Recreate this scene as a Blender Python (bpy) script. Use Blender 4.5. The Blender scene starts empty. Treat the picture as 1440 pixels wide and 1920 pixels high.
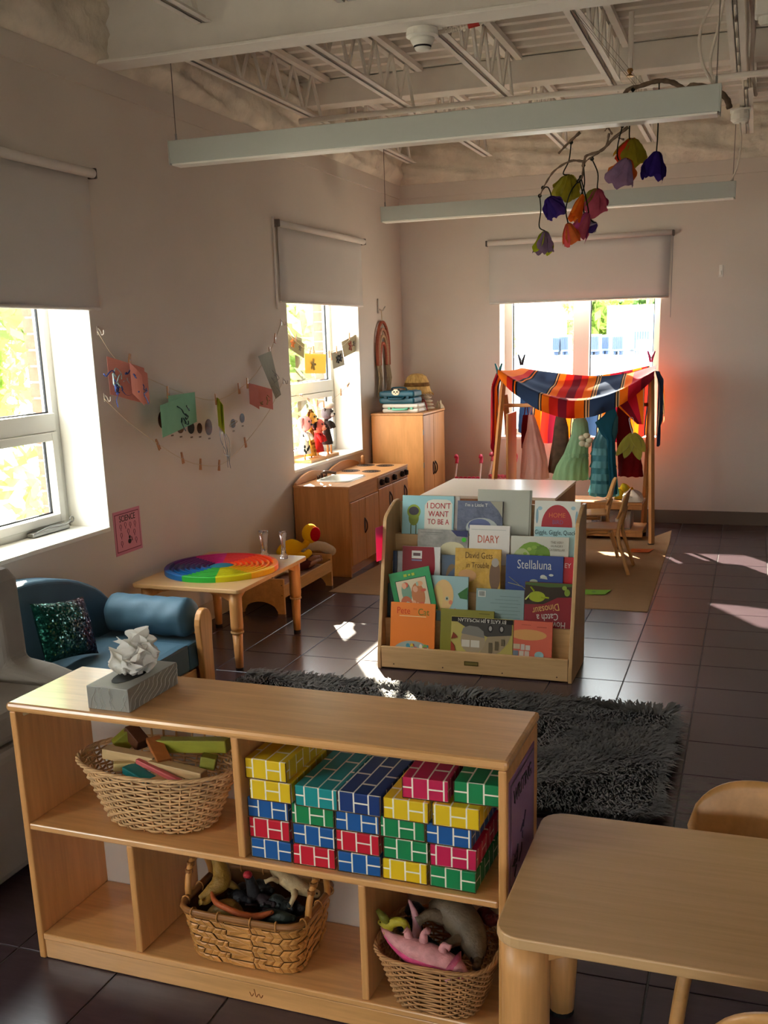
import bpy, math, random
from mathutils import Vector, Matrix
random.seed(7)
scene = bpy.context.scene
COL = scene.collection
PI = math.pi
# ------------------------------------------------------------------ camera
H_CAM = 1.5
F_PX, CX, CY = 1900.9, 731.45, 1111.65
def _rot(a, b, c):
    ca, sa, cb, sb, cc, sc = math.cos(a), math.sin(a), math.cos(b), math.sin(b), math.cos(c), math.sin(c)
    Rz = Matrix(((cc, -sc, 0), (sc, cc, 0), (0, 0, 1)))
    Rx = Matrix(((1, 0, 0), (0, cb, -sb), (0, sb, cb)))
    Ry = Matrix(((ca, 0, sa), (0, 1, 0), (-sa, 0, ca)))
    return Rz @ Rx @ Ry
RC = _rot(.34295565, .24523624, -.02909578)
RCT = RC.transposed()
def _w(v):
    w = RCT @ Vector(v)
    return Vector((w[0], w[2], -w[1]))
def at(x, y, ax, val):
    """photo pixel -> point of the place on the plane axis ax = val"""
    d = _w(((x - CX) / F_PX, (y - CY) / F_PX, 1.0))
    c = Vector((0, 0, H_CAM))
    t = (val - c[ax]) / d[ax]
    return c + d * t
def fl(x, y, z=0.0):
    return at(x, y, 2, z)
def proj(P):
    P = Vector(P) - Vector((0, 0, H_CAM))
    c = RC @ Vector((P[0], -P[2], P[1]))
    return (CX + F_PX * c[0] / c[2], CY + F_PX * c[1] / c[2], c[2])
cam_d = bpy.data.cameras.new('camera')
cam = bpy.data.objects.new('camera', cam_d)
COL.objects.link(cam)
r_, u_, b_ = _w((1, 0, 0)), -_w((0, 1, 0)), -_w((0, 0, 1))
cam.matrix_world = Matrix(((r_[0], u_[0], b_[0], 0), (r_[1], u_[1], b_[1], 0), (r_[2], u_[2], b_[2], H_CAM), (0, 0, 0, 1)))
cam_d.sensor_fit = 'VERTICAL'
cam_d.sensor_height = 36.0
cam_d.lens = F_PX / 1920 * 36
cam_d.shift_y = (CY - 960) / 1920
cam_d.shift_x = -(CX - 720) / 1920
cam_d.clip_end = 400
scene.camera = cam
# ------------------------------------------------------------------ sky, sun, exposure
world = bpy.data.worlds.new('sky')
scene.world = world
world.use_nodes = True
bg = world.node_tree.nodes['Background']
bg.inputs[0].default_value = (.97, .98, 1.0, 1)
bg.inputs[1].default_value = 13.0
sun_d = bpy.data.lights.new('sun', 'SUN')
sun_d.energy = 60.0
sun_d.angle = math.radians(.6)
sun_d.color = (1, .86, .70)
sun = bpy.data.objects.new('sun', sun_d)
COL.objects.link(sun)
sun.location = (-12, 20, 14)
SUN_DIR = Vector((.53, -.85, -.504)).normalized()
sun.rotation_euler = SUN_DIR.to_track_quat('-Z', 'Y').to_euler()
scene.view_settings.view_transform = 'Standard'
scene.view_settings.look = 'None'
scene.view_settings.exposure = 0.22
scene.view_settings.gamma = 1.0
scene.view_settings.use_curve_mapping = False
try:
    scene.cycles.use_denoising = True
    scene.cycles.max_bounces = 10
    scene.cycles.diffuse_bounces = 6
    scene.cycles.glossy_bounces = 3
    scene.cycles.transmission_bounces = 4
    scene.cycles.transparent_max_bounces = 12
    scene.cycles.sample_clamp_indirect = 12.0
    scene.cycles.caustics_reflective = False
    scene.cycles.caustics_refractive = False
except Exception:
    pass

# ------------------------------------------------------------------ materials
def srgb(r, g, b):
    f = lambda c: (c / 255 / 12.92) if c / 255 <= .04045 else ((c / 255 + .055) / 1.055) ** 2.4
    return (f(r), f(g), f(b), 1)
MATS = {}
def mat(name, col, rough=.6, spec=.3, metal=0.0, noise=0.0, nscale=20.0, bump=0.0, bscale=60.0, trans=0.0, stretch=None, coat=0.0, nd=3.0, obj=True):
    """principled + a little procedural colour variation / fine relief; trans mixes in translucency"""
    if name in MATS: return MATS[name]
    m = bpy.data.materials.new(name); m.use_nodes = True
    nt = m.node_tree; N = nt.nodes; L = nt.links
    p = N['Principled BSDF']; out = N['Material Output']
    if len(col) == 3: col = (*col, 1)
    p.inputs['Base Color'].default_value = col
    p.inputs['Roughness'].default_value = rough
    p.inputs['Specular IOR Level'].default_value = spec
    p.inputs['Metallic'].default_value = metal
    if coat:
        p.inputs['Coat Weight'].default_value = coat
        p.inputs['Coat Roughness'].default_value = .15
    tc = N.new('ShaderNodeTexCoord'); mp = N.new('ShaderNodeMapping')
    L.new(tc.outputs['Object'], mp.inputs[0])
    if stretch: mp.inputs['Scale'].default_value = stretch
    if noise:
        nz = N.new('ShaderNodeTexNoise'); nz.inputs['Scale'].default_value = nscale; nz.inputs['Detail'].default_value = nd
        L.new(mp.outputs[0], nz.inputs['Vector'])
        rp = N.new('ShaderNodeMapRange'); rp.inputs[1].default_value = .25; rp.inputs[2].default_value = .75
        rp.inputs[3].default_value = 1 - noise; rp.inputs[4].default_value = 1 + noise * .5
        L.new(nz.outputs[0], rp.inputs[0])
        mx = N.new('ShaderNodeMix'); mx.data_type = 'RGBA'; mx.blend_type = 'MULTIPLY'; mx.inputs[0].default_value = 1
        mx.inputs[6].default_value = col
        L.new(rp.outputs[0], mx.inputs[7]); L.new(mx.outputs[2], p.inputs['Base Color'])
    if bump:
        bz = N.new('ShaderNodeTexNoise'); bz.inputs['Scale'].default_value = bscale; bz.inputs['Detail'].default_value = 4
        L.new(mp.outputs[0], bz.inputs['Vector'])
        bp = N.new('ShaderNodeBump'); bp.inputs['Strength'].default_value = bump; bp.inputs['Distance'].default_value = .01
        L.new(bz.outputs[0], bp.inputs['Height']); L.new(bp.outputs[0], p.inputs['Normal'])
    if trans:
        t = N.new('ShaderNodeBsdfTranslucent'); t.inputs[0].default_value = col
        if noise: L.new(mx.outputs[2], t.inputs[0])
        ms = N.new('ShaderNodeMixShader'); ms.inputs[0].default_value = trans
        L.new(p.outputs[0], ms.inputs[1]); L.new(t.outputs[0], ms.inputs[2]); L.new(ms.outputs[0], out.inputs[0])
    MATS[name] = m
    return m
def wood(name, col, dark=.72, scale=(1, 14, 14), rough=.38, spec=.4, coat=0.0):
    """long grain: noise stretched along one object axis"""
    if name in MATS: return MATS[name]
    m = bpy.data.materials.new(name); m.use_nodes = True
    nt = m.node_tree; N = nt.nodes; L = nt.links; p = N['Principled BSDF']
    tc = N.new('ShaderNodeTexCoord'); mp = N.new('ShaderNodeMapping'); mp.inputs['Scale'].default_value = scale
    L.new(tc.outputs['Object'], mp.inputs[0])
    n1 = N.new('ShaderNodeTexNoise'); n1.inputs['Scale'].default_value = 2.2; n1.inputs['Detail'].default_value = 5; n1.inputs['Distortion'].default_value = .6
    L.new(mp.outputs[0], n1.inputs['Vector'])
    n2 = N.new('ShaderNodeTexNoise'); n2.inputs['Scale'].default_value = 9; n2.inputs['Detail'].default_value = 6
    L.new(mp.outputs[0], n2.inputs['Vector'])
    ad = N.new('ShaderNodeMath'); ad.operation = 'MULTIPLY_ADD'; ad.inputs[1].default_value = .45
    L.new(n2.outputs[0], ad.inputs[0]); L.new(n1.outputs[0], ad.inputs[2])
    cr = N.new('ShaderNodeValToRGB')
    cr.color_ramp.elements[0].position = .45; cr.color_ramp.elements[1].position = .95
    cr.color_ramp.elements[0].color = (*[c * (dark if i < 2 else dark * .88) for i, c in enumerate(col[:3])], 1)
    cr.color_ramp.elements[1].color = (*[min(1, c * 1.12) for c in col[:3]], 1)
    L.new(ad.outputs[0], cr.inputs[0]); L.new(cr.outputs[0], p.inputs['Base Color'])
    p.inputs['Roughness'].default_value = rough; p.inputs['Specular IOR Level'].default_value = spec
    p.inputs['Coat Weight'].default_value = coat; p.inputs['Coat Roughness'].default_value = .14
    MATS[name] = m
    return m
def flat(name, r, g, b, rough=.55, spec=.25, **k):
    return mat(name, srgb(r, g, b), rough, spec, **k)

# ------------------------------------------------------------------ mesh collecting
WM = {}
def empty(name, loc=(0, 0, 0), rz=0.0, parent=None):
    o = bpy.data.objects.new(name, None); COL.objects.link(o)
    o.empty_display_size = .05
    o.location = loc; o.rotation_euler = (0, 0, rz)
    WM[o] = Matrix.Translation(Vector(loc)) @ Matrix.Rotation(rz, 4, 'Z')
    if parent: o.parent = parent; WM[o] = WM[parent] @ WM[o]
    return o
def tag(o, label=None, cat=None, group=None, kind=None):
    if label: o['label'] = label
    if cat: o['category'] = cat
    if group: o['group'] = group
    if kind: o['kind'] = kind
    return o
def thing(name, label, cat, loc=(0, 0, 0), rz=0.0, group=None):
    return tag(empty(name, loc, rz), label, cat, group)
class MB:
    def __init__(s): s.v = []; s.f = []; s.uv = None
    def add(s, vs, fs):
        n = len(s.v); s.v += [tuple(v) for v in vs]; s.f += [tuple(i + n for i in f) for f in fs]; return s
    def box(s, x0, x1, y0, y1, z0, z1, M=None):
        vs = [Vector((x, y, z)) for z in (z0, z1) for y in (y0, y1) for x in (x0, x1)]
        if M is not None: vs = [M @ v for v in vs]
        return s.add(vs, [(0, 2, 3, 1), (4, 5, 7, 6), (0, 1, 5, 4), (2, 6, 7, 3), (0, 4, 6, 2), (1, 3, 7, 5)])
    def cbox(s, c, d, M=None):
        return s.box(c[0] - d[0] / 2, c[0] + d[0] / 2, c[1] - d[1] / 2, c[1] + d[1] / 2, c[2] - d[2] / 2, c[2] + d[2] / 2, M)
    def tube(s, pts, r, n=6, cap=True, flatten=None):
        pts = [Vector(p) for p in pts]
        rs = r if isinstance(r, (list, tuple)) else [r] * len(pts)
        vs = []; fs = []; up = None
        for i, p in enumerate(pts):
            t = (pts[min(i + 1, len(pts) - 1)] - pts[max(i - 1, 0)])
            if t.length < 1e-9: t = Vector((0, 0, 1))
            t.normalize()
            if up is None:
                up = Vector((0, 0, 1)) if abs(t.z) < .9 else Vector((1, 0, 0))
            a = t.cross(up)
            if a.length < 1e-6: a = t.orthogonal()
            a.normalize(); b = a.cross(t).normalized(); up = b
            fx = flatten or 1.0
            for k in range(n):
                an = 2 * PI * k / n
                vs.append(p + a * (math.cos(an) * rs[i]) + b * (math.sin(an) * rs[i] * fx))
        for i in range(len(pts) - 1):
            for k in range(n):
                k2 = (k + 1) % n
                fs.append((i * n + k, i * n + k2, (i + 1) * n + k2, (i + 1) * n + k))
        if cap:
            fs.append(tuple(range(n - 1, -1, -1))); fs.append(tuple((len(pts) - 1) * n + k for k in range(n)))
        return s.add(vs, fs)
    def lathe(s, prof, n=16, c=(0, 0, 0), M=None, sx=1.0, sy=1.0, cap=True, wob=None):
        vs = []; fs = []
        for i, (r, z) in enumerate(prof):
            for k in range(n):
                an = 2 * PI * k / n
                rr = r * (wob(an, i) if wob else 1)
                v = Vector((math.cos(an) * rr * sx, math.sin(an) * rr * sy, z))
                if M is not None: v = M @ v
                vs.append(v + Vector(c))
        m = len(prof)
        for i in range(m - 1):
            for k in range(n):
                k2 = (k + 1) % n
                fs.append((i * n + k, i * n + k2, (i + 1) * n + k2, (i + 1) * n + k))
        if cap:
            fs.append(tuple(range(n - 1, -1, -1))); fs.append(tuple((m - 1) * n + k for k in range(n)))
        return s.add(vs, fs)
    def ell(s, c, r, n=10, m=7, M=None):
        vs = []; fs = []
        for i in range(m + 1):
            a = PI * i / m
            for k in range(n):
                b = 2 * PI * k / n
                v = Vector((r[0] * math.sin(a) * math.cos(b), r[1] * math.sin(a) * math.sin(b), r[2] * math.cos(a)))
                if M is not None: v = M @ v
                vs.append(v + Vector(c))
        for i in range(m):
            for k in range(n):
                k2 = (k + 1) % n
                fs.append((i * n + k, (i + 1) * n + k, (i + 1) * n + k2, i * n + k2))
        return s.add(vs, fs)
    def prism(s, outline, f0, f1):
        """outline: 2d points; f0/f1 map (a,b) to the two faces in space"""
        n = len(outline)
        vs = [f0(*p) for p in outline] + [f1(*p) for p in outline]
        fs = [tuple(range(n - 1, -1, -1)), tuple(range(n, 2 * n))]
        fs += [(i, (i + 1) % n, n + (i + 1) % n, n + i) for i in range(n)]
        return s.add(vs, fs)
    def grid(s, fn, nu, nv, closed_u=False):
        vs = [fn(i / nu, j / nv) for j in range(nv + 1) for i in range(nu + (0 if closed_u else 1))]
        w = nu if closed_u else nu + 1
        fs = [(j * w + i, j * w + (i + 1) % w, (j + 1) * w + (i + 1) % w, (j + 1) * w + i) for j in range(nv) for i in range(nu)]
        return s.add(vs, fs)
    def sheet(s, fn, nu, nv, th):
        """grid with a thickness along its own normal"""
        g = [[Vector(fn(i / nu, j / nv)) for i in range(nu + 1)] for j in range(nv + 1)]
        w = nu + 1; top = []; bot = []
        for j in range(nv + 1):
            for i in range(nu + 1):
                du = g[j][min(i + 1, nu)] - g[j][max(i - 1, 0)]; dv = g[min(j + 1, nv)][i] - g[max(j - 1, 0)][i]
                nn = du.cross(dv)
                nn = nn.normalized() if nn.length > 1e-12 else Vector((0, 0, 1))
                top.append(g[j][i] + nn * th / 2); bot.append(g[j][i] - nn * th / 2)
        N = len(top); fs = []
        for j in range(nv):
            for i in range(nu):
                a, b, c, d = j * w + i, j * w + i + 1, (j + 1) * w + i + 1, (j + 1) * w + i
                fs += [(a, b, c, d), (N + d, N + c, N + b, N + a)]
        edge = [i for i in range(w)] + [j * w + nu for j in range(1, nv + 1)] + [nv * w + i for i in range(nu - 1, -1, -1)] + [j * w for j in range(nv - 1, 0, -1)]
        for k in range(len(edge)):
            a, b = edge[k], edge[(k + 1) % len(edge)]
            fs.append((b, a, N + a, N + b))
        return s.add(top + bot, fs)
    def build(s, name, m, parent=None, smooth=False, bevel=0.0, local=False, seg=2):
        me = bpy.data.meshes.new(name)
        vs = s.v
        if parent is not None and not local:
            inv = WM[parent].inverted(); vs = [inv @ Vector(v) for v in vs]
        me.from_pydata([tuple(v) for v in vs], [], s.f)
        if s.uv:
            ul = me.uv_layers.new(name='UVMap'); i = 0
            for uvs in s.uv:
                for q in uvs: ul.data[i].uv = q; i += 1
        me.materials.append(m)
        if smooth: me.polygons.foreach_set('use_smooth', [True] * len(me.polygons))
        o = bpy.data.objects.new(name, me); COL.objects.link(o)
        if parent is not None: o.parent = parent; WM[o] = WM[parent].copy()
        else: WM[o] = Matrix.Identity(4)
        if bevel:
            b = o.modifiers.new('bevel', 'BEVEL'); b.width = bevel; b.segments = seg; b.limit_method = 'ANGLE'; b.angle_limit = math.radians(50)
        return o
def copy_tree(o, parent=None, loc=None, rz=None):
    c = o.copy(); COL.objects.link(c); c.parent = parent
    if loc is not None: c.location = loc
    if rz is not None: c.rotation_euler = (0, 0, rz)
    WM[c] = (WM[parent] if parent else Matrix.Identity(4)) @ (Matrix.Translation(c.location) @ c.rotation_euler.to_matrix().to_4x4())
    for ch in list(o.children): copy_tree(ch, c)
    return c
def struct(o): o['kind'] = 'structure'; return o
def lerp(a, b, t): return Vector(a) * (1 - t) + Vector(b) * t
def curve_pts(pts, n=6):
    """catmull-rom through the points"""
    P = [Vector(p) for p in pts]; P = [P[0] * 2 - P[1]] + P + [P[-1] * 2 - P[-2]]
    out = []
    for i in range(1, len(P) - 2):
        for k in range(n):
            t = k / n; a, b, c, d = P[i - 1], P[i], P[i + 1], P[i + 2]
            out.append(.5 * ((2 * b) + (c - a) * t + (2 * a - 5 * b + 4 * c - d) * t * t + (3 * b - 3 * c + d - a) * t ** 3))
    out.append(P[-2]); return out
def text(name, s, size, m, parent, M, align='CENTER', extrude=.0004, sx=1.0, space=1.0, local=True):
    """lettering as a thin mesh; M: text plane (x right, y up, z out) -> parent's frame"""
    cu = bpy.data.curves.new(name, 'FONT'); cu.body = s; cu.size = size; cu.align_x = align; cu.align_y = 'CENTER'
    cu.extrude = extrude; cu.resolution_u = 3; cu.space_line = .85 * space
    t = bpy.data.objects.new(name, cu)
    me = bpy.data.meshes.new_from_object(t)
    bpy.data.objects.remove(t); bpy.data.curves.remove(cu)
    me.name = name
    me.transform(M @ Matrix.Diagonal((sx, 1, 1, 1)))
    me.materials.clear(); me.materials.append(m)
    o = bpy.data.objects.new(name, me); COL.objects.link(o); o.parent = parent; WM[o] = WM[parent].copy()
    return o
def frame(o, x, y, z=None):
    """matrix from an origin and the directions of its x and y axes"""
    x = Vector(x).normalized(); y = Vector(y); z = x.cross(y).normalized(); y = z.cross(x)
    o = Vector(o)
    return Matrix(((x[0], y[0], z[0], o[0]), (x[1], y[1], z[1], o[1]), (x[2], y[2], z[2], o[2]), (0, 0, 0, 1)))
# ------------------------------------------------------------------ setting
XL, YF, XR, YB = -2.80, 8.336, 4.6, -3.0
ZD = 3.06                                   # underside of the roof deck
SILL, WTOP = .685, 2.16
m_wall = mat('wall paint', srgb(212, 201, 190), .85, .15, noise=.04, nscale=2.5, bump=.08, bscale=220)
m_white = mat('white enamel', srgb(232, 230, 222), .45, .35, noise=.03, nscale=4)
m_steel = mat('painted steel', srgb(228, 222, 214), .6, .3, noise=.08, nscale=6)
m_deck = mat('painted roof deck', srgb(224, 217, 208), .7, .2, noise=.08, nscale=5)
m_foam = mat('spray foam', srgb(234, 224, 208), .9, .1, noise=.30, nscale=5, bump=.9, bscale=26, nd=6)
m_tile = mat('dark floor tile', srgb(68, 54, 60), .24, .5, noise=.20, nscale=9, stretch=(1, 5, 1), bump=.02, bscale=30)
m_grout = mat('grout', srgb(58, 50, 52), .5, .4)
m_base = mat('vinyl base', srgb(112, 100, 88), .6, .3)
m_brick = mat('red brick', srgb(150, 92, 74), .9, .1, noise=.25, nscale=18, bump=.3)
m_mortar = mat('mortar', srgb(176, 164, 150), .95, .1)
m_alu = mat('window aluminium', srgb(205, 204, 198), .4, .45)
m_gasket = mat('black gasket', srgb(30, 32, 36), .6, .3)
m_metal = mat('brushed metal', srgb(150, 150, 148), .35, .5, metal=.9)
m_glass = bpy.data.materials.new('window glass'); m_glass.use_nodes = True
nt = m_glass.node_tree; nt.nodes.remove(nt.nodes['Principled BSDF'])
tb = nt.nodes.new('ShaderNodeBsdfTransparent'); tb.inputs[0].default_value = (.93, .96, .95, 1)
gb = nt.nodes.new('ShaderNodeBsdfGlossy'); gb.inputs['Roughness'].default_value = .02
lw = nt.nodes.new('ShaderNodeLayerWeight'); pw = nt.nodes.new('ShaderNodeMath'); pw.operation = 'POWER'; pw.inputs[1].default_value = 5.0
fr = nt.nodes.new('ShaderNodeMath'); fr.operation = 'MULTIPLY_ADD'; fr.inputs[1].default_value = .7; fr.inputs[2].default_value = .04
nt.links.new(lw.outputs['Facing'], pw.inputs[0]); nt.links.new(pw.outputs[0], fr.inputs[0])
mx = nt.nodes.new('ShaderNodeMixShader')
nt.links.new(fr.outputs[0], mx.inputs[0]); nt.links.new(tb.outputs[0], mx.inputs[1]); nt.links.new(gb.outputs[0], mx.inputs[2])
nt.links.new(mx.outputs[0], nt.nodes['Material Output'].inputs[0])
# floor: slab + single tiles where the camera sees them
floor = struct(MB().box(XL - .1, XR, YB, YF + .1, -.12, -.003).build('floor', m_grout))
T = .3112
tx0, ty0 = -.158, 4.04
tile_me = None; laid = set()
for i in range(-9, 4):
    for j in range(-11, 15):
        x0, y0 = tx0 + i * T, ty0 + j * T
        c = (max(XL + .01, x0), min(YF - .01, y0 + T))
        if x0 + T < XL + .02 or y0 > YF - .02 or y0 + T > YF + .2: continue
        pr = [proj((x0 + a * T, y0 + b * T, 0)) for a in (0, 1) for b in (0, 1)]
        if all(p[0] < -40 or p[0] > 1500 or p[1] > 1990 for p in pr) or y0 < 1.0: continue
        g = .0022
        if tile_me is None:
            o = MB().box(g, T - g, g, T - g, -.01, 0).build('tile', m_tile, floor, local=True, bevel=.0012, seg=1); tile_me = o.data
        else:
            o = bpy.data.objects.new('tile', tile_me); COL.objects.link(o); o.parent = floor
            b = o.modifiers.new('bevel', 'BEVEL'); b.width = .0012; b.segments = 1
        o.location = (x0, y0, random.uniform(-.0004, .0004)); laid.add((i, j))
# the tiles the photograph does not show, as one part
rest = MB(); g = .0022
for i in range(-9, 16):
    for j in range(-24, 15):
        if (i, j) in laid: continue
        x0, y0 = tx0 + i * T, ty0 + j * T
        a, b, c_, d = max(x0 + g, XL), min(x0 + T - g, XR), max(y0 + g, YB), min(y0 + T - g, YF)
        if b - a < .01 or d - c_ < .01: continue
        rest.box(a, b, c_, d, -.004, 0)
tag(rest.build('tile_field', m_tile, floor, local=True), kind='stuff')
# walls with window openings
WIN_L = [(-.63, .63), (2.72, 3.975), (6.055, 7.315)]
WX = (-1.965, -.70)
XO = -3.02
def wall_left():
    m = MB(); ys = [YB] + [v for w in WIN_L for v in w] + [YF + .25]
    for k in range(0, len(ys), 2): m.box(XO, XL, ys[k], ys[k + 1], 0, ZD)
    for a, b in WIN_L: m.box(XO, XL, a, b, 0, SILL - .02); m.box(XO, XL, a, b, WTOP, ZD)
    return struct(m.build('wall_left', m_wall))
wall_l = wall_left()
m = MB(); ya, yb = YF, YF + .22
m.box(XL, WX[0], ya, yb, 0, ZD); m.box(WX[1], XR, ya, yb, 0, ZD); m.box(WX[0], WX[1], ya, yb, 0, SILL - .02); m.box(WX[0], WX[1], ya, yb, WTOP, ZD)
wall_b = struct(m.build('wall_back', m_wall))
m = MB()
m.box(XR, XR + .2, YB, YF, 0, ZD)
wall_r = struct(m.build('wall_right', m_wall))
RW = [(-2.2, -.9), (-.1, 1.2), (2.0, 3.3)]
FTOP = 1.42
m = MB(); xs = [XO] + [v for w in RW for v in w] + [XR + .2]
for k in range(0, len(xs), 2): m.box(xs[k], xs[k + 1], YB - .2, YB, 0, ZD)
for a, b in RW: m.box(a, b, YB - .2, YB, 0, SILL); m.box(a, b, YB - .2, YB, FTOP, ZD)
struct(m.build('wall_front', m_wall))
# ledge line near the top of both walls
struct(MB().box(XL, XL + .012, YB, YF, 2.60, 2.70).build('trim_1', m_wall))
struct(MB().box(XL, XR, YF - .012, YF, 2.60, 2.70).build('trim_2', m_wall))
struct(MB().box(-1.2, XR, YF - .010, YF, 0, .107).build('baseboard_back', m_base, bevel=.003))
struct(MB().box(XL, -1.2, YF - .010, YF, 0, .107).build('baseboard_back', m_base, bevel=.003))
struct(MB().box(XL, XL + .010, YB, YF, 0, .107).build('baseboard_left', mat('base cream', srgb(196, 180, 162), .6), bevel=.003))
# brick veneer outside the left wall: far jambs seen through the panes
def brick_jamb(y, parent):
    b0 = None
    MB().box(-3.160, -3.076, y + .004, y + .095, .55, 2.3).build('mortar', m_mortar, parent, local=True)
    for k in range(24):
        z = .56 + k * .0725
        if b0 is None: o = b0 = MB().box(-3.168, -3.0755, -.004, .092, 0, .062).build('brick', m_brick, parent, local=True)
        else: o = bpy.data.objects.new('brick', b0.data); COL.objects.link(o); o.parent = parent
        o.location = (0, y, z)
brick_jamb(3.985, wall_l); brick_jamb(7.325, wall_l)
struct(MB().box(-3.16, -3.021, 4.085, 5.95, -3.5, ZD).build('wall_brick', m_brick))
# windows: frame, fixed upper pane, crank-out lower sash
def window_left(n, y0, y1, crank=False):
    w = empty('window_%d' % n, (XO, y0, SILL)); struct(w)
    xo, xi = -3.075, XO + .0
    fr = MB(); t = .045
    fr.box(xo, xi, y0 - .03, y0 + t, SILL - .02, WTOP + .03); fr.box(xo, xi, y1 - t, y1 + .03, SILL - .02, WTOP + .03)
    fr.box(xo, xi, y0 + t, y1 - t, SILL - .02, SILL + .03); fr.box(xo, xi, y0 + t, y1 - t, WTOP - t, WTOP + .03)
    fr.box(xo, xi + .012, y0 + t, y1 - t, 1.135, 1.215)
    fr.build('window_frame', m_alu, w, bevel=.003)
    s = MB(); a, b, c, d = y0 + t + .004, y1 - t - .004, SILL + .034, 1.131; q = .038
    s.box(xo + .01, xi + .018, a, a + q, c, d); s.box(xo + .01, xi + .018, b - q, b, c, d); s.box(xo + .01, xi + .018, a + q, b - q, c, c + q); s.box(xo + .01, xi + .018, a + q, b - q, d - q, d)
    sa = s.build('sash', m_alu, w, bevel=.003)
    g = MB(); e = .006
    for (a1, b1, c1, d1) in ((y0 + t, y1 - t, 1.215, WTOP - t), (a + q, b - q, c + q, d - q)):
        g.box(xo + .02, xo + .03, a1, a1 + e, c1, d1); g.box(xo + .02, xo + .03, b1 - e, b1, c1, d1); g.box(xo + .02, xo + .03, a1, b1, c1, c1 + e); g.box(xo + .02, xo + .03, a1, b1, d1 - e, d1)
    g.build('gasket', m_gasket, w)
    MB().box(xo + .022, xo + .026, y0 + t, y1 - t, 1.215, WTOP - t).build('pane', m_glass, w)
    MB().box(xo + .022, xo + .026, a + q, b - q, c + q, d - q).build('pane', m_glass, sa)
    MB().box(XO + .001, XL - .001, y1 - .0035, y1 - .0005, SILL + .0005, WTOP - .001).build('added_bright_lining', m_white, w); MB().box(XO + .001, XL - .001, y0 + .0005, y0 + .0035, SILL + .0005, WTOP - .001).build('added_bright_lining', m_white, w)  # white linings added to make the daylit reveals brighter than the wall paint
    MB().box(XO, XL + .004, y0 + .001, y1 - .001, SILL - .02, SILL).build('window_sill', m_white, w, bevel=.003)
    if crank:
        k = MB().box(XO + .012, XO + .05, y1 - .33, y1 - .07, SILL + .002, SILL + .022)
        h = k.build('crank_housing', m_metal, w, bevel=.005)
        MB().tube(curve_pts([(XO + .045, y1 - .30, SILL + .02), (XO + .06, y1 - .22, SILL + .035), (XO + .06, y1 - .12, SILL + .03), (XO + .05, y1 - .06, SILL + .035)]), .005, 6).build('crank_handle', m_metal, w, smooth=True)
        r = MB(); r.tube([(XO + .045, y1 - .045 + .014 * math.cos(a), SILL + .04 + .014 * math.sin(a)) for a in [2 * PI * i / 12 for i in range(13)]], .003, 5)
        r.build('latch_ring', m_metal, w, smooth=True)
    return w
window_left(1, *WIN_L[1], crank=True); window_left(2, *WIN_L[2]); window_left(4, *WIN_L[0])
w3 = empty('window_3', (WX[0], YF + .22, SILL)); struct(w3)
y0, y1 = YF + .2, YF + .27; t = .06; xm = (WX[0] + WX[1]) / 2
fr = MB()
fr.box(WX[0] - .03, WX[0] + t, y0, y1, SILL - .02, WTOP + .03); fr.box(WX[1] - t, WX[1] + .03, y0, y1, SILL - .02, WTOP + .03)
fr.box(WX[0] + t, WX[1] - t, y0, y1, SILL - .02, SILL + .05); fr.box(WX[0] + t, WX[1] - t, y0, y1, WTOP - t, WTOP + .03)
fr.box(xm - .065, xm + .065, y0 - .02, y1, SILL + .05, WTOP - t)
fr.build('window_frame', m_alu, w3, bevel=.004)
g = MB()
for a, b in ((WX[0] + t, xm - .065), (xm + .065, WX[1] - t)):
    g.box(a, a + .008, y0 + .03, y0 + .04, SILL + .05, WTOP - t); g.box(b - .008, b, y0 + .03, y0 + .04, SILL + .05, WTOP - t)
    MB().box(a, b, y0 + .034, y0 + .038, SILL + .05, WTOP - t).build('pane', m_glass, w3)
g.build('gasket', m_gasket, w3)
MB().box(WX[0] + .001, WX[1] - .001, YF - .004, YF + .2, SILL - .02, SILL).build('window_sill', m_white, w3, bevel=.003)
for k, (a, b) in enumerate(RW):
    w = empty('window_%d' % (5 + k), (a, YB - .15, SILL)); struct(w)
    f = MB(); y0, y1 = YB - .18, YB - .12
    f.box(a, a + .06, y0, y1, SILL, FTOP); f.box(b - .06, b, y0, y1, SILL, FTOP); f.box(a + .06, b - .06, y0, y1, SILL, SILL + .06); f.box(a + .06, b - .06, y0, y1, FTOP - .06, FTOP)
    f.build('window_frame', m_alu, w); MB().box(a + .06, b - .06, YB - .152, YB - .148, SILL + .06, FTOP - .06).build('pane', m_glass, w)
# ------------------------------------------------------------------ ceiling: corrugated deck, beams, open-web joists
m = MB(); prof = []; y = YB
P = .152
while y < YF + .2:
    prof += [(y, 0), (y + .045, 0), (y + .06, .038), (y + .137, .038)]; y += P
n = len(prof)
m.add([(XO, p[0], ZD + p[1]) for p in prof] + [(XR + .2, p[0], ZD + p[1]) for p in prof], [(i, i + 1, n + i + 1, n + i) for i in range(n - 1)])
ceil = struct(m.build('ceiling', m_deck))
struct(MB().box(XO, XR + .2, YB - .2, YF + .3, ZD + .06, ZD + .2).build('ceiling', m_deck))
def ibeam(y, z0, z1, fw, name='ceiling_beam'):
    b = MB(); b.box(XL - .02, XR, y - .008, y + .008, z0 + .012, z1 - .012); b.box(XL - .02, XR, y - fw / 2, y + fw / 2, z0, z0 + .014); b.box(XL - .02, XR, y - fw / 2, y + fw / 2, z1 - .014, z1)
    return b.build('beam', m_steel, ceil, local=True, bevel=.002, seg=1)
ibeam(4.245, 2.702, ZD, .13)
b2 = MB().box(XL, XR, 6.33, 6.47, 2.92, ZD - .0).build('beam', m_steel, ceil, local=True, bevel=.004)
ZB, ZT = 2.80, 3.03
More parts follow.
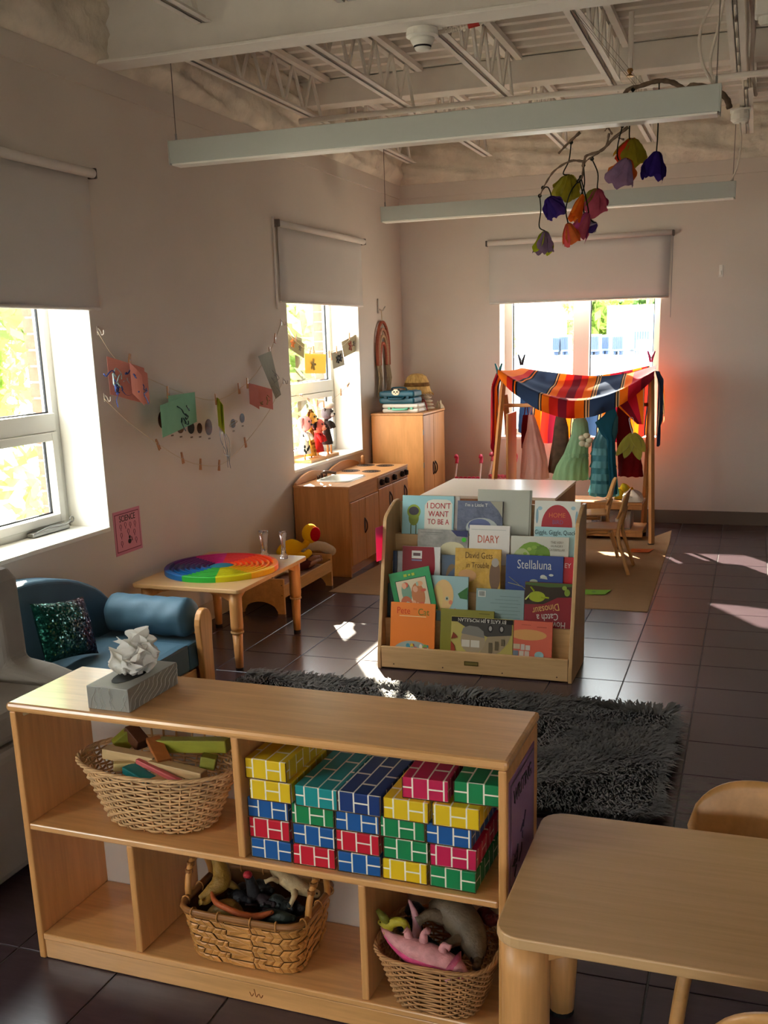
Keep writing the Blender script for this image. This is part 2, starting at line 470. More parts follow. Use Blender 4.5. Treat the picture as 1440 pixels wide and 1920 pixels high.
def joist(x, y0, y1, rods):
    j = MB()
    for s in (-1, 1):
        for (za, zb, w) in ((ZB, ZB + .003, .03), (ZT, ZT + .028, .036)):
            j.box(x + s * .008, x + s * (.008 + w), y0, y1, za, zb) if s > 0 else j.box(x - .008 - w, x - .008, y0, y1, za, zb)
        a, b = (x + .008, x + .011) if s > 0 else (x - .011, x - .008)
        j.box(a, b, y0, y1, ZB, ZB + .026)
    o = j.build('joist', m_steel, ceil, local=True)
    nseg = max(2, round((y1 - y0) / .27)); st = (y1 - y0 - .1) / nseg
    for k in range(nseg):
        ya = y0 + .05 + k * st
        p = (ya, ZB + .013, ya + st / 2, ZT + .005) if rods else None
        MB().tube([(x, ya, ZB + .013), (x, ya + st * .5, ZT + .008)], .0105, 6).build('web_rod', m_steel, o, local=True)
        MB().tube([(x, ya + st * .5, ZT + .008), (x, ya + st, ZB + .013)], .0105, 6).build('web_rod', m_steel, o, local=True)
JX = [-2.58, -1.985, -1.39, -.79, -.155, .45]
for x in JX: joist(x, 4.32, 6.28, True)
for x in JX: joist(x + .03, 6.50, 7.93, True)
for x in (-2.24, -1.60, -.9): joist(x, 2.6, 4.17, True)
# spray foam along the wall heads
def foam(name, parent, f, nu, nv):
    rnd = random.Random(3)
    ph = [(rnd.uniform(5, 40), rnd.uniform(5, 30), rnd.uniform(0, 6), rnd.uniform(.3, 1)) for _ in range(14)]
    def fn(u, v):
        b = sum(a * math.sin(p * u * 3 + q * v + r) for p, q, r, a in ph) / 14 * .10 + .008 * math.sin(u * 900 + 40 * v) * math.sin(v * 31 + u * 300)
        edge = min(1, v * 8 + .15)
        return f(u, v, (b + .035 + .03 * math.sin(v * PI)) * edge)
    return MB().grid(fn, nu, nv).build(name, m_foam, parent, smooth=True, local=True)
foam('foam_insulation', wall_l, lambda u, v, d: (XL + max(.002, d), YB + (YF - YB) * u, 2.70 + (ZD - 2.68) * v), 420, 18)
foam('foam_insulation', wall_b, lambda u, v, d: (XL + (XR - XL) * u, YF - max(.002, d), 2.70 + (ZD - 2.68) * v), 300, 18)
# small ceiling pipes and conduits
m_pipe = m_steel
MB().tube([(XL + .15, 6.05, 2.780), (XR - .1, 6.05, 2.772)], .016, 8).build('pipe', m_pipe, ceil, smooth=True, local=True)
# ------------------------------------------------------------------ suspended lights
m_lampgrey = mat('light housing', srgb(184, 188, 182), .45, .35, noise=.02)
m_lens = mat('light lens', srgb(236, 232, 224), .35, .4)
m_wire = mat('steel wire', srgb(120, 112, 104), .4, .5, metal=.6)
m_cord = mat('white cord', srgb(215, 205, 192), .6)
m_black = mat('matt black', srgb(24, 22, 22), .6, .3)
def pendant(label, x0, x1, y, z0, z1, ztop_l, ztop_r):
    t = thing('pendant_light', label, 'ceiling light', ((x0 + x1) / 2, y, z0))
    MB().box(x0 + .004, x1 - .004, y - .045, y + .045, z0 + .008, z1).build('housing', m_lampgrey, t, bevel=.003)
    MB().box(x0 + .01, x1 - .01, y - .038, y + .038, z0, z0 + .012).build('lens', m_lens, t, bevel=.002)
    for xa in (x0, x1 - .004): MB().box(xa, xa + .004, y - .046, y + .046, z0 + .004, z1 + .001).build('end_cap', m_lampgrey, t)
    for xa, zt in ((x0 + .02, ztop_l), (x1 - .02, ztop_r)):
        w = MB().tube([(xa, y, z1), (xa, y, zt)], .0022, 5).build('suspension_wire', m_wire, t)
        MB().tube([(xa, y, z1), (xa, y, z1 + .035)], .005, 6).build('gripper', m_metal, w)
        MB().box(xa - .02, xa + .02, y - .02, y + .02, zt - .006, zt + .004).build('ceiling_plate', m_steel, w)
    return t
n_l, n_r = at(326, 300, 1, 4.4), at(1351, 212, 1, 4.4)
pendant('long white suspended light beam holding up the flowering branch', n_l.x, n_r.x, 4.4, 2.295, 2.40, 2.795, 2.795)
f_l, f_r = at(718, 420, 1, 7.2), at(1379, 368, 1, 7.2)
pendant('long white suspended light beam hanging before the back wall window', f_l.x, f_r.x, 7.2, 2.30, 2.405, 2.795, 2.795)
# power cords to the lights
c = thing('power_cord', 'pair of white cords dropping to the light beam with the branch', 'cord', (n_r.x - .03, 4.42, 2.405))
for dx, s in ((-.02, 1), (.012, -1)):
    MB().tube(curve_pts([(n_r.x - .03, 4.42, 2.41), (n_r.x - .06 + dx, 4.44, 2.5), (n_r.x - .05 + dx * 2, 4.47, 2.62), (n_r.x - .02 + dx, 4.5, 2.74), (n_r.x + .0, 4.5, 2.80)]), .006, 6).build('cord', m_cord, c, smooth=True)
sx = at(1388, 215, 1, 7.0)
c = thing('sensor_box', 'round white sensor under a joist with a hanging cord', 'sensor', (sx.x, 7.0, sx.z))
MB().lathe([(.05, .02), (.055, .0), (.055, -.03), (.04, -.045)], 16, (sx.x, 7.0, sx.z + .0)).build('housing', m_white, c)
MB().box(sx.x - .06, sx.x + .06, 6.94, 7.06, sx.z + .02, sx.z + .028).build('plate', m_white, c)
MB().tube([(sx.x, 7.0, sx.z + .02), (sx.x, 7.0, 2.8)], .015, 8).build('stem', m_white, c)
MB().tube(curve_pts([(sx.x, 7.0, sx.z - .04), (sx.x + .012, 7.05, sx.z - .15), (sx.x - .005, 7.1, sx.z - .28), (f_r.x - .03, 7.18, 2.41)]), .006, 6).build('cord', m_cord, c, smooth=True)
# conduits running beside the right-hand joist
for k, (dx, dz) in enumerate(((.03, .05), (.055, .09), (.085, .04))):
    o = MB().tube(curve_pts([(-.19 + dx, 4.6, 2.82 + dz), (-.17 + dx, 5.4, 2.81 + dz), (-.18 + dx, 6.2, 2.815 + dz), (-.16 + dx, 6.95, 2.81 + dz)]), .011, 6).build('conduit', m_cord, ceil, smooth=True, local=True)
# smoke detector and armoured cable
d = at(800, 72, 1, 4.36)
t = thing('smoke_detector', 'white smoke detector hanging below the steel beam', 'smoke detector', (d.x, 4.36, 2.702))
MB().lathe([(.062, 2.702), (.065, 2.69), (.065, 2.675), (.05, 2.668)], 24, (d.x, 4.30, 0)).build('base', m_white, t, smooth=False)
MB().lathe([(.05, 2.668), (.046, 2.655), (.036, 2.640), (.030, 2.628), (.024, 2.624)], 24, (d.x, 4.30, 0)).build('dome', m_white, t, smooth=True)
MB().lathe([(.0365, 2.641), (.0345, 2.634)], 24, (d.x, 4.30, 0), cap=False).build('slot_ring', m_black, t)
pts = [(d.x + .05, 4.36, 2.70), (d.x + .12, 4.40, 2.715), (d.x + .3, 4.40, 2.735), (d.x + .6, 4.41, 2.75), (d.x + .9, 4.42, 2.78)]
cb = thing('armoured_cable', 'ribbed flexible cable running from the smoke detector along the beam', 'cable', (d.x + .05, 4.36, 2.7))
cp = curve_pts(pts, 24)
MB().tube(cp, [.010 if i % 2 else .0075 for i in range(len(cp))], 7).build('ribbed_sheath', m_cord, cb)
MB().tube([(d.x + .165, 4.40, 2.722), (d.x + .21, 4.40, 2.727)], .013, 8).build('red_bushing', flat('red bushing', 170, 50, 44), cb)
hd = at(1182, 112, 1, 5.75)
t = thing('sprinkler_head', 'brass sprinkler head on a drop pipe between the joists', 'sprinkler', (hd.x, 5.75, 2.78))
MB().tube([(hd.x, 5.75, 2.80), (hd.x, 5.75, ZD)], .013, 8).build('drop_pipe', m_steel, t)
MB().lathe([(.012, 2.80), (.016, 2.79), (.006, 2.775), (.02, 2.765), (.02, 2.762)], 10, (hd.x, 5.75, 0)).build('head', flat('brass', 150, 110, 60, metal=.8, rough=.4), t)
bx = at(1428, 20, 1, 4.7)
t = thing('ceiling_speaker', 'white boxy fixture at the end of the steel joists', 'fixture', (bx.x, 4.7, 2.70))
MB().cbox((bx.x + .02, 4.7, 2.76), (.09, .09, .13)).build('box', m_white, t, bevel=.008)
MB().lathe([(.03, 0), (.03, -.02), (.02, -.03)], 12, (bx.x + .02, 4.7, 2.695)).build('eye', m_white, t)

# ------------------------------------------------------------------ branch with tissue flowers
m_bark = mat('grey bark', srgb(118, 100, 84), .9, .1, noise=.35, nscale=40, bump=.5, bscale=90)
YB_ = 4.58
def bp(x, y, dy=0): return at(x, y, 1, YB_ + dy)
br = thing('tree_branch', 'bare crooked branch carrying tissue flowers behind a light beam', 'branch', tuple(bp(1180, 240)))
def twig(name, pts, r0, r1):
    c = curve_pts([bp(*p) for p in pts], 5)
    MB().tube(c, [r0 + (r1 - r0) * i / (len(c) - 1) + .0012 * math.sin(i * 2.1) for i in range(len(c))], 7).build(name, m_bark, br, smooth=True)
twig('main_stem', [(1368, 203), (1362, 185), (1340, 168), (1300, 160), (1285, 168), (1262, 155), (1235, 152), (1200, 162), (1172, 175, .02), (1168, 235, .02)], .012, .008)
twig('long_twig', [(1178, 238), (1148, 262), (1128, 282), (1100, 292), (1094, 302), (1070, 302), (1040, 320), (1022, 346), (1012, 368)], .007, .003)
twig('side_twig', [(1142, 250), (1136, 275), (1120, 288), (1098, 303), (1092, 322)], .005, .002)
twig('short_twig', [(1088, 248), (1066, 268), (1047, 288)], .0065, .004)
twig('spur', [(1094, 303), (1092, 330), (1084, 340)], .006, .003)
twig('spur', [(1148, 252), (1140, 240), (1134, 246)], .004, .002)
twig('spur', [(1170, 262), (1158, 258)], .004, .002)
for (x, y) in ((1075, 180), (1128, 165), (1090, 170)):
    MB().tube([bp(1205 - (1128 - x) * .3, 160), (-.79 + (x - 1090) * .0006, 4.58, 2.806)], .0008, 4).build('string', m_wire, br)
def paper(r, g, b): return mat('tissue %d %d %d' % (r, g, b), srgb(r, g, b), .75, .1, noise=.25, nscale=30, trans=.45)
m_stem = mat('dark green stem wire', srgb(28, 34, 28), .7, .1)
STEMS = MB
def flower(label, x, y, w, h, cols, stem, tilt=(0, 0), dy=0.0):
    """cup of crumpled tissue petals hanging mouth-down from a wire stem"""
    c = bp(x, y, dy); sc = c.y / F_PX * .98
    R, Hh = w * sc / 2, h * sc
    t = thing('tissue_flower', label, 'paper flower', tuple(c), 0, 'tissue flowers hanging from the branch')
    M = Matrix.Rotation(tilt[0], 4, 'Y') @ Matrix.Rotation(tilt[1], 4, 'X')
    rnd = random.Random(int(x * 31 + y))
    npet = 5
    for k in range(npet):
        a0 = 2 * PI * k / npet + rnd.uniform(-.2, .2); col = cols[k % len(cols)]
        ph = rnd.uniform(0, 6); fl_ = rnd.uniform(.8, 1.2)
        def fn(u, v):
            an = a0 + (u - .5) * (2 * PI / npet * 1.5)
            e = math.sin(u * PI) ** .4
            rr = R * (.10 + .90 * v ** .75) * (.92 + .10 * math.sin(7 * u + ph) + .05 * math.sin(v * 9 + ph))
            z = Hh * .5 - Hh * (v ** 1.25) * (.62 + .34 * e) * fl_ + R * .16 * math.sin(9 * u + ph) * v + R * .05 * math.sin(17 * u + 9 * v)
            return tuple(c + M @ Vector((math.cos(an) * rr, math.sin(an) * rr, z)))
        MB().grid(fn, 8, 7).build('petal', paper(*col), t, smooth=True)
    top = c + M @ Vector((0, 0, Hh * .5))
    pts = [bp(px, py, dy * k_ / len(stem)) for k_, (px, py) in enumerate(stem)] + [top]
    MB().tube([pts[0] + Vector((.006 * math.cos(a), .002 * math.sin(3 * a), .006 * math.sin(a))) for a in [2 * PI * i / 10 for i in range(11)]], .0026, 5).tube([pts[0] + Vector((-.006, 0, 0)), pts[0] + Vector((.006, 0, 0))], .0026, 5).build('tie', m_stem, t)
    MB().tube(curve_pts(pts, 5), .0028, 5).build('stem', m_stem, t, smooth=True)
OL, IN, LV, LM, OR, PK, MG, RD = (150, 140, 40), (52, 34, 110), (150, 120, 150), (150, 160, 30), (220, 100, 30), (190, 90, 110), (190, 80, 140), (215, 60, 35)
flower('olive yellow tissue flower below the short twig', 1064, 349, 54, 38, [OL, (170, 160, 60)], [(1071, 267), (1067, 300), (1056, 325)], (.2, .3), .075)
flower('indigo tissue flower between the lavender and olive ones', 1037, 386, 44, 36, [IN, (80, 55, 130), IN], [(1018, 352), (1028, 352), (1034, 370)], (-.5, .6), .01)
flower('lavender and lime tissue flower hanging lowest on the long twig', 1020, 454, 40, 38, [LV, LM, LV, LM], [(1012, 367), (1014, 395), (1011, 425)], (.15, .2))
flower('mauve pink tissue flower with drooping petals beside the orange one', 1116, 374, 54, 36, [PK, (170, 70, 110), PK, (150, 150, 60)], [(1110, 298), (1121, 325), (1120, 350)], (.3, .3), .09)
flower('narrow orange tissue flower next to the mauve pink one', 1085, 388, 26, 44, [OR, (235, 130, 40)], [(1094, 310), (1096, 345), (1090, 365)], (.35, 0), -.03)
flower('orange and salmon tissue flower hanging under the magenta one', 1069, 437, 38, 36, [(225, 120, 60), (220, 90, 90)], [(1084, 340), (1070, 360), (1061, 392), (1065, 418)], (-.2, .4), -.075)
flower('magenta tissue flower crumpled beside the orange and salmon one', 1093, 421, 42, 44, [MG, PK, (205, 110, 170)], [(1087, 337), (1094, 372), (1095, 398)], (.5, .3), .0)
flower('small white rimmed violet tissue flower at the tip', 1111, 424, 24, 18, [(90, 60, 130), (190, 170, 190)], [(1089, 332), (1099, 372), (1107, 410)], (1.2, .2), .03)
flower('olive and red tissue flower right under the light beam', 1183, 283, 62, 40, [OL, RD, (180, 150, 50), RD], [(1187, 168), (1182, 215), (1180, 252), (1182, 262)], (.2, .35), .095)
flower('lilac and orange tissue flower under the olive and red one', 1167, 322, 54, 48, [LV, OR, (235, 140, 60), LV], [(1167, 236), (1158, 275), (1160, 300)], (.5, .5), -.07)
flower('indigo tissue flower hanging alone on a long stem', 1228, 309, 46, 42, [IN, (60, 40, 125)], [(1236, 153), (1235, 200), (1233, 255), (1231, 285)], (.2, .2))

# ------------------------------------------------------------------ roller blinds
m_blind = mat('blind fabric', srgb(206, 200, 194), .85, .1, noise=.03, nscale=3, bump=.05, bscale=400)
m_tubew = mat('blind tube', srgb(222, 214, 206), .6, .3)
m_brk = mat('dark bracket', srgb(92, 82, 74), .5, .4)
def blind_left(label, y0, y1, zt, zb):
    t = thing('roller_blind', label, 'blind', (XL + .05, (y0 + y1) / 2, zb), 0, 'roller blinds')
    MB().tube([(XL + .028, y0, zt), (XL + .028, y1, zt)], .020, 14).build('roller_tube', m_tubew, t, smooth=True)
    MB().sheet(lambda u, v: (XL + .014 + .002 * math.sin(u * 9), y0 + .02 + (y1 - y0 - .04) * u, zt - (zt - zb) * v), 12, 6, .0012).build('fabric', m_blind, t, smooth=True)
    MB().tube([(XL + .014, y0 + .02, zb), (XL + .014, y1 - .02, zb)], .008, 8).build('bottom_bar', m_tubew, t, smooth=True)
    for y in (y0 - .012, y1): MB().box(XL, XL + .045, y, y + .012, zt - .022, zt + .022).build('bracket', m_brk, t, bevel=.004)
    return t
blind_left('pale roller blind above the window beside the blue sofa', 2.62, 4.055, 2.238, 1.668)
b = blind_left('pale roller blind above the window with the puppets', 5.93, 7.40, 2.202, 1.744)
MB().box(XL, XL + .012, 5.905, 5.918, 1.70, 2.24).build('side_channel', m_tubew, b, bevel=.003)
t = thing('roller_blind', 'wide pale roller blind above the back wall window', 'blind', ((WX[0] + WX[1]) / 2, YF - .05, 1.755), 0, 'roller blinds')
xa, xb, zt, zb = -2.045, -.642, 2.215, 1.755
MB().tube([(xa - .01, YF - .03, zt), (xb + .01, YF - .03, zt + .004)], .020, 14).build('roller_tube', m_tubew, t, smooth=True)
MB().sheet(lambda u, v: (xa + (xb - xa) * u, YF - .018 + .002 * math.sin(u * 9), zt - (zt - zb) * v), 14, 6, .0012).build('fabric', m_blind, t, smooth=True)
MB().tube([(xa, YF - .018, zb), (xb, YF - .018, zb)], .008, 8).build('bottom_bar', m_tubew, t, smooth=True)
for x in (xa - .026, xb + .012): MB().box(x, x + .014, YF - .045, YF, zt - .022, zt + .022).build('bracket', m_brk, t, bevel=.004)
MB().tube([(xb + .02, YF - .04, zt), (xb + .02, YF - .04, 1.6)], .0025, 5).build('pull_chain', m_metal, t)

# ------------------------------------------------------------------ things on the left wall
def wp(x, y, d=.006): return at(x, y, 0, XL + d)
m_string = mat('twine', srgb(200, 180, 150), .9)
m_peg = wood('peg wood', srgb(176, 120, 78), .8)
m_hook = mat('clear hook', srgb(196, 186, 176), .3, .5)
def string(label, pts, d=.03):
    p = [wp(x, y, d) for x, y in pts]
    o = MB().tube(curve_pts(p, 6), .0016, 5).build('garland_string', m_string, None, smooth=True)
    return tag(o, label, 'string')
string('upper twine garland carrying folded cards above the planet stickers', [(183, 622), (210, 665), (240, 692), (290, 715), (345, 738), (405, 750), (450, 728), (480, 700), (510, 650), (527, 606)])
string('lower twine garland with bare pegs below the planet stickers', [(196, 748), (240, 790), (300, 835), (345, 862), (378, 872), (412, 872), (440, 852), (470, 818), (505, 770), (531, 714)])
PEGG = 'pegs clipped to the wall garlands'
def peg(label, P, tilt=0.0, L=.032, ax=0):
    t = thing('clothes_peg', label, 'clothes peg', tuple(P), 0, PEGG)
    R = Matrix.Rotation(tilt, 4, 'X' if ax == 0 else 'Y')
    for s in (-1, 1):
        m = MB().box(-.0035, .0035, s * .004 - .0025, s * .004 + .0025, -L, L * .9, Matrix.Rotation(s * .07, 4, 'X'))
        m.v = [tuple(Vector(P) + R @ Vector(v)) for v in m.v]
        m.build('prong', m_peg, t)
    m = MB().tube([(-.004, 0, 0), (.004, 0, 0)], .004, 6); m.v = [tuple(Vector(P) + R @ Vector(v)) for v in m.v]
    m.build('spring', m_metal, t)
for x, y, a, n in ((296, 833, .5, 'bare wooden peg slanting on the lower garland under the teal card'), (342, 858, .2, 'bare wooden peg on the lower garland below the amber planet'), (376, 870, -.15, 'bare wooden peg on the lower garland below the rust planet'), (411, 872, -.2, 'bare wooden peg on the lower garland beside the foil streamer'), (460, 829, .2, 'bare wooden peg on the lower garland under the coral folded card')):
    peg(n, wp(x, y, .03), a)
for x, y, a, n in ((243, 675, -.25, 'wooden peg holding the blue ribboned card'), (315, 735, 0, 'wooden peg at the corner of the teal card'), (405, 748, .1, 'wooden peg gripping the lime card'), (448, 728, .1, 'bare wooden peg between the lime and coral folded cards'), (464, 718, 0, 'wooden peg holding the coral card'), (506, 660, .1, 'wooden peg holding the grey card'), (516, 634, -.25, 'bare wooden peg above the grey card')):
    peg(n, wp(x, y, .034), a)
def hook(label, P, s=1.0):
    t = thing('wall_hook', label, 'hook', tuple(P), 0, 'clear hooks stuck on the wall')
    MB().box(P.x - .0, P.x + .004, P.y - .008, P.y + .008, P.z - .02, P.z + .02).build('back_plate', m_hook, t, bevel=.003)
    MB().tube(curve_pts([P + Vector((.004, 0, .01)), P + Vector((.016, 0, -.004)), P + Vector((.02, 0, -.018)), P + Vector((.03, 0, -.014)), P + Vector((.032, 0, .002))]), .003, 6).build('hook_arm', m_hook, t, smooth=True)
hook('clear hook beside the sofa window holding the upper garland', wp(183, 620, 0))
hook('clear hook beside the sofa window holding the lower garland', wp(196, 745, 0))
hook('clear hook at the puppet window holding the upper garland', wp(527, 604, 0))
hook('clear hook at the puppet window holding the lower garland', wp(531, 714, 0))
def card(label, a, b, hgt, col, fold=None, d0=.036, d1=.07, ink=None):
    """folded paper card hanging from the twine: two leaves meeting at a fold"""
    A, B = wp(*a, d0), wp(*b, d1)
    t = thing('folded_card', label, 'card', tuple((A + B) / 2 - Vector((0, 0, hgt))), 0, 'cards pegged on the wall garland')
    m_ = flat('card %d %d %d' % col, *col, rough=.8, spec=.1, noise=.06)
    dn = Vector((0, 0, -hgt))
    def leaf(nm, p, q):
        MB().sheet(lambda u, v: lerp(p, q, u) + dn * v + Vector((.003 * math.sin(u * 3), 0, 0)), 4, 3, .001).build(nm, m_, t)
    leaf('front_leaf', A, B)
    C = wp(*(fold or a), d1 + .02)
    leaf('back_leaf', A, C)
    if ink:
        rnd = random.Random(int(a[0]))
        for cc, n in ink:
            for k in range(n):
                p0 = lerp(A, B, rnd.uniform(.2, .8)) + dn * rnd.uniform(.3, .8) + Vector((.006, 0, 0))
                pts = [p0]
                for _ in range(4): pts.append(pts[-1] + Vector((rnd.uniform(.0, .006), rnd.uniform(-.03, .035), rnd.uniform(-.03, .02))))
                MB().tube(curve_pts(pts, 4), [.004] * 17, 5, flatten=.5).build('ribbon', mat('foil %d %d %d' % cc, srgb(*cc), .25, .6, metal=.3), t, smooth=True)
    return t
card('coral card beside the sofa window with blue foil ribbons', (200, 668), (243, 682), .17, (214, 140, 126), (270, 690), .03, .05, [((60, 80, 150), 7), ((180, 200, 200), 4)])
card('coral card with torn edge behind the blue foil ribbons', (243, 680), (276, 700), .14, (208, 134, 120), (266, 704), .074, .078, [((70, 90, 160), 5)])
card('teal card with dark ribbon squiggle in front of planet row', (365, 735), (315, 742), .155, (122, 178, 146), (300, 760), .03, .09, [((24, 74, 78), 5)])
card('lime green card hanging edge on beside the teal card', (406, 745), (412, 750), .155, (186, 198, 60), (418, 760), .03, .10)
card('coral folded card with gold ribbon near puppet window', (466, 718), (510, 730), .12, (204, 128, 118), (484, 728), .03, .09, [((190, 150, 110), 3)])
A, B = wp(484, 668, .04), wp(509, 658, .05)
t = thing('grey_card', 'pale grey card hanging askew beside the puppet window', 'card', tuple(wp(515, 740, .05)), 0, 'cards pegged on the wall garland')
q = [wp(484, 668, .04), wp(508, 658, .05), wp(527, 740, .09), wp(517, 748, .05)]
MB().sheet(lambda u, v: lerp(lerp(q[0], q[1], u), lerp(q[3], q[2], u), v), 4, 6, .001).build('leaf', flat('card grey', 160, 162, 150, rough=.8), t)
rnd = random.Random(4)
for k in range(6):
    p = wp(rnd.uniform(508, 520), rnd.uniform(690, 735), .085)
    MB().tube(curve_pts([p, p + Vector((.01, .02, -.03)), p + Vector((.0, -.01, -.05))], 4), .003, 5, flatten=.4).build('ribbon', mat('foil clear', srgb(200, 205, 200), .2, .6, metal=.4), t, smooth=True)
t = thing('foil_streamer', 'clear and blue foil streamer trailing below the lime card', 'streamer', tuple(wp(430, 875, .06)), 0)
for k in range(6):
    x0 = 410 + rnd.uniform(0, 10)
    MB().tube(curve_pts([wp(x0, 805 + rnd.uniform(-5, 5), .06), wp(x0 + rnd.uniform(0, 12), 826, .07), wp(x0 + rnd.uniform(0, 14), 850, .06), wp(x0 + rnd.uniform(4, 18), 850 + rnd.uniform(5, 32), .06)], 5), .003, 5, flatten=.3).build('strand', mat('foil blue' if k < 2 else 'foil clear', srgb(90, 120, 160) if k < 2 else srgb(200, 205, 200), .2, .6, metal=.4), t, smooth=True)
# planet stickers
PL = [(305, 787, 17, 32, (150, 80, 30), 'large gold'), (322, 803, 8, 13, (120, 90, 60), 'tiny brown'), (338, 801, 14, 22, (200, 130, 50), 'amber'), (358, 802, 13, 22, (60, 70, 90), 'slate blue'), (374, 803, 10, 19, (150, 70, 40), 'rust'), (391, 801, 14, 29, (180, 90, 60), 'banded orange'), (437, 794, 10, 16, (60, 62, 70), 'dark ringed'), (454, 784, 10, 17, (50, 60, 95), 'deep blue')]
for x, y, w, h, col, nm in PL:
    c = wp(x, y, .001); sc = (c - Vector((0, 0, H_CAM))).length / F_PX
    ry, rz = w * sc / 2 / .55, h * sc / 2
    t = thing('planet_sticker', nm + ' planet sticker in the row behind the cards', 'sticker', tuple(c), 0, 'planet stickers')
    n = 20
    m = MB(); m.prism([(ry * math.cos(2 * PI * i / n), rz * math.sin(2 * PI * i / n)) for i in range(n)], lambda a, b: c + Vector((0, a, b)), lambda a, b: c + Vector((.0015, a, b)))
    m.build('planet_disc', mat('planet ' + nm, srgb(*[int(c * .48) for c in col]), .5, .3, noise=.6, nscale=12, stretch=(1, 1, 6)), t)
    MB().box(c.x, c.x + .001, c.y - .012, c.y + .012, c.z - rz - .022, c.z - rz - .014).build('name_strip', flat('strip brown', 110, 92, 76), t)
    if nm == 'dark ringed':
        MB().tube([c + Vector((.002, ry * 1.7 * math.cos(a), rz * .35 * math.sin(a) + ry * .3 * math.cos(a))) for a in [2 * PI * i / 20 for i in range(21)]], .002, 5).build('ring', flat('ring tan', 170, 150, 120), t)
# science sign
t = thing('area_sign', 'pink paper sign reading SCIENCE on the wall above the sofa', 'sign', tuple(wp(240, 1020, 0)), 0)
c0, c1 = wp(213, 1000, .002), wp(267, 962, .002)
ya, yb, za, zb = wp(215, 990).y, wp(266, 990).y, .535, .745
yc, zc = (ya + yb) / 2, (za + zb) / 2
MB().box(XL, XL + .0015, ya, yb, za, zb).build('laminate', flat('pink sheet', 205, 130, 150, rough=.3), t)
MB().box(XL + .0015, XL + .0022, ya + .012, yb - .012, za + .014, zb - .014).build('border', flat('dark pink', 120, 50, 70), t)
MB().box(XL + .0022, XL + .0029, ya + .016, yb - .016, za + .018, zb - .018).build('panel', flat('pink panel', 214, 140, 156, rough=.35), t)
inv = WM[t].inverted()
MS = inv @ frame((XL + .0034, yc, zc + .065), (0, 1, 0), (0, 0, 1))
text('lettering', 'SCIENCE', .042, m_black, t, MS, sx=.82)
for k, (dy, dz) in enumerate(((-.06, .03), (-.02, .035), (.02, .03), (.06, .03), (-.06, -.01), (.0, .0), (.05, -.01), (-.06, -.05), (.06, -.05))):
    n = 7; r = .008
    m = MB().tube([(XL + .0036, yc + dy + r * math.cos(a), zc + dz + r * 1.4 * math.sin(a)) for a in [2 * PI * i / n for i in range(n + 1)]], .0012, 4)
    m.tube([(XL + .0036, yc + dy, zc + dz - .012), (XL + .0036, yc + dy, zc + dz - .02)], .0015, 4)
    m.build('printed_icon', flat('icon plum', 110, 60, 84), t)
m = MB().ell((XL + .0032, yc + .005, zc - .05), (.001, .014, .012)).ell((XL + .0032, yc + .008, zc - .03), (.001, .008, .008)).tube([(XL + .0036, yc + .014, zc - .045), (XL + .0036, yc + .026, zc - .05), (XL + .0036, yc + .022, zc - .03)], .002, 4)
m.build('printed_creature', m_black, t)
# macrame rainbow on its hook
hk = wp(708, 575, 0)
t = thing('wall_hook', 'wooden peg hook carrying the cord rainbow', 'hook', tuple(hk))
MB().box(XL, XL + .012, hk.y - .012, hk.y + .012, hk.z - .05, hk.z + .06).build('back_plate', m_hook, t, bevel=.004)
MB().tube(curve_pts([hk + Vector((.012, 0, -.02)), hk + Vector((.035, .015, -.03)), hk + Vector((.05, .04, .0))]), .006, 6).build('hook_arm', m_hook, t, smooth=True)
yc = wp(716, 680).y; zt = wp(712, 620).z; zbot = 1.30
t = thing('cord_rainbow', 'wrapped cord rainbow with cream tassels hanging above the tall cupboard', 'wall hanging', (XL, yc, zbot), 0)
RB = [((176, 98, 78), .140), ((206, 150, 124), .116), ((200, 170, 136), .092), ((196, 110, 90), .068)]
for i, (col, r) in enumerate(RB):
    top = zt - (.125 - r) - .06
    pts = [(XL + .02, yc - r, zbot)] + [(XL + .02, yc - r * math.cos(a), top - .10 + (r + .03) * 1.25 * math.sin(a)) for a in [PI * k / 14 for k in range(15)]] + [(XL + .02, yc + r, zbot)]
    MB().tube(pts, .0118, 8).build('cord_arc', mat('cord %d' % i, srgb(*col), .9, .05, noise=.2, nscale=8, stretch=(1, 1, 40), bump=.5, bscale=120), t, smooth=True)
m_tas = mat('cream tassel', srgb(176, 158, 130), .95, .05, noise=.2, nscale=60)
for s in (-1, 1):
    for k in range(9):
        y = yc + s * (.062 + k * .0095); e = rnd.uniform(-.02, .02)
        MB().tube([(XL + .02, y, zbot + .01), (XL + .024 + .006 * (k % 3), y + rnd.uniform(-.01, .01), zbot - .10), (XL + .02, y + rnd.uniform(-.02, .02), zbot - .23 + e)], [.006, .007, .005], 5).build('tassel_strand', m_tas, t, smooth=True)
for s in (-1, 1): MB().tube([(XL + .02, yc + s * .012, zt - .04), (XL + .03, hk.y + s * .004, hk.z - .03)], .002, 4).build('hanging_loop', m_string, t)
# back wall bits
P = at(1352, 508, 1, YF)
t = thing('wall_hook', 'single white hook on the bare back wall beside the window', 'hook', tuple(P))
MB().box(P.x - .014, P.x + .014, YF - .006, YF, P.z - .045, P.z + .045).build('back_plate', m_white, t, bevel=.01, seg=3)
MB().tube(curve_pts([P + Vector((0, -.006, .0)), P + Vector((0, -.02, -.02)), P + Vector((0, -.03, -.025)), P + Vector((0, -.034, -.005))]), .005, 6).build('hook_arm', m_white, t, smooth=True)
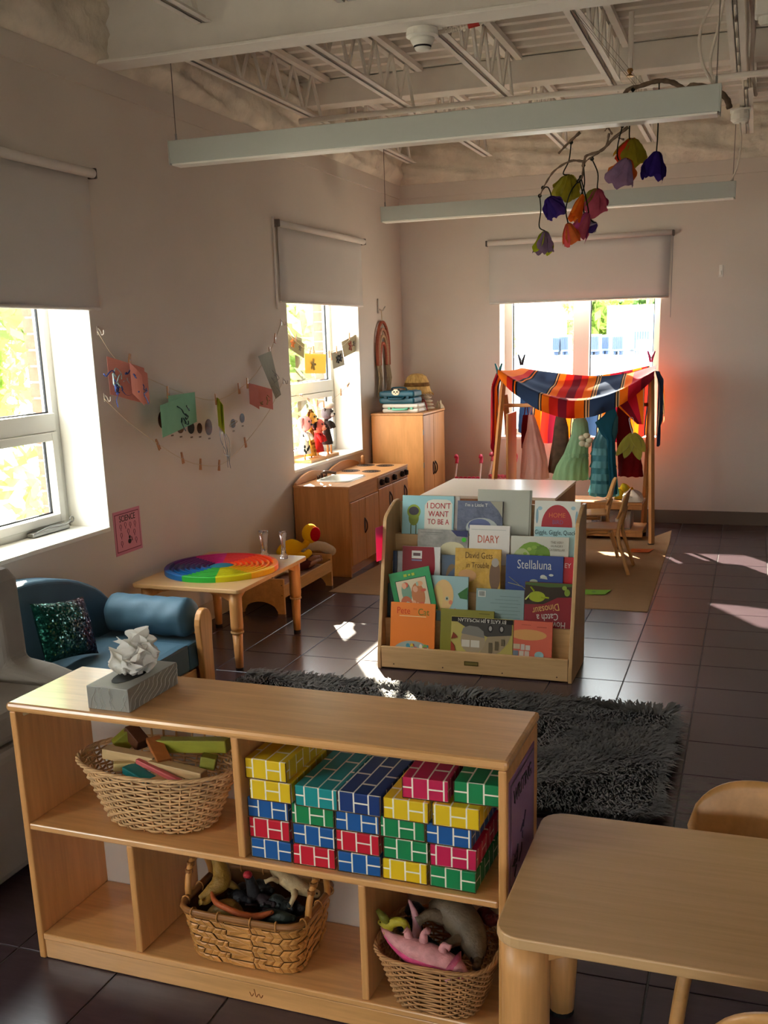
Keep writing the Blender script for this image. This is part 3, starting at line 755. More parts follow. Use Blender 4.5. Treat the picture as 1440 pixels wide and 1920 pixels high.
# cards strung across the puppet window
def w2(x, y, X=-2.83): return at(x, y, 0, X)
tag(MB().tube(curve_pts([w2(528, 610, -2.812), w2(555, 640, -2.812), w2(590, 662, -2.812), w2(633, 655, -2.812), w2(668, 625, -2.812)], 5), .0016, 5).build('garland_string', m_string, None, smooth=True), 'upper twine with picture cards across the puppet window', 'string')
tag(MB().tube(curve_pts([w2(532, 722), w2(558, 742), w2(580, 751), w2(606, 757), w2(640, 735), w2(670, 695)], 5), .0016, 5).build('garland_string', m_string, None, smooth=True), 'lower twine with bare pegs across the puppet window', 'string')
def wcard(label, q, col, ink):
    q = [w2(*p, -2.835 + .012 * (i % 2)) for i, p in enumerate(q)]
    t = thing('picture_card', label, 'card', tuple((q[2] + q[3]) / 2), 0, 'cards across the puppet window')
    f = lambda u, v: lerp(lerp(q[0], q[1], u), lerp(q[3], q[2], u), v)
    MB().sheet(f, 4, 4, .001).build('paper', mat('paper %d %d %d' % col, srgb(*col), .8, .1, trans=.25), t)
    for (u, v, s, cc) in ink:
        P = f(u, v)
        for k in range(5):
            a = k * 1.3
            MB().tube([P + Vector((.003, 0, 0)), P + Vector((.003, s * math.cos(a), s * math.sin(a)))], s * .22, 5).build('print_mark', flat('mark %d %d %d' % cc, *cc), t)
wcard('grey card with yellow and red edge across puppet window', [(540, 625), (571, 645), (570, 672), (540, 652)], (170, 160, 130), [(.25, .5, .03, (210, 120, 60)), (.7, .5, .02, (120, 110, 96))])
wcard('yellow card with faint scribble across puppet window', [(571, 663), (611, 664), (611, 700), (572, 700)], (235, 205, 120), [(.35, .55, .04, (180, 160, 90))])
wcard('small grey card with black figures across puppet window', [(621, 662), (642, 656), (646, 684), (625, 692)], (175, 168, 150), [(.45, .5, .03, (40, 38, 38)), (.7, .45, .03, (50, 48, 46))])
wcard('tan card with red loops at the window jamb', [(640, 641), (668, 627), (671, 657), (645, 670)], (180, 168, 140), [(.5, .5, .035, (160, 90, 70)), (.75, .45, .02, (120, 110, 100))])
for x, y, a, n in ((555, 633, -.2, 'pale peg holding the grey card with the yellow edge'), (582, 657, -.6, 'pale slanting peg on the yellow window card'), (588, 655, .1, 'pale upright peg on the yellow window card'), (617, 664, 0, 'pale bare peg right beside the yellow window card'), (621, 668, .1, 'pale bare peg touching the small grey window card'), (631, 655, 0, 'pale peg holding the small grey window card'), (655, 630, 0, 'pale peg holding the tan window card')):
    peg(n, w2(x, y, -2.822), a, .028)
for x, y, a, n in ((564, 741, 1.5, 'pale peg lying level on the lower window twine'), (578, 749, 1.2, 'pale slanting peg on the lower window twine'), (595, 755, 0, 'pale bare upright peg above the bear puppet'), (607, 757, 0, 'pale bare upright peg above the sailor cap puppet'), (653, 721, -1.1, 'pale tilted peg on the lower twine before the bright reveal'), (639, 735, 0, 'pale upright peg on the lower twine before the bright reveal')):
    peg(n, w2(x, y, -2.822), a, .026)
# ------------------------------------------------------------------ woods
w_maple = wood('maple', srgb(214, 158, 99), .82, (1.2, 16, 16), rough=.28, spec=.5, coat=.7)
w_maple_y = wood('maple along y', srgb(214, 158, 99), .82, (16, 1.2, 16))
w_maple_z = wood('maple upright', srgb(210, 152, 94), .82, (16, 16, 1.2))
w_pale = wood('pale laminate', srgb(198, 158, 113), .94, (1, 22, 22), rough=.33)
w_kit = wood('kitchen oak', srgb(190, 130, 78), .76, (14, 14, 1.0), rough=.45)
w_kit_y = wood('kitchen oak y', srgb(192, 134, 82), .78, (14, 1.0, 14), rough=.45)
w_birch = wood('birch ply', srgb(196, 158, 112), .86, (1.2, 14, 14))
w_ply_edge = mat('ply edge', srgb(206, 178, 130), .6)
w_bed = wood('bed pine', srgb(206, 156, 98), .8, (10, 1.2, 10))
w_chair = wood('bent beech', srgb(196, 142, 84), .84, (10, 1.2, 10), rough=.35)
m_screw = mat('screw head', srgb(90, 70, 50), .4, .5, metal=.6)
# ------------------------------------------------------------------ open storage shelf in front
SF = Vector((-1.632, 1.842, 0)); SR = math.radians(-1.09)
SM = Matrix.Translation(SF) @ Matrix.Rotation(SR, 4, 'Z')
def S(u, v, z=0): return SM @ Vector((u, v, z))
SL, SD, SH = 1.216, .285, .688
sh = thing('storage_shelf', 'low open maple storage shelf holding baskets and cardboard bricks', 'shelf', SF, SR)
def sb(name, x0, x1, y0, y1, z0, z1, m_, bevel=.004, parent=sh):
    return MB().box(x0, x1, y0, y1, z0, z1).build(name, m_, parent, local=True, bevel=bevel)
sb('top_board', -.004, SL + .004, -.006, SD + .004, SH - .022, SH, w_maple, .008)
sb('side_panel', 0, .018, 0, SD, 0, SH - .0225, w_maple_z); sb('side_panel', SL - .018, SL, 0, SD, 0, SH - .0225, w_maple_z)
sb('middle_shelf', .0185, SL - .0185, 0, SD - .012, .358, .375, w_maple)
sb('bottom_shelf', .0185, SL - .0185, 0, SD - .012, .054, .072, w_maple)
sb('upper_divider', .595, .613, .004, SD - .012, .3755, SH - .0225, w_maple_z)
sb('lower_divider', .293, .311, .004, SD - .012, .0725, .3575, w_maple_z); sb('lower_divider', .884, .902, .004, SD - .012, .0725, .3575, w_maple_z)
pl = sb('plinth', .0185, SL - .0185, .004, .022, .001, .0535, w_maple, .003)
for k in range(3):
    MB().tube(curve_pts([(.60 + k * .012, .0035, .03 + .01 * (k % 2)), (.605 + k * .012, .0035, .02), (.61 + k * .012, .0035, .028)], 3), .0012, 4).build('stamped_mark', flat('burnt mark', 150, 90, 44), pl, local=True)
sb('back_panel', .0185, SL - .0185, SD - .0115, SD - .004, .004, SH - .0225, mat('white back panel', srgb(220, 212, 200), .5), 0)
MB().tube([(.03, .03, SH - .024), (.03, .03, SH - .034), (.024, .02, SH - .036)], .004, 5).build('shelf_pin', w_ply_edge, sh, local=True)
for a, cx_, cz_ in ((0, .638, SH - .0225), (1, SL - .0185 , SH - .0225)):
    pass
# WRITING sign on its end
t = thing('area_sign', 'purple paper sign reading WRITING on the end of the storage shelf', 'sign', tuple(S(SL, .14, .40)), SR)
def sgn(name, y0, y1, z0, z1, d0, d1, m_): return MB().box(d0, d1, y0, y1, z0, z1).build(name, m_, t, local=True)
sgn('laminate', -.125, .105, -.02, .235, 0, .0012, flat('lilac sheet', 150, 110, 150, rough=.2, spec=.5))
sgn('border', -.113, .093, -.008, .223, .0012, .0018, flat('deep plum', 60, 36, 66))
sgn('panel', -.108, .088, -.003, .218, .0018, .0024, flat('lilac panel', 154, 116, 156, rough=.2, spec=.5))
text('lettering', 'WRITING', .045, m_black, t, frame((.0028, -.01, .185), (0, 1, 0), (0, 0, 1)), sx=.85)
rnd = random.Random(11)
for k in range(8):
    y, z = rnd.uniform(-.09, .07), rnd.uniform(.01, .14)
    MB().tube(curve_pts([(.003, y + rnd.uniform(-.02, .02), z + rnd.uniform(-.02, .02)) for _ in range(4)], 4), .0014, 4).build('printed_icon', flat('plum ink', 50, 30, 56), t, local=True)

# ------------------------------------------------------------------ cardboard bricks
def brick_mat(name, col, row=.034):
    m = bpy.data.materials.new(name); m.use_nodes = True; N = m.node_tree.nodes; L = m.node_tree.links; p = N['Principled BSDF']
    uv = N.new('ShaderNodeUVMap'); bt = N.new('ShaderNodeTexBrick')
    bt.inputs['Color1'].default_value = col; bt.inputs['Color2'].default_value = tuple(c * .92 for c in col[:3]) + (1,)
    bt.inputs['Mortar'].default_value = srgb(236, 228, 208)
    bt.inputs['Scale'].default_value = 1; bt.inputs['Mortar Size'].default_value = .0019; bt.inputs['Brick Width'].default_value = .05
    bt.inputs['Row Height'].default_value = row; bt.inputs['Mortar Smooth'].default_value = .2
    L.new(uv.outputs[0], bt.inputs['Vector']); L.new(bt.outputs[0], p.inputs['Base Color'])
    p.inputs['Roughness'].default_value = .45; p.inputs['Specular IOR Level'].default_value = .35
    return m
BC = {'yellow': srgb(226, 188, 24), 'blue': srgb(26, 86, 150), 'dark blue': srgb(26, 54, 110), 'green': srgb(22, 128, 74), 'teal': srgb(24, 140, 140), 'red': srgb(200, 26, 48), 'crimson': srgb(196, 30, 78)}
BM = {k: brick_mat('printed card ' + k, v) for k, v in BC.items()}
m_cardedge = mat('raw card edge', srgb(96, 70, 46), .9, .05)
BW, BD, BH = .100, .205, .0475
def card_brick(label, col, u, v, z, rz=0.0, ph=0.0):
    t = thing('cardboard_brick', label, 'toy brick', tuple(S(u, v, z)), SR + rz, 'cardboard bricks stacked in the shelf')
    m = MB(); m.box(-BW / 2, BW / 2, 0, BD, .0005, BH - .0005)
    sag = [random.uniform(-.0012, .0012) for _ in range(8)]
    m.v = [(x + sag[i], y, zz) for i, (x, y, zz) in enumerate(m.v)]
    m.uv = []
    for f in m.f:
        vs = [Vector(m.v[i]) for i in f]; n = (vs[1] - vs[0]).cross(vs[2] - vs[0])
        k = max(range(3), key=lambda i: abs(n[i]))
        m.uv.append([((q.y * .5, q.x + BW / 2 + ph) if k == 2 else (q.z + .0003, q.x + BW / 2 + ph) if k == 1 else (q.z, q.y + ph)) for q in vs])
    m.build('printed_shell', BM[col], t, local=True, bevel=.0025, seg=2)
    e = MB()
    for x in (-BW / 2 - .0006, BW / 2 - .0006): e.box(x, x + .0012, -.001, .0015, .001, BH - .001)
    e.box(-BW / 2, BW / 2, -.001, .0012, -.0002, .001)
    e.build('raw_edge', m_cardedge, t, local=True)
cols_ = [
    (.672, ['blue', 'red', 'blue', 'yellow', 'yellow'], [0, -.004, -.006, .006, -.004]),
    (.777, ['red', 'blue', 'green', 'teal'], [0, 0, -.002, .012]),
    (.884, ['blue', 'red', 'blue', 'dark blue'], [0, -.003, -.004, .004]),
    (.989, ['yellow', 'green', 'green', 'yellow'], [0, .002, -.006, .006]),
    (1.096, ['green', 'crimson', 'blue', 'yellow'], [0, 0, -.010, .008]),
]
ORD = ['bottom', 'second', 'third', 'fourth', 'fifth']
CN = ['stack beside the divider', 'stack with teal on top', 'stack with dark blue on top', 'stack under the crimson brick', 'stack at the shelf end']
for ci, (u, cs, offs) in enumerate(cols_):
    for k, c_ in enumerate(cs):
        card_brick('%s cardboard brick, %s up in the %s' % (c_, ORD[k], CN[ci]), c_, u + offs[k], .018 + .004 * ((k * 7 + ci * 3) % 3), .3755 + k * BH, .02 * math.sin(k * 3 + ci), .017 * ((k + ci) % 2) + .004 * k)
card_brick('crimson cardboard brick lying on top of two yellow bricks', 'crimson', 1.035, .03, .3755 + 4 * BH, .03, .012)
card_brick('green cardboard brick on top at the shelf end', 'green', 1.144, .04, .3755 + 4 * BH, .02, .004)

# ------------------------------------------------------------------ baskets
def sup(a, n):
    c, s = math.cos(a), math.sin(a)
    return math.copysign(abs(c) ** (2 / n), c), math.copysign(abs(s) ** (2 / n), s)
def wicker(t, c, rz, bot, top, h, rows, stakes, r, m_weave, m_rim, n=2.0, lip=0.0, wave=0.0):
    """woven round-reed basket: stakes, weaving rows passing in front of and behind them, rolled rim, base"""
    Rz = Matrix.Rotation(rz, 3, 'Z'); c = Vector(c)
    def P(an, f, off=0.0):
        x, y = sup(an, n); a = bot[0] + (top[0] - bot[0]) * f; b = bot[1] + (top[1] - bot[1]) * f
        z = h * f + wave * f * abs(math.cos(an)) ** 3
        d = Vector((x / max(a, .01), y / max(b, .01), 0)); d.normalize()
        return c + Rz @ (Vector((x * a, y * b, z)) + d * off)
    st = MB()
    for k in range(stakes):
        an = 2 * PI * (k + .5) / stakes
        st.tube([P(an, f) for f in (0, .33, .66, 1.0)], r * .8, 5)
    tag(st.build('stake_ring', m_weave, t, smooth=True), kind='stuff')
    wv = MB()
    per = 4
    for i in range(rows):
        f = (i + .5) / rows; pts = []
        for q in range(stakes * per + 1):
            an = 2 * PI * q / (stakes * per)
            off = r * 1.25 * math.cos(PI * (q / per - .5) + PI * i)
            pts.append(P(an, f, off))
        wv.tube(pts, r, 5, cap=False)
    tag(wv.build('woven_wall', m_weave, t, smooth=True), kind='stuff')
    rm = MB()
    for k in range(3):
        pts = [P(2 * PI * q / 96, 1.0 + .012 * math.sin(q * .9 + k * 2.1), lip + r * 1.3 * math.cos(q * .9 + k * 2.1)) for q in range(97)]
        rm.tube(pts, r * 1.15, 5, cap=False)
    rm.build('braided_rim', m_rim, t, smooth=True)
    bs = MB(); pts = [P(2 * PI * q / 48, .01, -r * .5) for q in range(48)]
    bs.add(pts + [p + Vector((0, 0, .004)) for p in pts], [tuple(range(47, -1, -1)), tuple(range(48, 96))] + [(q, (q + 1) % 48, 48 + (q + 1) % 48, 48 + q) for q in range(48)])
    bs.build('base', m_weave, t)
    return P
m_wick = mat('peeled willow', srgb(214, 172, 122), .6, .3, noise=.28, nscale=26)
m_wick2 = mat('honey rattan', srgb(186, 136, 88), .6, .3, noise=.25, nscale=30)
m_strip = wood('bamboo strip', srgb(204, 142, 76), .72, (4, 4, 4), rough=.4)
m_rimb = wood('brown cane', srgb(150, 98, 52), .7, (4, 4, 20), rough=.4)
# A: oval willow basket with wooden building pieces
bA = thing('wicker_basket', 'pale oval willow basket with painted wooden blocks on the upper shelf', 'basket', tuple(S(.322, .128, .3755)), SR)
cA_ = S(.322, .128, .380)
PA = wicker(bA, cA_, SR, (.138, .085), (.205, .120), .152, 18, 42, .0031, m_wick, m_wick, 2.3, .004, .0)
for k in range(9):
    an = PI * (.28 + .05 * k)
    MB().tube([PA(an, 1.0), PA(an, 1.14 + .06 * (k % 2)), PA(an + .05, 1.2)], .003, 5).build('loose_end', m_wick, bA, smooth=True)
def stick(label, name, u, v, z, L, w, h, rz, ry, col, cat='wooden block', rx=0.0, wedge=False):
    t = thing(name, label, cat, tuple(S(u, v, z)), 0, 'wooden pieces heaped in the willow basket')
    M = Matrix.Translation(S(u, v, z)) @ Matrix.Rotation(rz, 4, 'Z') @ Matrix.Rotation(ry, 4, 'Y') @ Matrix.Rotation(rx, 4, 'X')
    m = MB().box(-L / 2, L / 2, -w / 2, w / 2, -h / 2, h / 2, M)
    m.build('body', wood('stick %d %d %d' % col, srgb(*col), .85, (3, 20, 20), rough=.5), t, bevel=.002)
    e = MB().box(-L / 2 - .0006, -L / 2 + .001, -w / 2 * .9, w / 2 * .9, -h / 2 * .9, h / 2 * .9, M).box(L / 2 - .001, L / 2 + .0006, -w / 2 * .9, w / 2 * .9, -h / 2 * .9, h / 2 * .9, M)
    e.build('end_grain', flat('grain %d %d %d' % col, *[int(c * .8) for c in col]), t)
zc = .372 + .160
stick('long olive green wooden block across the basket back', 'wooden_block', .395, .165, zc + .028, .19, .03, .032, .06, -.08, (138, 136, 34))
stick('short olive wooden block upright at the basket end', 'wooden_block', .205, .16, zc + .02, .05, .03, .04, .8, -.6, (130, 128, 36))
stick('dark brown wooden block leaning at the basket end', 'wooden_block', .235, .165, zc + .03, .06, .035, .03, -.4, .5, (84, 46, 24))
stick('orange brown wooden wedge over the olive block', 'wooden_block', .325, .125, zc + .022, .10, .035, .014, -.75, .25, (164, 96, 44))
stick('plain long beech board in the basket front', 'wooden_block', .26, .10, zc + .008, .14, .03, .026, .0, .06, (196, 164, 118))
stick('plain beech board sloping towards the basket end', 'wooden_block', .40, .085, zc - .002, .15, .028, .022, -.1, .05, (190, 158, 112))
stick('thin pink wooden stick slanting in the basket', 'wooden_block', .365, .065, zc - .004, .15, .012, .012, -.25, .16, (198, 92, 92))
stick('teal wooden block tucked at the basket front', 'wooden_block', .315, .052, zc - .012, .085, .035, .018, -.35, .16, (22, 124, 126))
stick('cream wooden offcut beside the teal block', 'wooden_block', .262, .070, zc - .004, .05, .02, .02, .6, .1, (206, 180, 120))
stick('small olive wooden cube near the basket rim', 'wooden_block', .465, .12, zc + .012, .035, .03, .03, .3, .2, (126, 124, 40))
stick('flat beech offcut under the teal block', 'wooden_block', .375, .048, zc - .018, .06, .03, .012, -.1, .1, (200, 168, 122))
# B: flat woven bamboo basket
bB = thing('bamboo_basket', 'rectangular bamboo strip basket with side handles full of toy reptiles', 'basket', tuple(S(.582, .125, .072)), SR)
cB = S(.572, .122, .0725); BB_ = (.138, .092, .156, .112, .135)
def PB(an, f, off=0.0):
    x, y = sup(an, 7.0); a = BB_[0] + (BB_[2] - BB_[0]) * f; b = BB_[1] + (BB_[3] - BB_[1]) * f
    d = Vector((x, y, 0)).normalized()
    return cB + Matrix.Rotation(SR + .02, 3, 'Z') @ (Vector((x * a, y * b, BB_[4] * f + .002)) + d * off)
# even arc-length parameter round the rectangle
def ring_param(n):
    fine = [2 * PI * k / 720 for k in range(721)]; L = [0]
    for k in range(720): L.append(L[-1] + (PB(fine[k + 1], .5) - PB(fine[k], .5)).length)
    out = []; j = 0
    for q in range(n + 1):
        d = L[-1] * q / n
        while j < 719 and L[j + 1] < d: j += 1
        out.append(fine[j] + (fine[j + 1] - fine[j]) * (d - L[j]) / max(1e-9, L[j + 1] - L[j]))
    return out
NU, NV = 44, 8
rp_ = ring_param(NU * 2)
sw = MB()
for i in range(NU):
    for j in range(NV):
        # 2-2 twill of slanted strips: each float a raised lozenge
        s = (i + 2 * j) % 4
        a0, a1 = rp_[2 * i], rp_[min(2 * i + 2, 2 * NU)]
        f0, f1 = j / NV, (j + 1) / NV
        sl = .5 * (1 if j % 2 else -1)
        def L2(u, f): 
            k = (2 * i + 2 * u + sl * (f - .5) * 2 * 1.0) % (2 * NU); k0 = int(k); t_ = k - k0
            return rp_[k0] * (1 - t_) + (rp_[k0 + 1] if k0 + 1 <= 2 * NU else 2 * PI) * t_
        o = .0030 if s in (0, 1) else -.0004
        q = [PB(L2(u, f), f0 + (f1 - f0) * f, o + b) for (u, f, b) in ((.02, .03, -.0014), (.98, .03, -.0014), (.98, .97, -.0014), (.02, .97, -.0014), (.3, .2, .0012), (.7, .2, .0012), (.7, .8, .0012), (.3, .8, .0012))]
        sw.add(q, [(0, 1, 5, 4), (1, 2, 6, 5), (2, 3, 7, 6), (3, 0, 4, 7), (4, 5, 6, 7)])
tag(sw.build('woven_strip', m_strip, bB), kind='stuff')
inn = MB(); pts = [PB(rp_[q], f, -.003) for f in (0.0, 1.0) for q in range(NU * 2)]
n2 = NU * 2
inn.add(pts, [tuple(range(n2))] + [(q, (q + 1) % n2, n2 + (q + 1) % n2, n2 + q) for q in range(n2)])
inn.build('lining', flat('dark bamboo', 112, 74, 36), bB)
for f, r in ((1.0, .008), (1.03, .006)):
    MB().tube([PB(rp_[q % n2], f, .002) for q in range(0, n2 + 1, 2)], r, 7, cap=False).build('rim_cane', m_rimb, bB, smooth=True)
for k in range(14):
    a = rp_[int(k * n2 / 14)]; p = PB(a, 1.0, .002)
    MB().tube([p + Vector((.010 * math.cos(b) * math.cos(a), .010 * math.cos(b) * math.sin(a), .013 * math.sin(b))) for b in [2 * PI * i / 8 for i in range(9)]], .002, 4).build('binding', m_strip, bB, smooth=True)
for s in (-1, 1):
    pts = []
    for i in range(13):
        b = PI * i / 12
        pts.append(cB + Matrix.Rotation(SR, 3, 'Z') @ Vector((s * (.158 + .006 * math.sin(b)), .055 * math.cos(b), .135 + .085 * math.sin(b))))
    hd_ = MB().tube(pts, .008, 7).build('handle', m_strip, bB, smooth=True)
    for k in range(3, 10): MB().tube([pts[k] + Vector((0, 0, -.004)), pts[k] + Vector((0, 0, .006))], .0098, 7).build('wrapping', m_rimb, hd_)
# C: tapered rattan basket in the right bay
bC = thing('rattan_basket', 'round tapered rattan basket with pink dinosaur at the shelf end', 'basket', tuple(S(1.052, .082, .072)), SR)
PCk = wicker(bC, S(1.048, .082, .076), SR, (.094, .080), (.132, .114), .135, 19, 40, .0027, m_wick2, m_wick2, 3.6, .003, .0)

# ------------------------------------------------------------------ toy animals
def rubber(r, g, b): return mat('rubber %d %d %d' % (r, g, b), srgb(r, g, b), .5, .35, noise=.3, nscale=45, bump=.25, bscale=160)
def beast(label, name, pts, rad, legs, col, cat='toy animal', extra=None, belly=None, group='toy animals in the baskets'):
    """one continuous tapering body from tail to snout with bent legs"""
    t = thing(name, label, cat, tuple(Vector(pts[0])), 0, group)
    c = curve_pts(pts, 5); R = []
    for i in range(len(c)):
        f = i / 5; k = min(int(f), len(rad) - 2); R.append(rad[k] + (rad[k + 1] - rad[k]) * (f - k))
    b = MB().tube(c, R, 9)
    b.ell(c[-1], (R[-1],) * 3, 8, 5)
    for (a, k, e, r) in legs: b.tube(curve_pts([a, k, e], 4), [r, r * .95, r * .9, r * .8, r * .7, r * .65, r * .6, r * .6, r * .8], 7)
    b.build('body', rubber(*col), t, smooth=True)
    if belly:
        m = MB().tube([p + Vector((0, -r * .25, -r * .45)) for p, r in zip(c, R)], [r * .8 for r in R], 9); m.build('belly', rubber(*belly), t, smooth=True)
    e = MB()
    d = (c[-1] - c[-4]).normalized(); sd = d.cross(Vector((0, 0, 1)));
    if sd.length < .01: sd = Vector((1, 0, 0))
    sd.normalize()
    for s in (-1, 1): e.ell(c[-1] + sd * s * R[-1] * .8 + Vector((0, 0, R[-1] * .5)), (R[-1] * .28,) * 3, 6, 4)
    e.build('eye', m_black, t, smooth=True)
    if extra: extra(t, c, R)
    return t
# basket B
zB = .072 + .140
def s3(u, v, z): return S(u, v, z)
beast('mustard long necked dinosaur rearing out of the bamboo basket', 'toy_dinosaur', [s3(.455, .05, zB + .01), s3(.468, .07, zB + .015), s3(.485, .10, zB + .03), s3(.475, .12, zB + .055), s3(.455, .13, zB + .085), s3(.442, .135, zB + .115)], [.006, .014, .024, .020, .011, .004],
      [(s3(.48, .08, zB + .02), s3(.475, .05, zB + .005), s3(.465, .035, zB + .01), .011), (s3(.49, .12, zB + .02), s3(.51, .13, zB), s3(.51, .14, zB - .03), .01)], (150, 112, 44))
beast('ochre dinosaur lying at the front of the bamboo basket', 'toy_dinosaur', [s3(.47, .05, zB - .04), s3(.50, .06, zB - .02), s3(.53, .065, zB - .015), s3(.56, .06, zB - .03)], [.01, .022, .024, .012], [(s3(.5, .05, zB - .02), s3(.5, .035, zB - .035), s3(.505, .03, zB - .05), .009)], (140, 104, 44))
beast('orange striped snake draped across the bamboo basket', 'toy_snake', [s3(.475, .07, zB + .022), s3(.50, .045, zB + .012), s3(.535, .036, zB + .006), s3(.575, .036, zB - .004), s3(.61, .05, zB - .01), s3(.64, .06, zB)], [.003, .007, .008, .009, .009, .006], [], (176, 84, 40))
beast('red headed black bird standing in the bamboo basket', 'toy_bird', [s3(.565, .12, zB - .03), s3(.562, .12, zB), s3(.56, .115, zB + .03), s3(.558, .108, zB + .05), s3(.558, .098, zB + .055)], [.012, .017, .013, .010, .006], [], (40, 38, 40),
      extra=lambda t, c, R: MB().ell(c[-4] + Vector((0, 0, .006)), (.011, .012, .010)).build('crest', rubber(180, 40, 50), t, smooth=True))
beast('cream lizard sprawled over the back of the bamboo basket', 'toy_lizard', [s3(.585, .165, zB + .06), s3(.605, .155, zB + .05), s3(.63, .15, zB + .04), s3(.66, .145, zB + .03), s3(.69, .15, zB + .015), s3(.71, .16, zB + .005)], [.005, .012, .019, .021, .014, .010],
      [(s3(.62, .14, zB + .035), s3(.615, .12, zB + .05), s3(.6, .11, zB + .045), .008), (s3(.665, .135, zB + .02), s3(.675, .11, zB + .02), s3(.665, .10, zB - .005), .010), (s3(.625, .16, zB + .05), s3(.61, .17, zB + .075), s3(.6, .16, zB + .085), .007)], (186, 160, 118))
beast('dark green crocodile nose up in the bamboo basket', 'toy_crocodile', [s3(.60, .08, zB - .03), s3(.63, .075, zB - .02), s3(.665, .07, zB - .015), s3(.69, .07, zB - .012)], [.012, .018, .016, .008], [(s3(.62, .06, zB - .02), s3(.61, .045, zB - .02), s3(.60, .04, zB - .03), .007)], (40, 50, 42))
for k, (u, v, z, col) in enumerate(((.53, .10, -.02, (34, 34, 38)), (.59, .11, -.025, (44, 30, 34)), (.63, .11, -.02, (30, 36, 34)), (.52, .15, -.03, (50, 40, 30)), (.66, .12, -.03, (26, 26, 30)), (.56, .16, -.02, (36, 34, 32)))):
    beast(['black', 'plum', 'dark green', 'brown', 'inky blue', 'olive black'][k] + ' toy animal jumbled in the middle of the bamboo basket', 'toy_animal', [s3(u - .03, v, zB + z), s3(u - .01, v + .01, zB + z + .012), s3(u + .015, v, zB + z + .008), s3(u + .035, v - .01, zB + z + .02)], [.006, .018, .017, .008],
          [(s3(u, v, zB + z), s3(u + .01, v - .02, zB + z + .02), s3(u + .02, v - .03, zB + z + .03), .006), (s3(u - .01, v, zB + z), s3(u - .015, v - .02, zB + z + .015), s3(u - .03, v - .03, zB + z + .02), .006)], col)
# basket C
zC = .076 + .135
def dino_frill(t, c, R):
    m = MB(); k = len(c) - 7
    d = (c[-1] - c[k]).normalized()
    Mx = d.to_track_quat('Z', 'Y').to_matrix().to_4x4()
    m.lathe([(.016, -.004), (.030, -.010), (.033, -.012), (.016, .002)], 14, tuple(c[k]), Mx, cap=False)
    m.build('neck_frill', rubber(206, 96, 128), t, smooth=True)
beast('pink horned dinosaur lying on its side over the rattan basket', 'toy_dinosaur', [s3(.922, 0.042, zC + 0.028), s3(.945, 0.022, zC + 0.026), s3(.975, 0.012, zC + 0.018), s3(1.01, 0.006, zC + 0.012), s3(1.05, 0.002, zC + 0.008), s3(1.085, 0.000, zC + 0.002), s3(1.112, -0.003, zC + -0.008), s3(1.132, -0.008, zC + -0.018)], [.003, .009, .017, .025, .026, .022, .019, .008],
      [(s3(1.0, 0.012, zC + 0.021), s3(.99, 0.022, zC + 0.041), s3(.985, 0.022, zC + 0.046), .012), (s3(1.03, 0.010, zC + 0.026), s3(1.032, 0.012, zC + 0.052), s3(1.042, 0.007, zC + 0.064), .011), (s3(1.075, 0.002, zC + 0.021), s3(1.08, 0.000, zC + 0.041), s3(1.095, -0.003, zC + 0.039), .010), (s3(1.09, -0.003, zC + -0.009), s3(1.10, -0.018, zC + -0.019), s3(1.09, -0.024, zC + -0.026), .008)],
      (206, 140, 140), extra=dino_frill, belly=(214, 74, 124))
beast('pink dinosaur tail sticking straight up from rattan basket', 'toy_dinosaur', [s3(.985, 0.060, zC + -0.044), s3(.99, 0.065, zC + -0.014), s3(.995, 0.070, zC + 0.016), s3(.99, 0.075, zC + 0.051), s3(.975, 0.080, zC + 0.081)], [.018, .013, .011, .008, .003], [], (208, 150, 156))
beast('yellow green lizard with open mouth in rattan basket', 'toy_lizard', [s3(.985, 0.045, zC + 0.023), s3(.975, 0.045, zC + 0.046), s3(.955, 0.045, zC + 0.046), s3(.938, 0.040, zC + 0.038), s3(.922, 0.035, zC + 0.044)], [.006, .009, .011, .012, .006], [(s3(.95, 0.045, zC + 0.038), s3(.945, 0.025, zC + 0.028), s3(.935, 0.020, zC + 0.028), .005)], (176, 160, 44),
      extra=lambda t, c, R: MB().tube([c[-6] + Vector((0, 0, .006)), c[-4] + Vector((-.004, 0, .018)), c[-1] + Vector((-.006, 0, .030))], [.009, .010, .005], 8).build('upper_jaw', rubber(120, 120, 40), t, smooth=True))
def horn(t, c, R): MB().tube([c[-3], c[-3] + Vector((.004, -.012, .025))], [.007, .001], 7).build('horn', rubber(150, 130, 110), t, smooth=True)
beast('grey brown rhinoceros upside down in the rattan basket', 'toy_rhinoceros', [s3(1.01, 0.130, zC + 0.039), s3(1.04, 0.130, zC + 0.046), s3(1.075, 0.120, zC + 0.039), s3(1.105, 0.100, zC + 0.022), s3(1.125, 0.075, zC + 0.002), s3(1.138, 0.050, zC + -0.016)], [.018, .034, .042, .038, .030, .014],
      [(s3(1.05, 0.110, zC + 0.034), s3(1.02, 0.090, zC + 0.049), s3(.995, 0.070, zC + 0.039), .019), (s3(1.10, 0.090, zC + 0.014), s3(1.085, 0.060, zC + 0.014), s3(1.065, 0.040, zC + 0.009), .018), (s3(1.13, 0.080, zC + -0.016), s3(1.14, 0.045, zC + -0.011), s3(1.145, 0.022, zC + -0.012), .013)], (104, 88, 68))
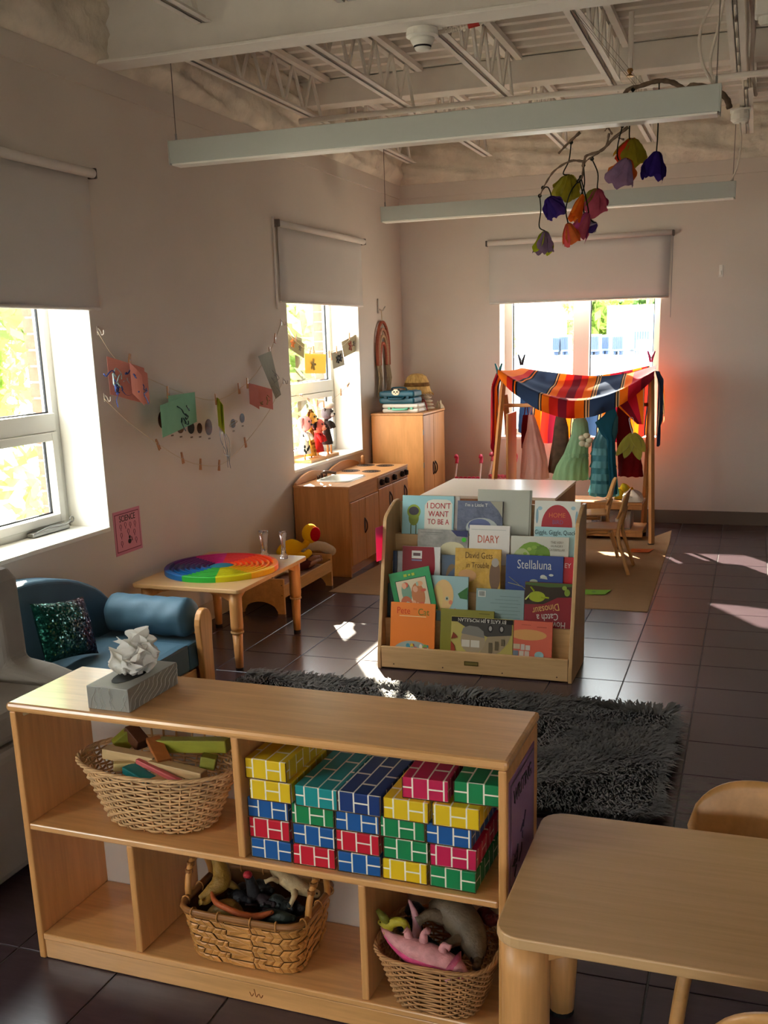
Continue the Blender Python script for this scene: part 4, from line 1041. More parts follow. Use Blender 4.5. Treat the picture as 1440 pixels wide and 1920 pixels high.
for k, (u, v, z, col) in enumerate(((1.018, .056, -.006, (40, 52, 56)), (1.078, .050, -.040, (30, 34, 34)), (.965, .10, .0, (28, 24, 24)), (.965, .15, .012, (40, 26, 22)), (1.055, .130, -.055, (44, 30, 24)), (1.128, .168, .018, (100, 36, 28)), (1.022, .10, -.048, (30, 30, 30)))):
    beast(['slate blue', 'dark green', 'black', 'chestnut', 'brown', 'dull red', 'charcoal'][k] + ' toy animal jumbled in the middle of the rattan basket', 'toy_animal', [s3(u - .025, v, zC + z - .01), s3(u - .01, v + .01, zC + z), s3(u + .012, v, zC + z - .005), s3(u + .03, v - .01, zC + z + .01)], [.006, .018, .017, .007],
          [(s3(u, v, zC + z), s3(u + .01, v - .02, zC + z + .015), s3(u + .02, v - .025, zC + z + .02), .006)], col)

# ------------------------------------------------------------------ tissue box
tbx, tby = -1.412, 1.855
t = thing('tissue_box', 'grey patterned tissue box standing on the storage shelf', 'tissue box', (tbx + .055, tby + .105, SH + .0005), math.radians(-.5))
m_tb = mat('grey card print', srgb(140, 138, 130), .35, .4, noise=.05)
MB().box(-.056, .056, -.105, .105, 0, .056).build('carton', m_tb, t, local=True, bevel=.0015)
rnd = random.Random(5)
for k in range(8):
    x = -.05 + k * .0135; a = [(x, -.1056, .002)]
    for q in range(1, 6): a.append((a[-1][0] + rnd.uniform(-.006, .007), -.1056, .054 * q / 5))
    a = [(max(-.054, min(.054, p[0])), p[1], p[2]) for p in a]
    MB().tube(curve_pts(a, 4), .0009, 4).build('wavy_line', flat('pale line', 186, 184, 176, rough=.4), t, local=True)
for k in range(10):
    y = -.12 + k * .024; a = []
    for q in range(6): a.append((.0566, max(-.103, min(.103, y + q * .012 + .008 * math.sin(q * 1.7 + k))), .002 + .0104 * q))
    MB().tube(curve_pts(a, 4), .0008, 4).build('wavy_line', flat('pale line', 186, 184, 176), t, local=True)
MB().prism([(.03 * math.cos(2 * PI * i / 20), .075 * math.sin(2 * PI * i / 20)) for i in range(20)], lambda a, b: Vector((a, b, .0562)), lambda a, b: Vector((a, b, .0568))).build('opening', m_black, t, local=True)
m_tis = mat('tissue paper', srgb(232, 228, 220), .9, .05, trans=.35)
def tiss(seed, a0, hz, lean, w0, w1):
    """one crumpled sheet pulled up out of the slot, tip pointing"""
    r = random.Random(seed); ph = [r.uniform(0, 6) for _ in range(6)]
    ca, sa = math.cos(a0), math.sin(a0)
    def fn(u, v):
        s_ = (u - .5) * (w0 + (w1 - w0) * math.sin(v * 2.2))
        f = .014 * math.sin(u * 13 + ph[0] + 2 * v) + .009 * math.sin(u * 27 + ph[1] - 4 * v) + .006 * math.sin(v * 17 + ph[2])
        o = f * (.3 + v) + lean * v ** 1.6
        z = .050 + hz * v * (1 - 1.1 * abs(u - .5 - .15 * math.sin(ph[3])) ** 1.3) + .006 * math.sin(u * 20 + ph[4]) * v
        return (ca * o - sa * s_, .012 + sa * o + ca * s_, z)
    return MB().grid(fn, 30, 18).build('tissue', m_tis, t, smooth=True, local=True)
tiss(1, .2, .10, .015, .05, .10); tiss(2, .9, .115, .02, .05, .08); tiss(3, 2.6, .075, .05, .05, .10); tiss(4, -.5, .085, .045, .05, .09); tiss(5, 1.8, .07, .04, .05, .10); tiss(6, 3.4, .095, .02, .04, .09)
# ------------------------------------------------------------------ book display
def c7(x, y): return (660 + x / 3, 880 + y / 3)
KX0, KX1 = -1.594, -.681
bk = thing('book_display', 'stepped birch book display with picture books facing out', 'bookcase', ((KX0 + KX1) / 2, 4.43, 0))
prof_s = [(4.258, 0), (4.60, 0), (4.60, .752), (4.56, .753), (4.525, .746), (4.49, .733), (4.45, .716), (4.42, .704), (4.405, .694), (4.395, .678), (4.26, .07)]
for x0 in (KX0, KX1 - .018):
    p = MB().prism(prof_s, lambda a, b: Vector((x0, a, b)), lambda a, b: Vector((x0 + .018, a, b)))
    p.build('side_panel', wood('birch upright', srgb(188, 148, 102), .86, (14, 14, 1.4)), bk, bevel=.003)
xi0, xi1 = KX0 + .0185, KX1 - .0185
rail = MB().box(xi0, xi1, 4.262, 4.278, .006, .108).build('front_rail', w_birch, bk, bevel=.003)
for px, py in ((235, 1094), (510, 1115), (845, 1147), (1152, 1170)):
    P = at(*c7(px, py), 1, 4.262); MB().tube([(P.x, 4.264, P.z), (P.x, 4.2605, P.z)], .0035, 8).build('screw', m_screw, rail)
P = at(*c7(670, 1094), 1, 4.26)
pq = MB().box(P.x - .033, P.x + .033, 4.2595, 4.2625, P.z - .010, P.z + .010).build('name_plate', flat('dark brass plate', 96, 84, 44, metal=.5, rough=.4), rail)
MB().box(P.x - .029, P.x + .029, 4.2588, 4.2597, P.z - .006, P.z + .006).build('engraved_strip', flat('brass strip', 140, 122, 70, metal=.5, rough=.4), rail)
TZ = [.07, .223, .352, .472, .592]; TY = [4.298, 4.357, 4.416, 4.475, 4.534]
for k in range(5):
    MB().box(xi0, xi1, TY[k] - .018, TY[k] + .034, TZ[k] - .012, TZ[k]).build('ledge', w_birch, bk)
    if k: MB().box(xi0, xi1, TY[k] - .024, TY[k] - .0185, TZ[k - 1] + .0005, TZ[k] + .004).build('riser', w_birch, bk)
MB().box(xi0, xi1, 4.588, 4.598, .004, .74).build('back_panel', w_birch, bk)
t = thing('pink_note', 'bright pink paper taped to the side of the book display', 'paper', (KX0 - .004, 4.42, .50))
pa, pb = at(708, 1010, 0, KX0), at(719, 1005, 0, KX0)
MB().sheet(lambda u, v: (KX0 - .0025 - .012 * (1 - u) * (1 - u), 4.33 + .11 * u, .655 - .16 * v), 6, 3, .0008).build('sheet', flat('hot pink', 236, 90, 150, rough=.7, trans=.2), t)

m_pages = mat('book pages', srgb(222, 212, 190), .9, .05)
def book(label, TL, TR, tier, cover, dy=0.0, th=.010, draw=None, roll=0.0, hgt=None, lean=.034, gloss=.35, noise=.0, bump=0.0, zoff=0.0):
    dy = .011 if dy > .010 else (0 if dy >= 0 else -.0125)
    Y0 = TY[tier] - dy - .013
    P = at(*c7(*TL), 1, Y0 + .03); lean = .16 * max(.05, P.z - TZ[tier])
    P, Q = at(*c7(*TL), 1, Y0 + lean), at(*c7(*TR), 1, Y0 + lean)
    P.x = max(P.x, xi0 + (.008 if roll else .002)); Q.x = min(Q.x, xi1 - .002)
    w = (Q - P).length if roll else Q.x - P.x
    z0 = TZ[tier] + .001 + th * .22 + zoff
    h = hgt or (min(P.z, Q.z) - z0)
    h2 = math.hypot(h, lean) if not hgt else hgt
    yv = Vector((0, lean, h)).normalized(); xv = Vector((1, 0, 0))
    M = frame((P.x, Y0, z0), xv, yv)
    if roll:
        M = frame(Vector((P.x, Y0 + lean, P.z)), xv, yv) @ Matrix.Rotation(roll, 4, 'Z') @ Matrix.Translation((0, -h2, 0))
    t = thing('picture_book', label, 'book', (P.x + w / 2, Y0, z0), 0, 'picture books facing out on the display')
    m_ = mat('cover ' + label, srgb(*cover), gloss, .4, noise=noise, nscale=14, bump=bump, bscale=40)
    MB().box(0, w, 0, h2, -.0012, 0, M).build('front_cover', m_, t, bevel=.0004, seg=1)
    MB().box(0, w, 0, h2, -th, -th + .0012, M).build('back_cover', m_, t)
    MB().box(0, .002, 0, h2, -th + .0012, -.0012, M).build('spine', m_, t)
    MB().box(.002, w - .004, .003, h2 - .003, -th + .0014, -.0014, M).build('pages', m_pages, t)
    if draw: draw(Art(t, M, w, h2))
    return t
class Art:
    """flat printed shapes and lettering on a cover, in fractions of its width and height"""
    def __init__(s, t, M, w, h): s.t, s.M, s.w, s.h, s.k = t, M, w, h, 0
    def z(s): s.k += 1; return .0002 + .00018 * s.k
    def poly(s, pts, col, name='printed_shape', gloss=.4):
        z = s.z(); M, w, h = s.M, s.w, s.h
        pts = [(min(.996, max(.004, a)), min(.996, max(.004, b))) for a, b in pts]
        MB().prism([(a * w, b * h) for a, b in pts], lambda a, b: M @ Vector((a, b, z)), lambda a, b: M @ Vector((a, b, z + .00025))).build(name, flat('ink %d %d %d' % col, *col, rough=gloss), s.t)
        return s
    def rect(s, x0, x1, y0, y1, col, name='printed_panel'): return s.poly([(x0, y0), (x1, y0), (x1, y1), (x0, y1)], col, name)
    def ell(s, x, y, rx, ry, col, a0=0, a1=2 * PI, n=18): return s.poly([(x + rx * math.cos(a0 + (a1 - a0) * i / n), y + ry * math.sin(a0 + (a1 - a0) * i / n)) for i in range(n if a1 - a0 > 6.2 else n + 1)], col)
    def line(s, pts, r, col):
        z = s.z(); p = [s.M @ Vector((a * s.w, b * s.h, z)) for a, b in pts]
        MB().tube(p, r, 4).build('printed_line', flat('ink %d %d %d' % col, *col), s.t); return s
    def text(s, x, y, size, txt, col, sx=1.0, rot=0.0, align='CENTER', space=1.0):
        M = WM[s.t].inverted() @ s.M @ Matrix.Translation((x * s.w, y * s.h, s.z() + .0004)) @ Matrix.Rotation(rot, 4, 'Z')
        text('title_lettering', txt, size, flat('ink %d %d %d' % col, *col), s.t, M, align, .0002, sx, space); return s
    def scatter(s, x0, x1, y0, y1, cols, n, r, seed=1):
        q = random.Random(seed)
        for k in range(n): s.ell(q.uniform(x0, x1), q.uniform(y0, y1), r * q.uniform(.5, 1.2), r * q.uniform(.5, 1.3), cols[k % len(cols)], n=8)
        return s
# back tier
book('pale blue picture book with a green creature and red hand lettering', (285, 140), (575, 152), 4, (140, 184, 186), 0, .012,
     lambda a: a.poly([(.44, .0), (.97, .0), (.97, .80), (.93, .88), (.86, .91), (.6, .91), (.5, .87), (.44, .75)], (206, 200, 184)).ell(.23, .42, .10, .2, (118, 130, 40)).ell(.23, .58, .13, .19, (126, 140, 44)).ell(.23, .60, .10, .11, (58, 52, 58)).rect(.17, .19, .0, .25, (84, 96, 60)).rect(.27, .29, .0, .25, (84, 96, 60)).text(.71, .74, .038, "I DON'T", (170, 34, 40), .85).text(.71, .53, .038, 'WANT', (170, 34, 40), .85).text(.71, .33, .036, 'TO BE A', (170, 34, 40), .8))
book('plain white spine book behind the blue creature book', (577, 150), (606, 152), 4, (196, 184, 174), -.016, .012)
book('tall plain grey book standing at the back of the display', (710, 112), (1012, 118), 4, (164, 162, 146), -.020, .012, lambda a: a.rect(.965, .985, 0, 1, (120, 118, 106)))
book('crumpled shiny book with a stormy wave and white title', (595, 175), (850, 180), 4, (92, 98, 120), .004, .008, gloss=.25, noise=.5, bump=.5,
     draw=lambda a: a.ell(.55, .25, .35, .28, (160, 164, 160)).ell(.5, .30, .25, .2, (84, 92, 128)).poly([(.72, 1), (1, 1), (1, .55), (.9, .75)], (150, 144, 124)).text(.42, .88, .021, "I'm a Little T", (210, 208, 200), 1.0))
book('cream book with a big red dome and printed title', (1030, 175), (1300, 182), 4, (206, 202, 188), 0, .012,
     lambda a: a.ell(.5, .34, .34, .56, (162, 46, 52), 0, PI).rect(.16, .84, .26, .35, (162, 46, 52)).text(.5, .62, .030, 'HOME', (204, 110, 60), .9).text(.52, .44, .026, 'BIRD', (120, 84, 120), .9).ell(.06, .6, .03, .2, (130, 160, 170)).ell(.93, .55, .03, .2, (130, 160, 170)).ell(.12, .8, .05, .05, (150, 178, 186)).ell(.85, .82, .05, .05, (150, 178, 186)))
# fourth tier
book('pale blue book with curly black title in front of the red dome book', (1030, 320), (1290, 330), 3, (150, 186, 186), -.008, .010,
     lambda a: a.text(.47, .86, .0285, 'Giggle, Giggle, Quack', (20, 28, 32), .76))
book('silver foil book with curled corner and green dot', (370, 335), (655, 345), 3, (150, 146, 138), 0, .008, gloss=.22, noise=.5, bump=.6,
     draw=lambda a: a.poly([(.66, 1), (.99, 1), (.99, .80), (.78, .82)], (44, 46, 84)).ell(.92, .72, .045, .07, (60, 170, 40)).rect(.06, .5, .9, .915, (92, 90, 86)).rect(.1, .4, .85, .86, (100, 98, 92)).ell(.7, .4, .25, .25, (196, 186, 150)))
book('white book titled in red and orange capitals', (662, 312), (890, 318), 3, (206, 198, 188), .006, .010,
     lambda a: a.text(.47, .64, .050, 'DIARY', (186, 84, 50), .72).text(.47, .30, .046, 'WORM', (192, 70, 60), .8).rect(.05, .9, .88, .9, (180, 176, 166)))
book('grey board book with a leafy green mound and small title', (895, 372), (1222, 382), 3, (186, 182, 166), .008, .008,
     lambda a: a.ell(.38, .2, .30, .62, (112, 146, 50)).ell(.2, .2, .16, .4, (164, 172, 120)).ell(.56, .4, .13, .3, (98, 130, 40)).scatter(.15, .6, .1, .7, [(130, 160, 60), (90, 120, 40), (150, 170, 80)], 14, .05, 3).text(.80, .82, .015, 'THE VERY', (120, 112, 98), .9).text(.80, .70, .015, 'HUNGRY', (120, 112, 98), .9).text(.80, .58, .015, 'CATERPILLAR', (120, 112, 98), .8).line([(.80, .05), (.77, .32)], .002, (60, 50, 40)).line([(.86, .05), (.90, .32)], .002, (60, 50, 40)))
# third tier
book('dark blue thin book against the side panel', (232, 455), (254, 458), 2, (24, 44, 76), -.012, .008)
book('silver edged book beside the dark red one', (258, 456), (300, 460), 2, (150, 150, 158), -.012, .008, gloss=.2, noise=.4)
book('dark red book with white barcode label', (285, 430), (498, 436), 2, (190, 186, 180), 0, .010,
     lambda a: a.poly([(0, 0), (.72, 0), (.83, .25), (.87, .5), (.86, .75), (.83, 1), (0, 1)], (128, 28, 40)).rect(.25, .52, .72, .9, (206, 200, 194)).rect(.29, .48, .78, .85, (96, 70, 74)).rect(.25, .52, .66, .70, (120, 110, 140)))
book('slate blue book with a tan arch drawing', (505, 480), (590, 483), 2, (64, 82, 104), -.010, .010, lambda a: a.ell(.7, .3, .4, .45, (110, 90, 66), 1.0, 3.0).ell(.7, .2, .3, .35, (64, 82, 104), 0.9, 3.1).rect(.15, .4, 0, .35, (120, 92, 60)))
book('gold foil book with brown brush title', (582, 440), (840, 452), 2, (200, 156, 62), .008, .010, gloss=.28, noise=.35, bump=.6,
     draw=lambda a: a.text(.52, .84, .040, 'David Gets', (96, 70, 30), .72).text(.5, .62, .036, 'in Trouble', (96, 70, 30), .72).ell(.88, .4, .12, .35, (110, 84, 66)).ell(.88, .7, .08, .1, (160, 150, 140)).ell(.28, .38, .2, .14, (188, 140, 92)))
book('royal blue book with thin white script title', (868, 478), (1190, 490), 2, (30, 56, 118), .008, .010,
     lambda a: a.text(.5, .76, .058, 'Stellaluna', (190, 190, 186), .72).ell(.66, .48, .05, .05, (190, 192, 180)).ell(.80, .53, .04, .03, (180, 184, 176)).poly([(.6, .44), (.72, .5), (.74, .42)], (176, 176, 160)).line([(.05, .3), (.3, .22), (.4, .1)], .0016, (170, 166, 120)).line([(.06, .45), (.25, .25)], .0012, (140, 140, 100)).ell(.5, .36, .07, .05, (150, 156, 140)))
book('bright red book half hidden behind the royal blue one', (1150, 488), (1256, 496), 2, (186, 18, 36), -.004, .008, lambda a: a.text(.62, .78, .03, 'EY', (216, 190, 186), .9))
# second tier
book('dark teal thin book against the side panel', (196, 640), (232, 642), 1, (26, 58, 62), -.012, .008)
book('green framed book tilted sideways with a painted scene', (205, 590), (425, 535), 1, (30, 140, 80), .014, .007, noise=.3,
     draw=lambda a: a.rect(.12, .88, .04, .80, (30, 60, 48)).rect(.135, .865, .05, .785, (196, 180, 150)).ell(.35, .5, .12, .25, (110, 140, 120)).ell(.62, .4, .16, .28, (176, 110, 70)).ell(.3, .25, .14, .18, (180, 100, 70)).ell(.7, .65, .08, .06, (206, 150, 110)).scatter(.2, .8, .1, .7, [(200, 150, 120), (150, 170, 150), (190, 90, 70)], 10, .06, 5).rect(.36, .44, .86, .92, (150, 170, 60)).rect(.47, .53, .87, .91, (150, 170, 60)).rect(.56, .63, .86, .92, (150, 170, 60)), roll=.243, hgt=.205)
book('pale blue book with a big round peach face shape', (440, 592), (655, 606), 1, (140, 170, 170), 0, .012,
     lambda a: a.ell(.36, .56, .27, .36, (206, 168, 112)).ell(.22, .5, .14, .28, (204, 176, 110)).ell(.46, .50, .05, .05, (160, 170, 150)).ell(.46, .50, .02, .025, (40, 44, 40)).ell(.56, .42, .05, .05, (200, 120, 90)).poly([(.74, .62), (1, .78), (1, .5), (.8, .52)], (54, 104, 52)).scatter(.6, .95, .05, .25, [(196, 60, 90), (30, 30, 34), (200, 190, 180)], 10, .05, 8).rect(0, .2, 0, .18, (36, 34, 34)))
book('dull blue green book back with a barcode', (700, 668), (970, 682), 1, (128, 150, 148), 0, .010,
     lambda a: [a.rect(.04, .20, .76, .94, (196, 196, 186))] + [a.rect(.065 + .02 * k, .075 + .02 * k, .79, .92, (40, 44, 44)) for k in range(6)] + [a.rect(.5 - .2 * ((k * 7) % 3) * .5, .93 - .05 * (k % 2), .80 - k * .1, .812 - k * .1, (100, 120, 118)) for k in range(7)] and a)
book('dark red and green book standing upside down', (975, 632), (1240, 642), 1, (128, 24, 36), .0, .012,
     lambda a: a.poly([(0, 1), (1, 1), (1, .70), (.7, .68), (.4, .52), (0, .50)], (56, 44, 34)).poly([(0, 1), (1, 1), (1, .93), (.5, .9), (0, .94)], (70, 90, 44)).ell(.26, .68, .18, .12, (150, 160, 40)).line([(.1, .7), (.02, .6)], .004, (150, 160, 40)).line([(.2, .8), (.12, .9)], .004, (150, 160, 40)).line([(.35, .68), (.52, .66)], .004, (150, 160, 40)).text(.46, .42, .046, 'Dinosaur', (206, 160, 96), .72, PI + .22).text(.5, .24, .044, 'Catch a', (196, 188, 180), .72, PI + .1).text(.74, .07, .046, 'How', (196, 188, 180), .7, PI).ell(.9, .8, .06, .08, (120, 140, 50)).ell(.84, .9, .05, .05, (130, 150, 60)))
# front tier: cover figures known from elsewhere are left out, the titles stay
book('bright orange book with red and green hand lettered title', (220, 742), (470, 760), 0, (222, 120, 40), .0, .010,
     lambda a: a.text(.29, .84, .044, 'Pete', (196, 60, 30), .85).text(.55, .89, .014, 'the', (190, 90, 30)).text(.74, .83, .044, 'Cat', (110, 116, 40), .85).rect(.2, .8, .735, .75, (226, 190, 140)).ell(.5, .0, .44, .26, (150, 160, 150), 0, PI).scatter(.12, .88, .02, .18, [(70, 140, 160), (206, 180, 60), (190, 80, 90), (120, 160, 90), (220, 210, 190), (60, 90, 150)], 22, .05, 2))
book('plain olive green book behind the bus book', (500, 782), (800, 800), 0, (124, 118, 36), -.008, .010, lambda a: a.rect(.72, .92, .93, .945, (90, 86, 28)))
book('black and yellow book upside down with a cartoon bus', (560, 825), (908, 848), 0, (176, 160, 84), .008, .010,
     lambda a: a.rect(0, 1, .88, 1, (30, 26, 24)).text(.5, .935, .0235, 'BY KATE & JIM MCMULLAN', (206, 200, 190), .80, PI).poly([(.1, .88), (.98, .88), (.98, .62), (.6, .55), (.3, .7)], (66, 62, 58)).poly([(.45, .06), (.62, .08), (.8, .2), (.92, .42), (.97, .62), (.6, .56), (.52, .3)], (150, 132, 104)).ell(.36, .44, .2, .32, (156, 138, 112)).poly([(.17, .60), (.55, .52), (.53, .68), (.44, .78), (.3, .80), (.2, .74)], (120, 116, 108)).rect(.18, .31, .28, .45, (200, 192, 178)).rect(.33, .47, .28, .45, (200, 192, 178)).ell(.64, .76, .045, .1, (40, 38, 36)).ell(.64, .76, .025, .06, (150, 146, 140)).ell(.82, .76, .045, .1, (40, 38, 36)).ell(.82, .76, .025, .06, (150, 146, 140)).rect(.62, .68, .15, .42, (96, 84, 62)).rect(.72, .78, .24, .46, (96, 84, 62)).rect(.82, .87, .36, .52, (96, 84, 62)).poly([(0, 0), (.1, 0), (.06, .3), (0, .4)], (150, 60, 40)).poly([(0, .45), (.12, .5), (.04, .62)], (120, 50, 30)))
book('salmon red book with a pale oval and small pictures', (912, 848), (1130, 858), 0, (206, 96, 74), .0, .010,
     lambda a: a.ell(.38, .67, .48, .13, (206, 150, 90)).rect(.0, .18, .32, .44, (190, 170, 140)).rect(.2, .3, .30, .44, (190, 180, 170)).rect(.32, .44, .30, .42, (196, 186, 176)).rect(.0, .14, .14, .28, (110, 120, 130)).rect(.16, .28, .14, .28, (200, 186, 170)).rect(.3, .42, .13, .28, (196, 176, 160)).ell(.68, .2, .12, .09, (140, 176, 180)).ell(.74, .12, .06, .12, (150, 186, 190)).rect(.6, .85, .86, .875, (160, 70, 54)).rect(.2, .45, .90, .91, (160, 70, 54)))
# ------------------------------------------------------------------ rugs
m_jute = mat('tan woven rug', srgb(170, 136, 102), .95, .05, noise=.14, nscale=60, stretch=(.15, 4, 1), bump=.3, bscale=200)
rg = [fl(617, 1110), fl(1214, 1148), fl(1258, 1009), Vector((-2.28, 7.58, 0))]
rg[0] = Vector((-2.392, 5.582, 0)); rg[1] = Vector((-.479, 5.545, 0)); rg[2] = Vector((-.514, 7.726, 0))
t = thing('woven_rug', 'flat tan woven rug under the dress up rack and play kitchen', 'rug', (-1.4, 6.6, 0))
def rfn(u, v):
    p = lerp(lerp(rg[0], rg[1], u), lerp(rg[3], rg[2], u), v)
    p.z = .0016 + (.05 * max(0, u - .93) / .07 * max(0, v - .9) / .1) + .0003 * math.sin(u * 60)
    return p
MB().sheet(rfn, 44, 44, .0028).build('field', m_jute, t)
m_bind = mat('rug binding', srgb(156, 124, 92), .95, .05, noise=.1, nscale=80)
for nm, f in (('front', lambda q: rfn(q, 0)), ('back', lambda q: rfn(q, 1)), ('side', lambda q: rfn(1, q)), ('side', lambda q: rfn(0, q))):
    MB().tube([f(k / 40) for k in range(41)], .0028, 6).build('bound_edge', m_bind, t, smooth=True)
# shaggy rug: pile blades, nobody could count them
t = thing('shag_rug', 'dark grey shaggy pile rug on the tiles behind the shelf', 'rug', (-1.28, 3.5, 0))
GX0, GX1, GY0, GY1 = -2.12, -.235, 2.98, 3.94
MB().box(GX0, GX1, GY0, GY1, .0005, .010).build('backing', mat('rug backing', srgb(52, 50, 48), .95), t)
import numpy as np
rs = np.random.RandomState(5)
NB = 34000
bx = rs.uniform(GX0, GX1, NB); by = rs.uniform(GY0, GY1, NB)
edge_ = rs.rand(NB) < .10
k4 = rs.randint(0, 4, NB)
bx = np.where(edge_ & (k4 == 0), GX1 - rs.rand(NB) * .02, np.where(edge_ & (k4 == 1), GX0 + rs.rand(NB) * .02, bx)); by = np.where(edge_ & (k4 >= 2), np.where(k4 == 2, GY1 - rs.rand(NB) * .02, GY0 + rs.rand(NB) * .02), by)
fld = np.sin(bx * 7 + 2 * np.sin(by * 5)) + np.cos(by * 9 + 1.7 * np.sin(bx * 6))
an = fld * 1.1 + rs.normal(0, .55, NB) - .3
ln = rs.uniform(.04, .07, NB); tilt = rs.uniform(.55, 1.0, NB)
dx, dy = np.cos(an), np.sin(an)
ex = np.clip((GX1 - bx) / .05, 0, 1); dx = np.where(ex < .8, np.abs(dx) + .3, dx)
dx = np.where(bx < GX0 + .07, np.abs(dx), dx)
ey = np.clip((GY1 - by) / .05, 0, 1); dy = np.where(ey < .8, np.abs(dy) + .2, dy)
w = rs.uniform(.0020, .0042, NB)
px_, py_ = -dy * w, dx * w
def ring(f, zf, wf): 
    h = ln * f
    return np.stack([bx + dx * h * tilt, by + dy * h * tilt, .009 + ln * zf], 1), wf
rows_ = [ring(0, 0, 1.0), ring(.35, .42, 1.1), ring(.75, .62, .8), ring(1.1, .56, .12)]
V = []
for c_, wf in rows_:
    o = np.stack([px_ * wf, py_ * wf, np.zeros(NB)], 1)
    V += [c_ - o, c_ + o]
V = np.stack(V, 1).reshape(-1, 3)
base = (np.arange(NB) * 8)[:, None]
F = np.concatenate([base + np.array([[0, 1, 3, 2]]), base + np.array([[2, 3, 5, 4]]), base + np.array([[4, 5, 7, 6]])], 0)
me = bpy.data.meshes.new('pile')
me.vertices.add(len(V)); me.vertices.foreach_set('co', (V - np.array([-1.28, 3.5, 0])).astype(np.float32).ravel())
me.loops.add(F.size); me.loops.foreach_set('vertex_index', F.astype(np.int32).ravel())
me.polygons.add(len(F)); me.polygons.foreach_set('loop_start', (np.arange(len(F)) * 4).astype(np.int32)); me.polygons.foreach_set('loop_total', np.full(len(F), 4, np.int32))
me.update(); me.validate()
me.materials.append(mat('shag pile', srgb(100, 96, 92), .7, .25, noise=.7, nscale=5.5, nd=5))
po = bpy.data.objects.new('pile', me); COL.objects.link(po); po.parent = t; po['kind'] = 'stuff'
# sticky cards on the floor
for nm, px, col in (('orange card lying on the tan rug near the rack', (1198, 1034), (206, 96, 24)), ('lime card lying on the tan rug beside the book display', (1113, 1112), (130, 190, 40))):
    P = fl(*px); t = thing('floor_card', nm, 'card', tuple(P))
    MB().sheet(lambda u, v: (P.x - .075 + .15 * u + .02 * v, P.y - .06 + .12 * v, .0055 + .004 * u * u), 4, 4, .001).build('paper', flat('floor card %d' % col[0], *col, rough=.7), t)
    MB().ell((P.x, P.y, .0078), (.014, .012, .0006), 8, 4).build('printed_mark', flat('mark %d' % col[0], *[int(c * .7) for c in col]), t)

# ------------------------------------------------------------------ child tables and chairs
def turned_leg(parent, x, y, ztop, m_, r=.034, foot=True):
    h = ztop
    MB().lathe([(r * .92, h * .50), (r, h * .56), (r, h * .80), (r * 1.04, h)], 14, (x, y, 0)).build('leg', m_, parent, smooth=True)
    lg = MB().lathe([(r * 1.0, h * .475), (r * 1.06, h * .485), (r * 1.02, h * .50)], 14, (x, y, 0)).build('leg_collar', mat('collar brass', srgb(190, 150, 100), .4), parent)
    MB().lathe([(r * .62, .012), (r * .70, h * .2), (r * .82, h * .475)], 14, (x, y, 0)).build('leg_insert', m_, parent, smooth=True)
    if foot: MB().lathe([(r * .62, 0.0005), (r * .62, .012)], 12, (x, y, 0)).build('foot_cap', m_black, parent)
def rrect(x0, x1, y0, y1, r, n=5):
    out = []
    for cx, cy, a in ((x1 - r, y1 - r, 0), (x0 + r, y1 - r, PI / 2), (x0 + r, y0 + r, PI), (x1 - r, y0 + r, 1.5 * PI)):
        out += [(cx + r * math.cos(a + PI / 2 * k / n), cy + r * math.sin(a + PI / 2 * k / n)) for k in range(n + 1)]
    return out
def child_table(label, x0, x1, y0, y1, zt, th, r, m_top, legs, lr, apron=True, inset=.055, m_leg=w_maple_z, edge=None):
    t = thing('child_table', label, 'table', ((x0 + x1) / 2, (y0 + y1) / 2, 0))
    MB().prism(rrect(x0, x1, y0, y1, r), lambda a, b: Vector((a, b, zt - th)), lambda a, b: Vector((a, b, zt))).build('tabletop', m_top, t, bevel=.003)
    for sx, sy in legs:
        lx, ly = (x0 + inset if sx < 0 else x1 - inset), (y0 + inset if sy < 0 else y1 - inset)
        turned_leg(t, lx, ly, zt - th - .0005, m_leg, lr)
        # curved corner brackets running along both edges
        for d in (0, 1):
            L = .14; s = (1 if sx < 0 else -1) if d == 0 else (1 if sy < 0 else -1)
            z1 = zt - th - .0006
            pr = [(0, z1), (L, z1), (L, z1 - .012), (L * .6, z1 - .022), (L * .25, z1 - .045), (0, z1 - .05)]
            f = (lambda o: (lambda a, b: Vector((lx + s * a, ly + o, b)))) if d == 0 else (lambda o: (lambda a, b: Vector((lx + o, ly + s * a, b))))
            MB().prism(pr, f(-.011), f(.011)).build('corner_bracket', m_leg, t, bevel=.003)
    return t
ALL4 = [(-1, -1), (-1, 1), (1, -1), (1, 1)]
child_table('small maple table against the wall holding the rainbow disc', -2.745, -2.165, 4.015, 4.785, .404, .020, .025, w_pale, ALL4, .030)
tz = .468
A_, B_ = fl(915, 1752, tz), fl(1040, 1522, tz)
child_table('pale wood child table pushed against the storage shelf end', -.386, .62, A_.y + .002, B_.y, tz, .022, .05, w_pale, ALL4, .045, inset=.052)
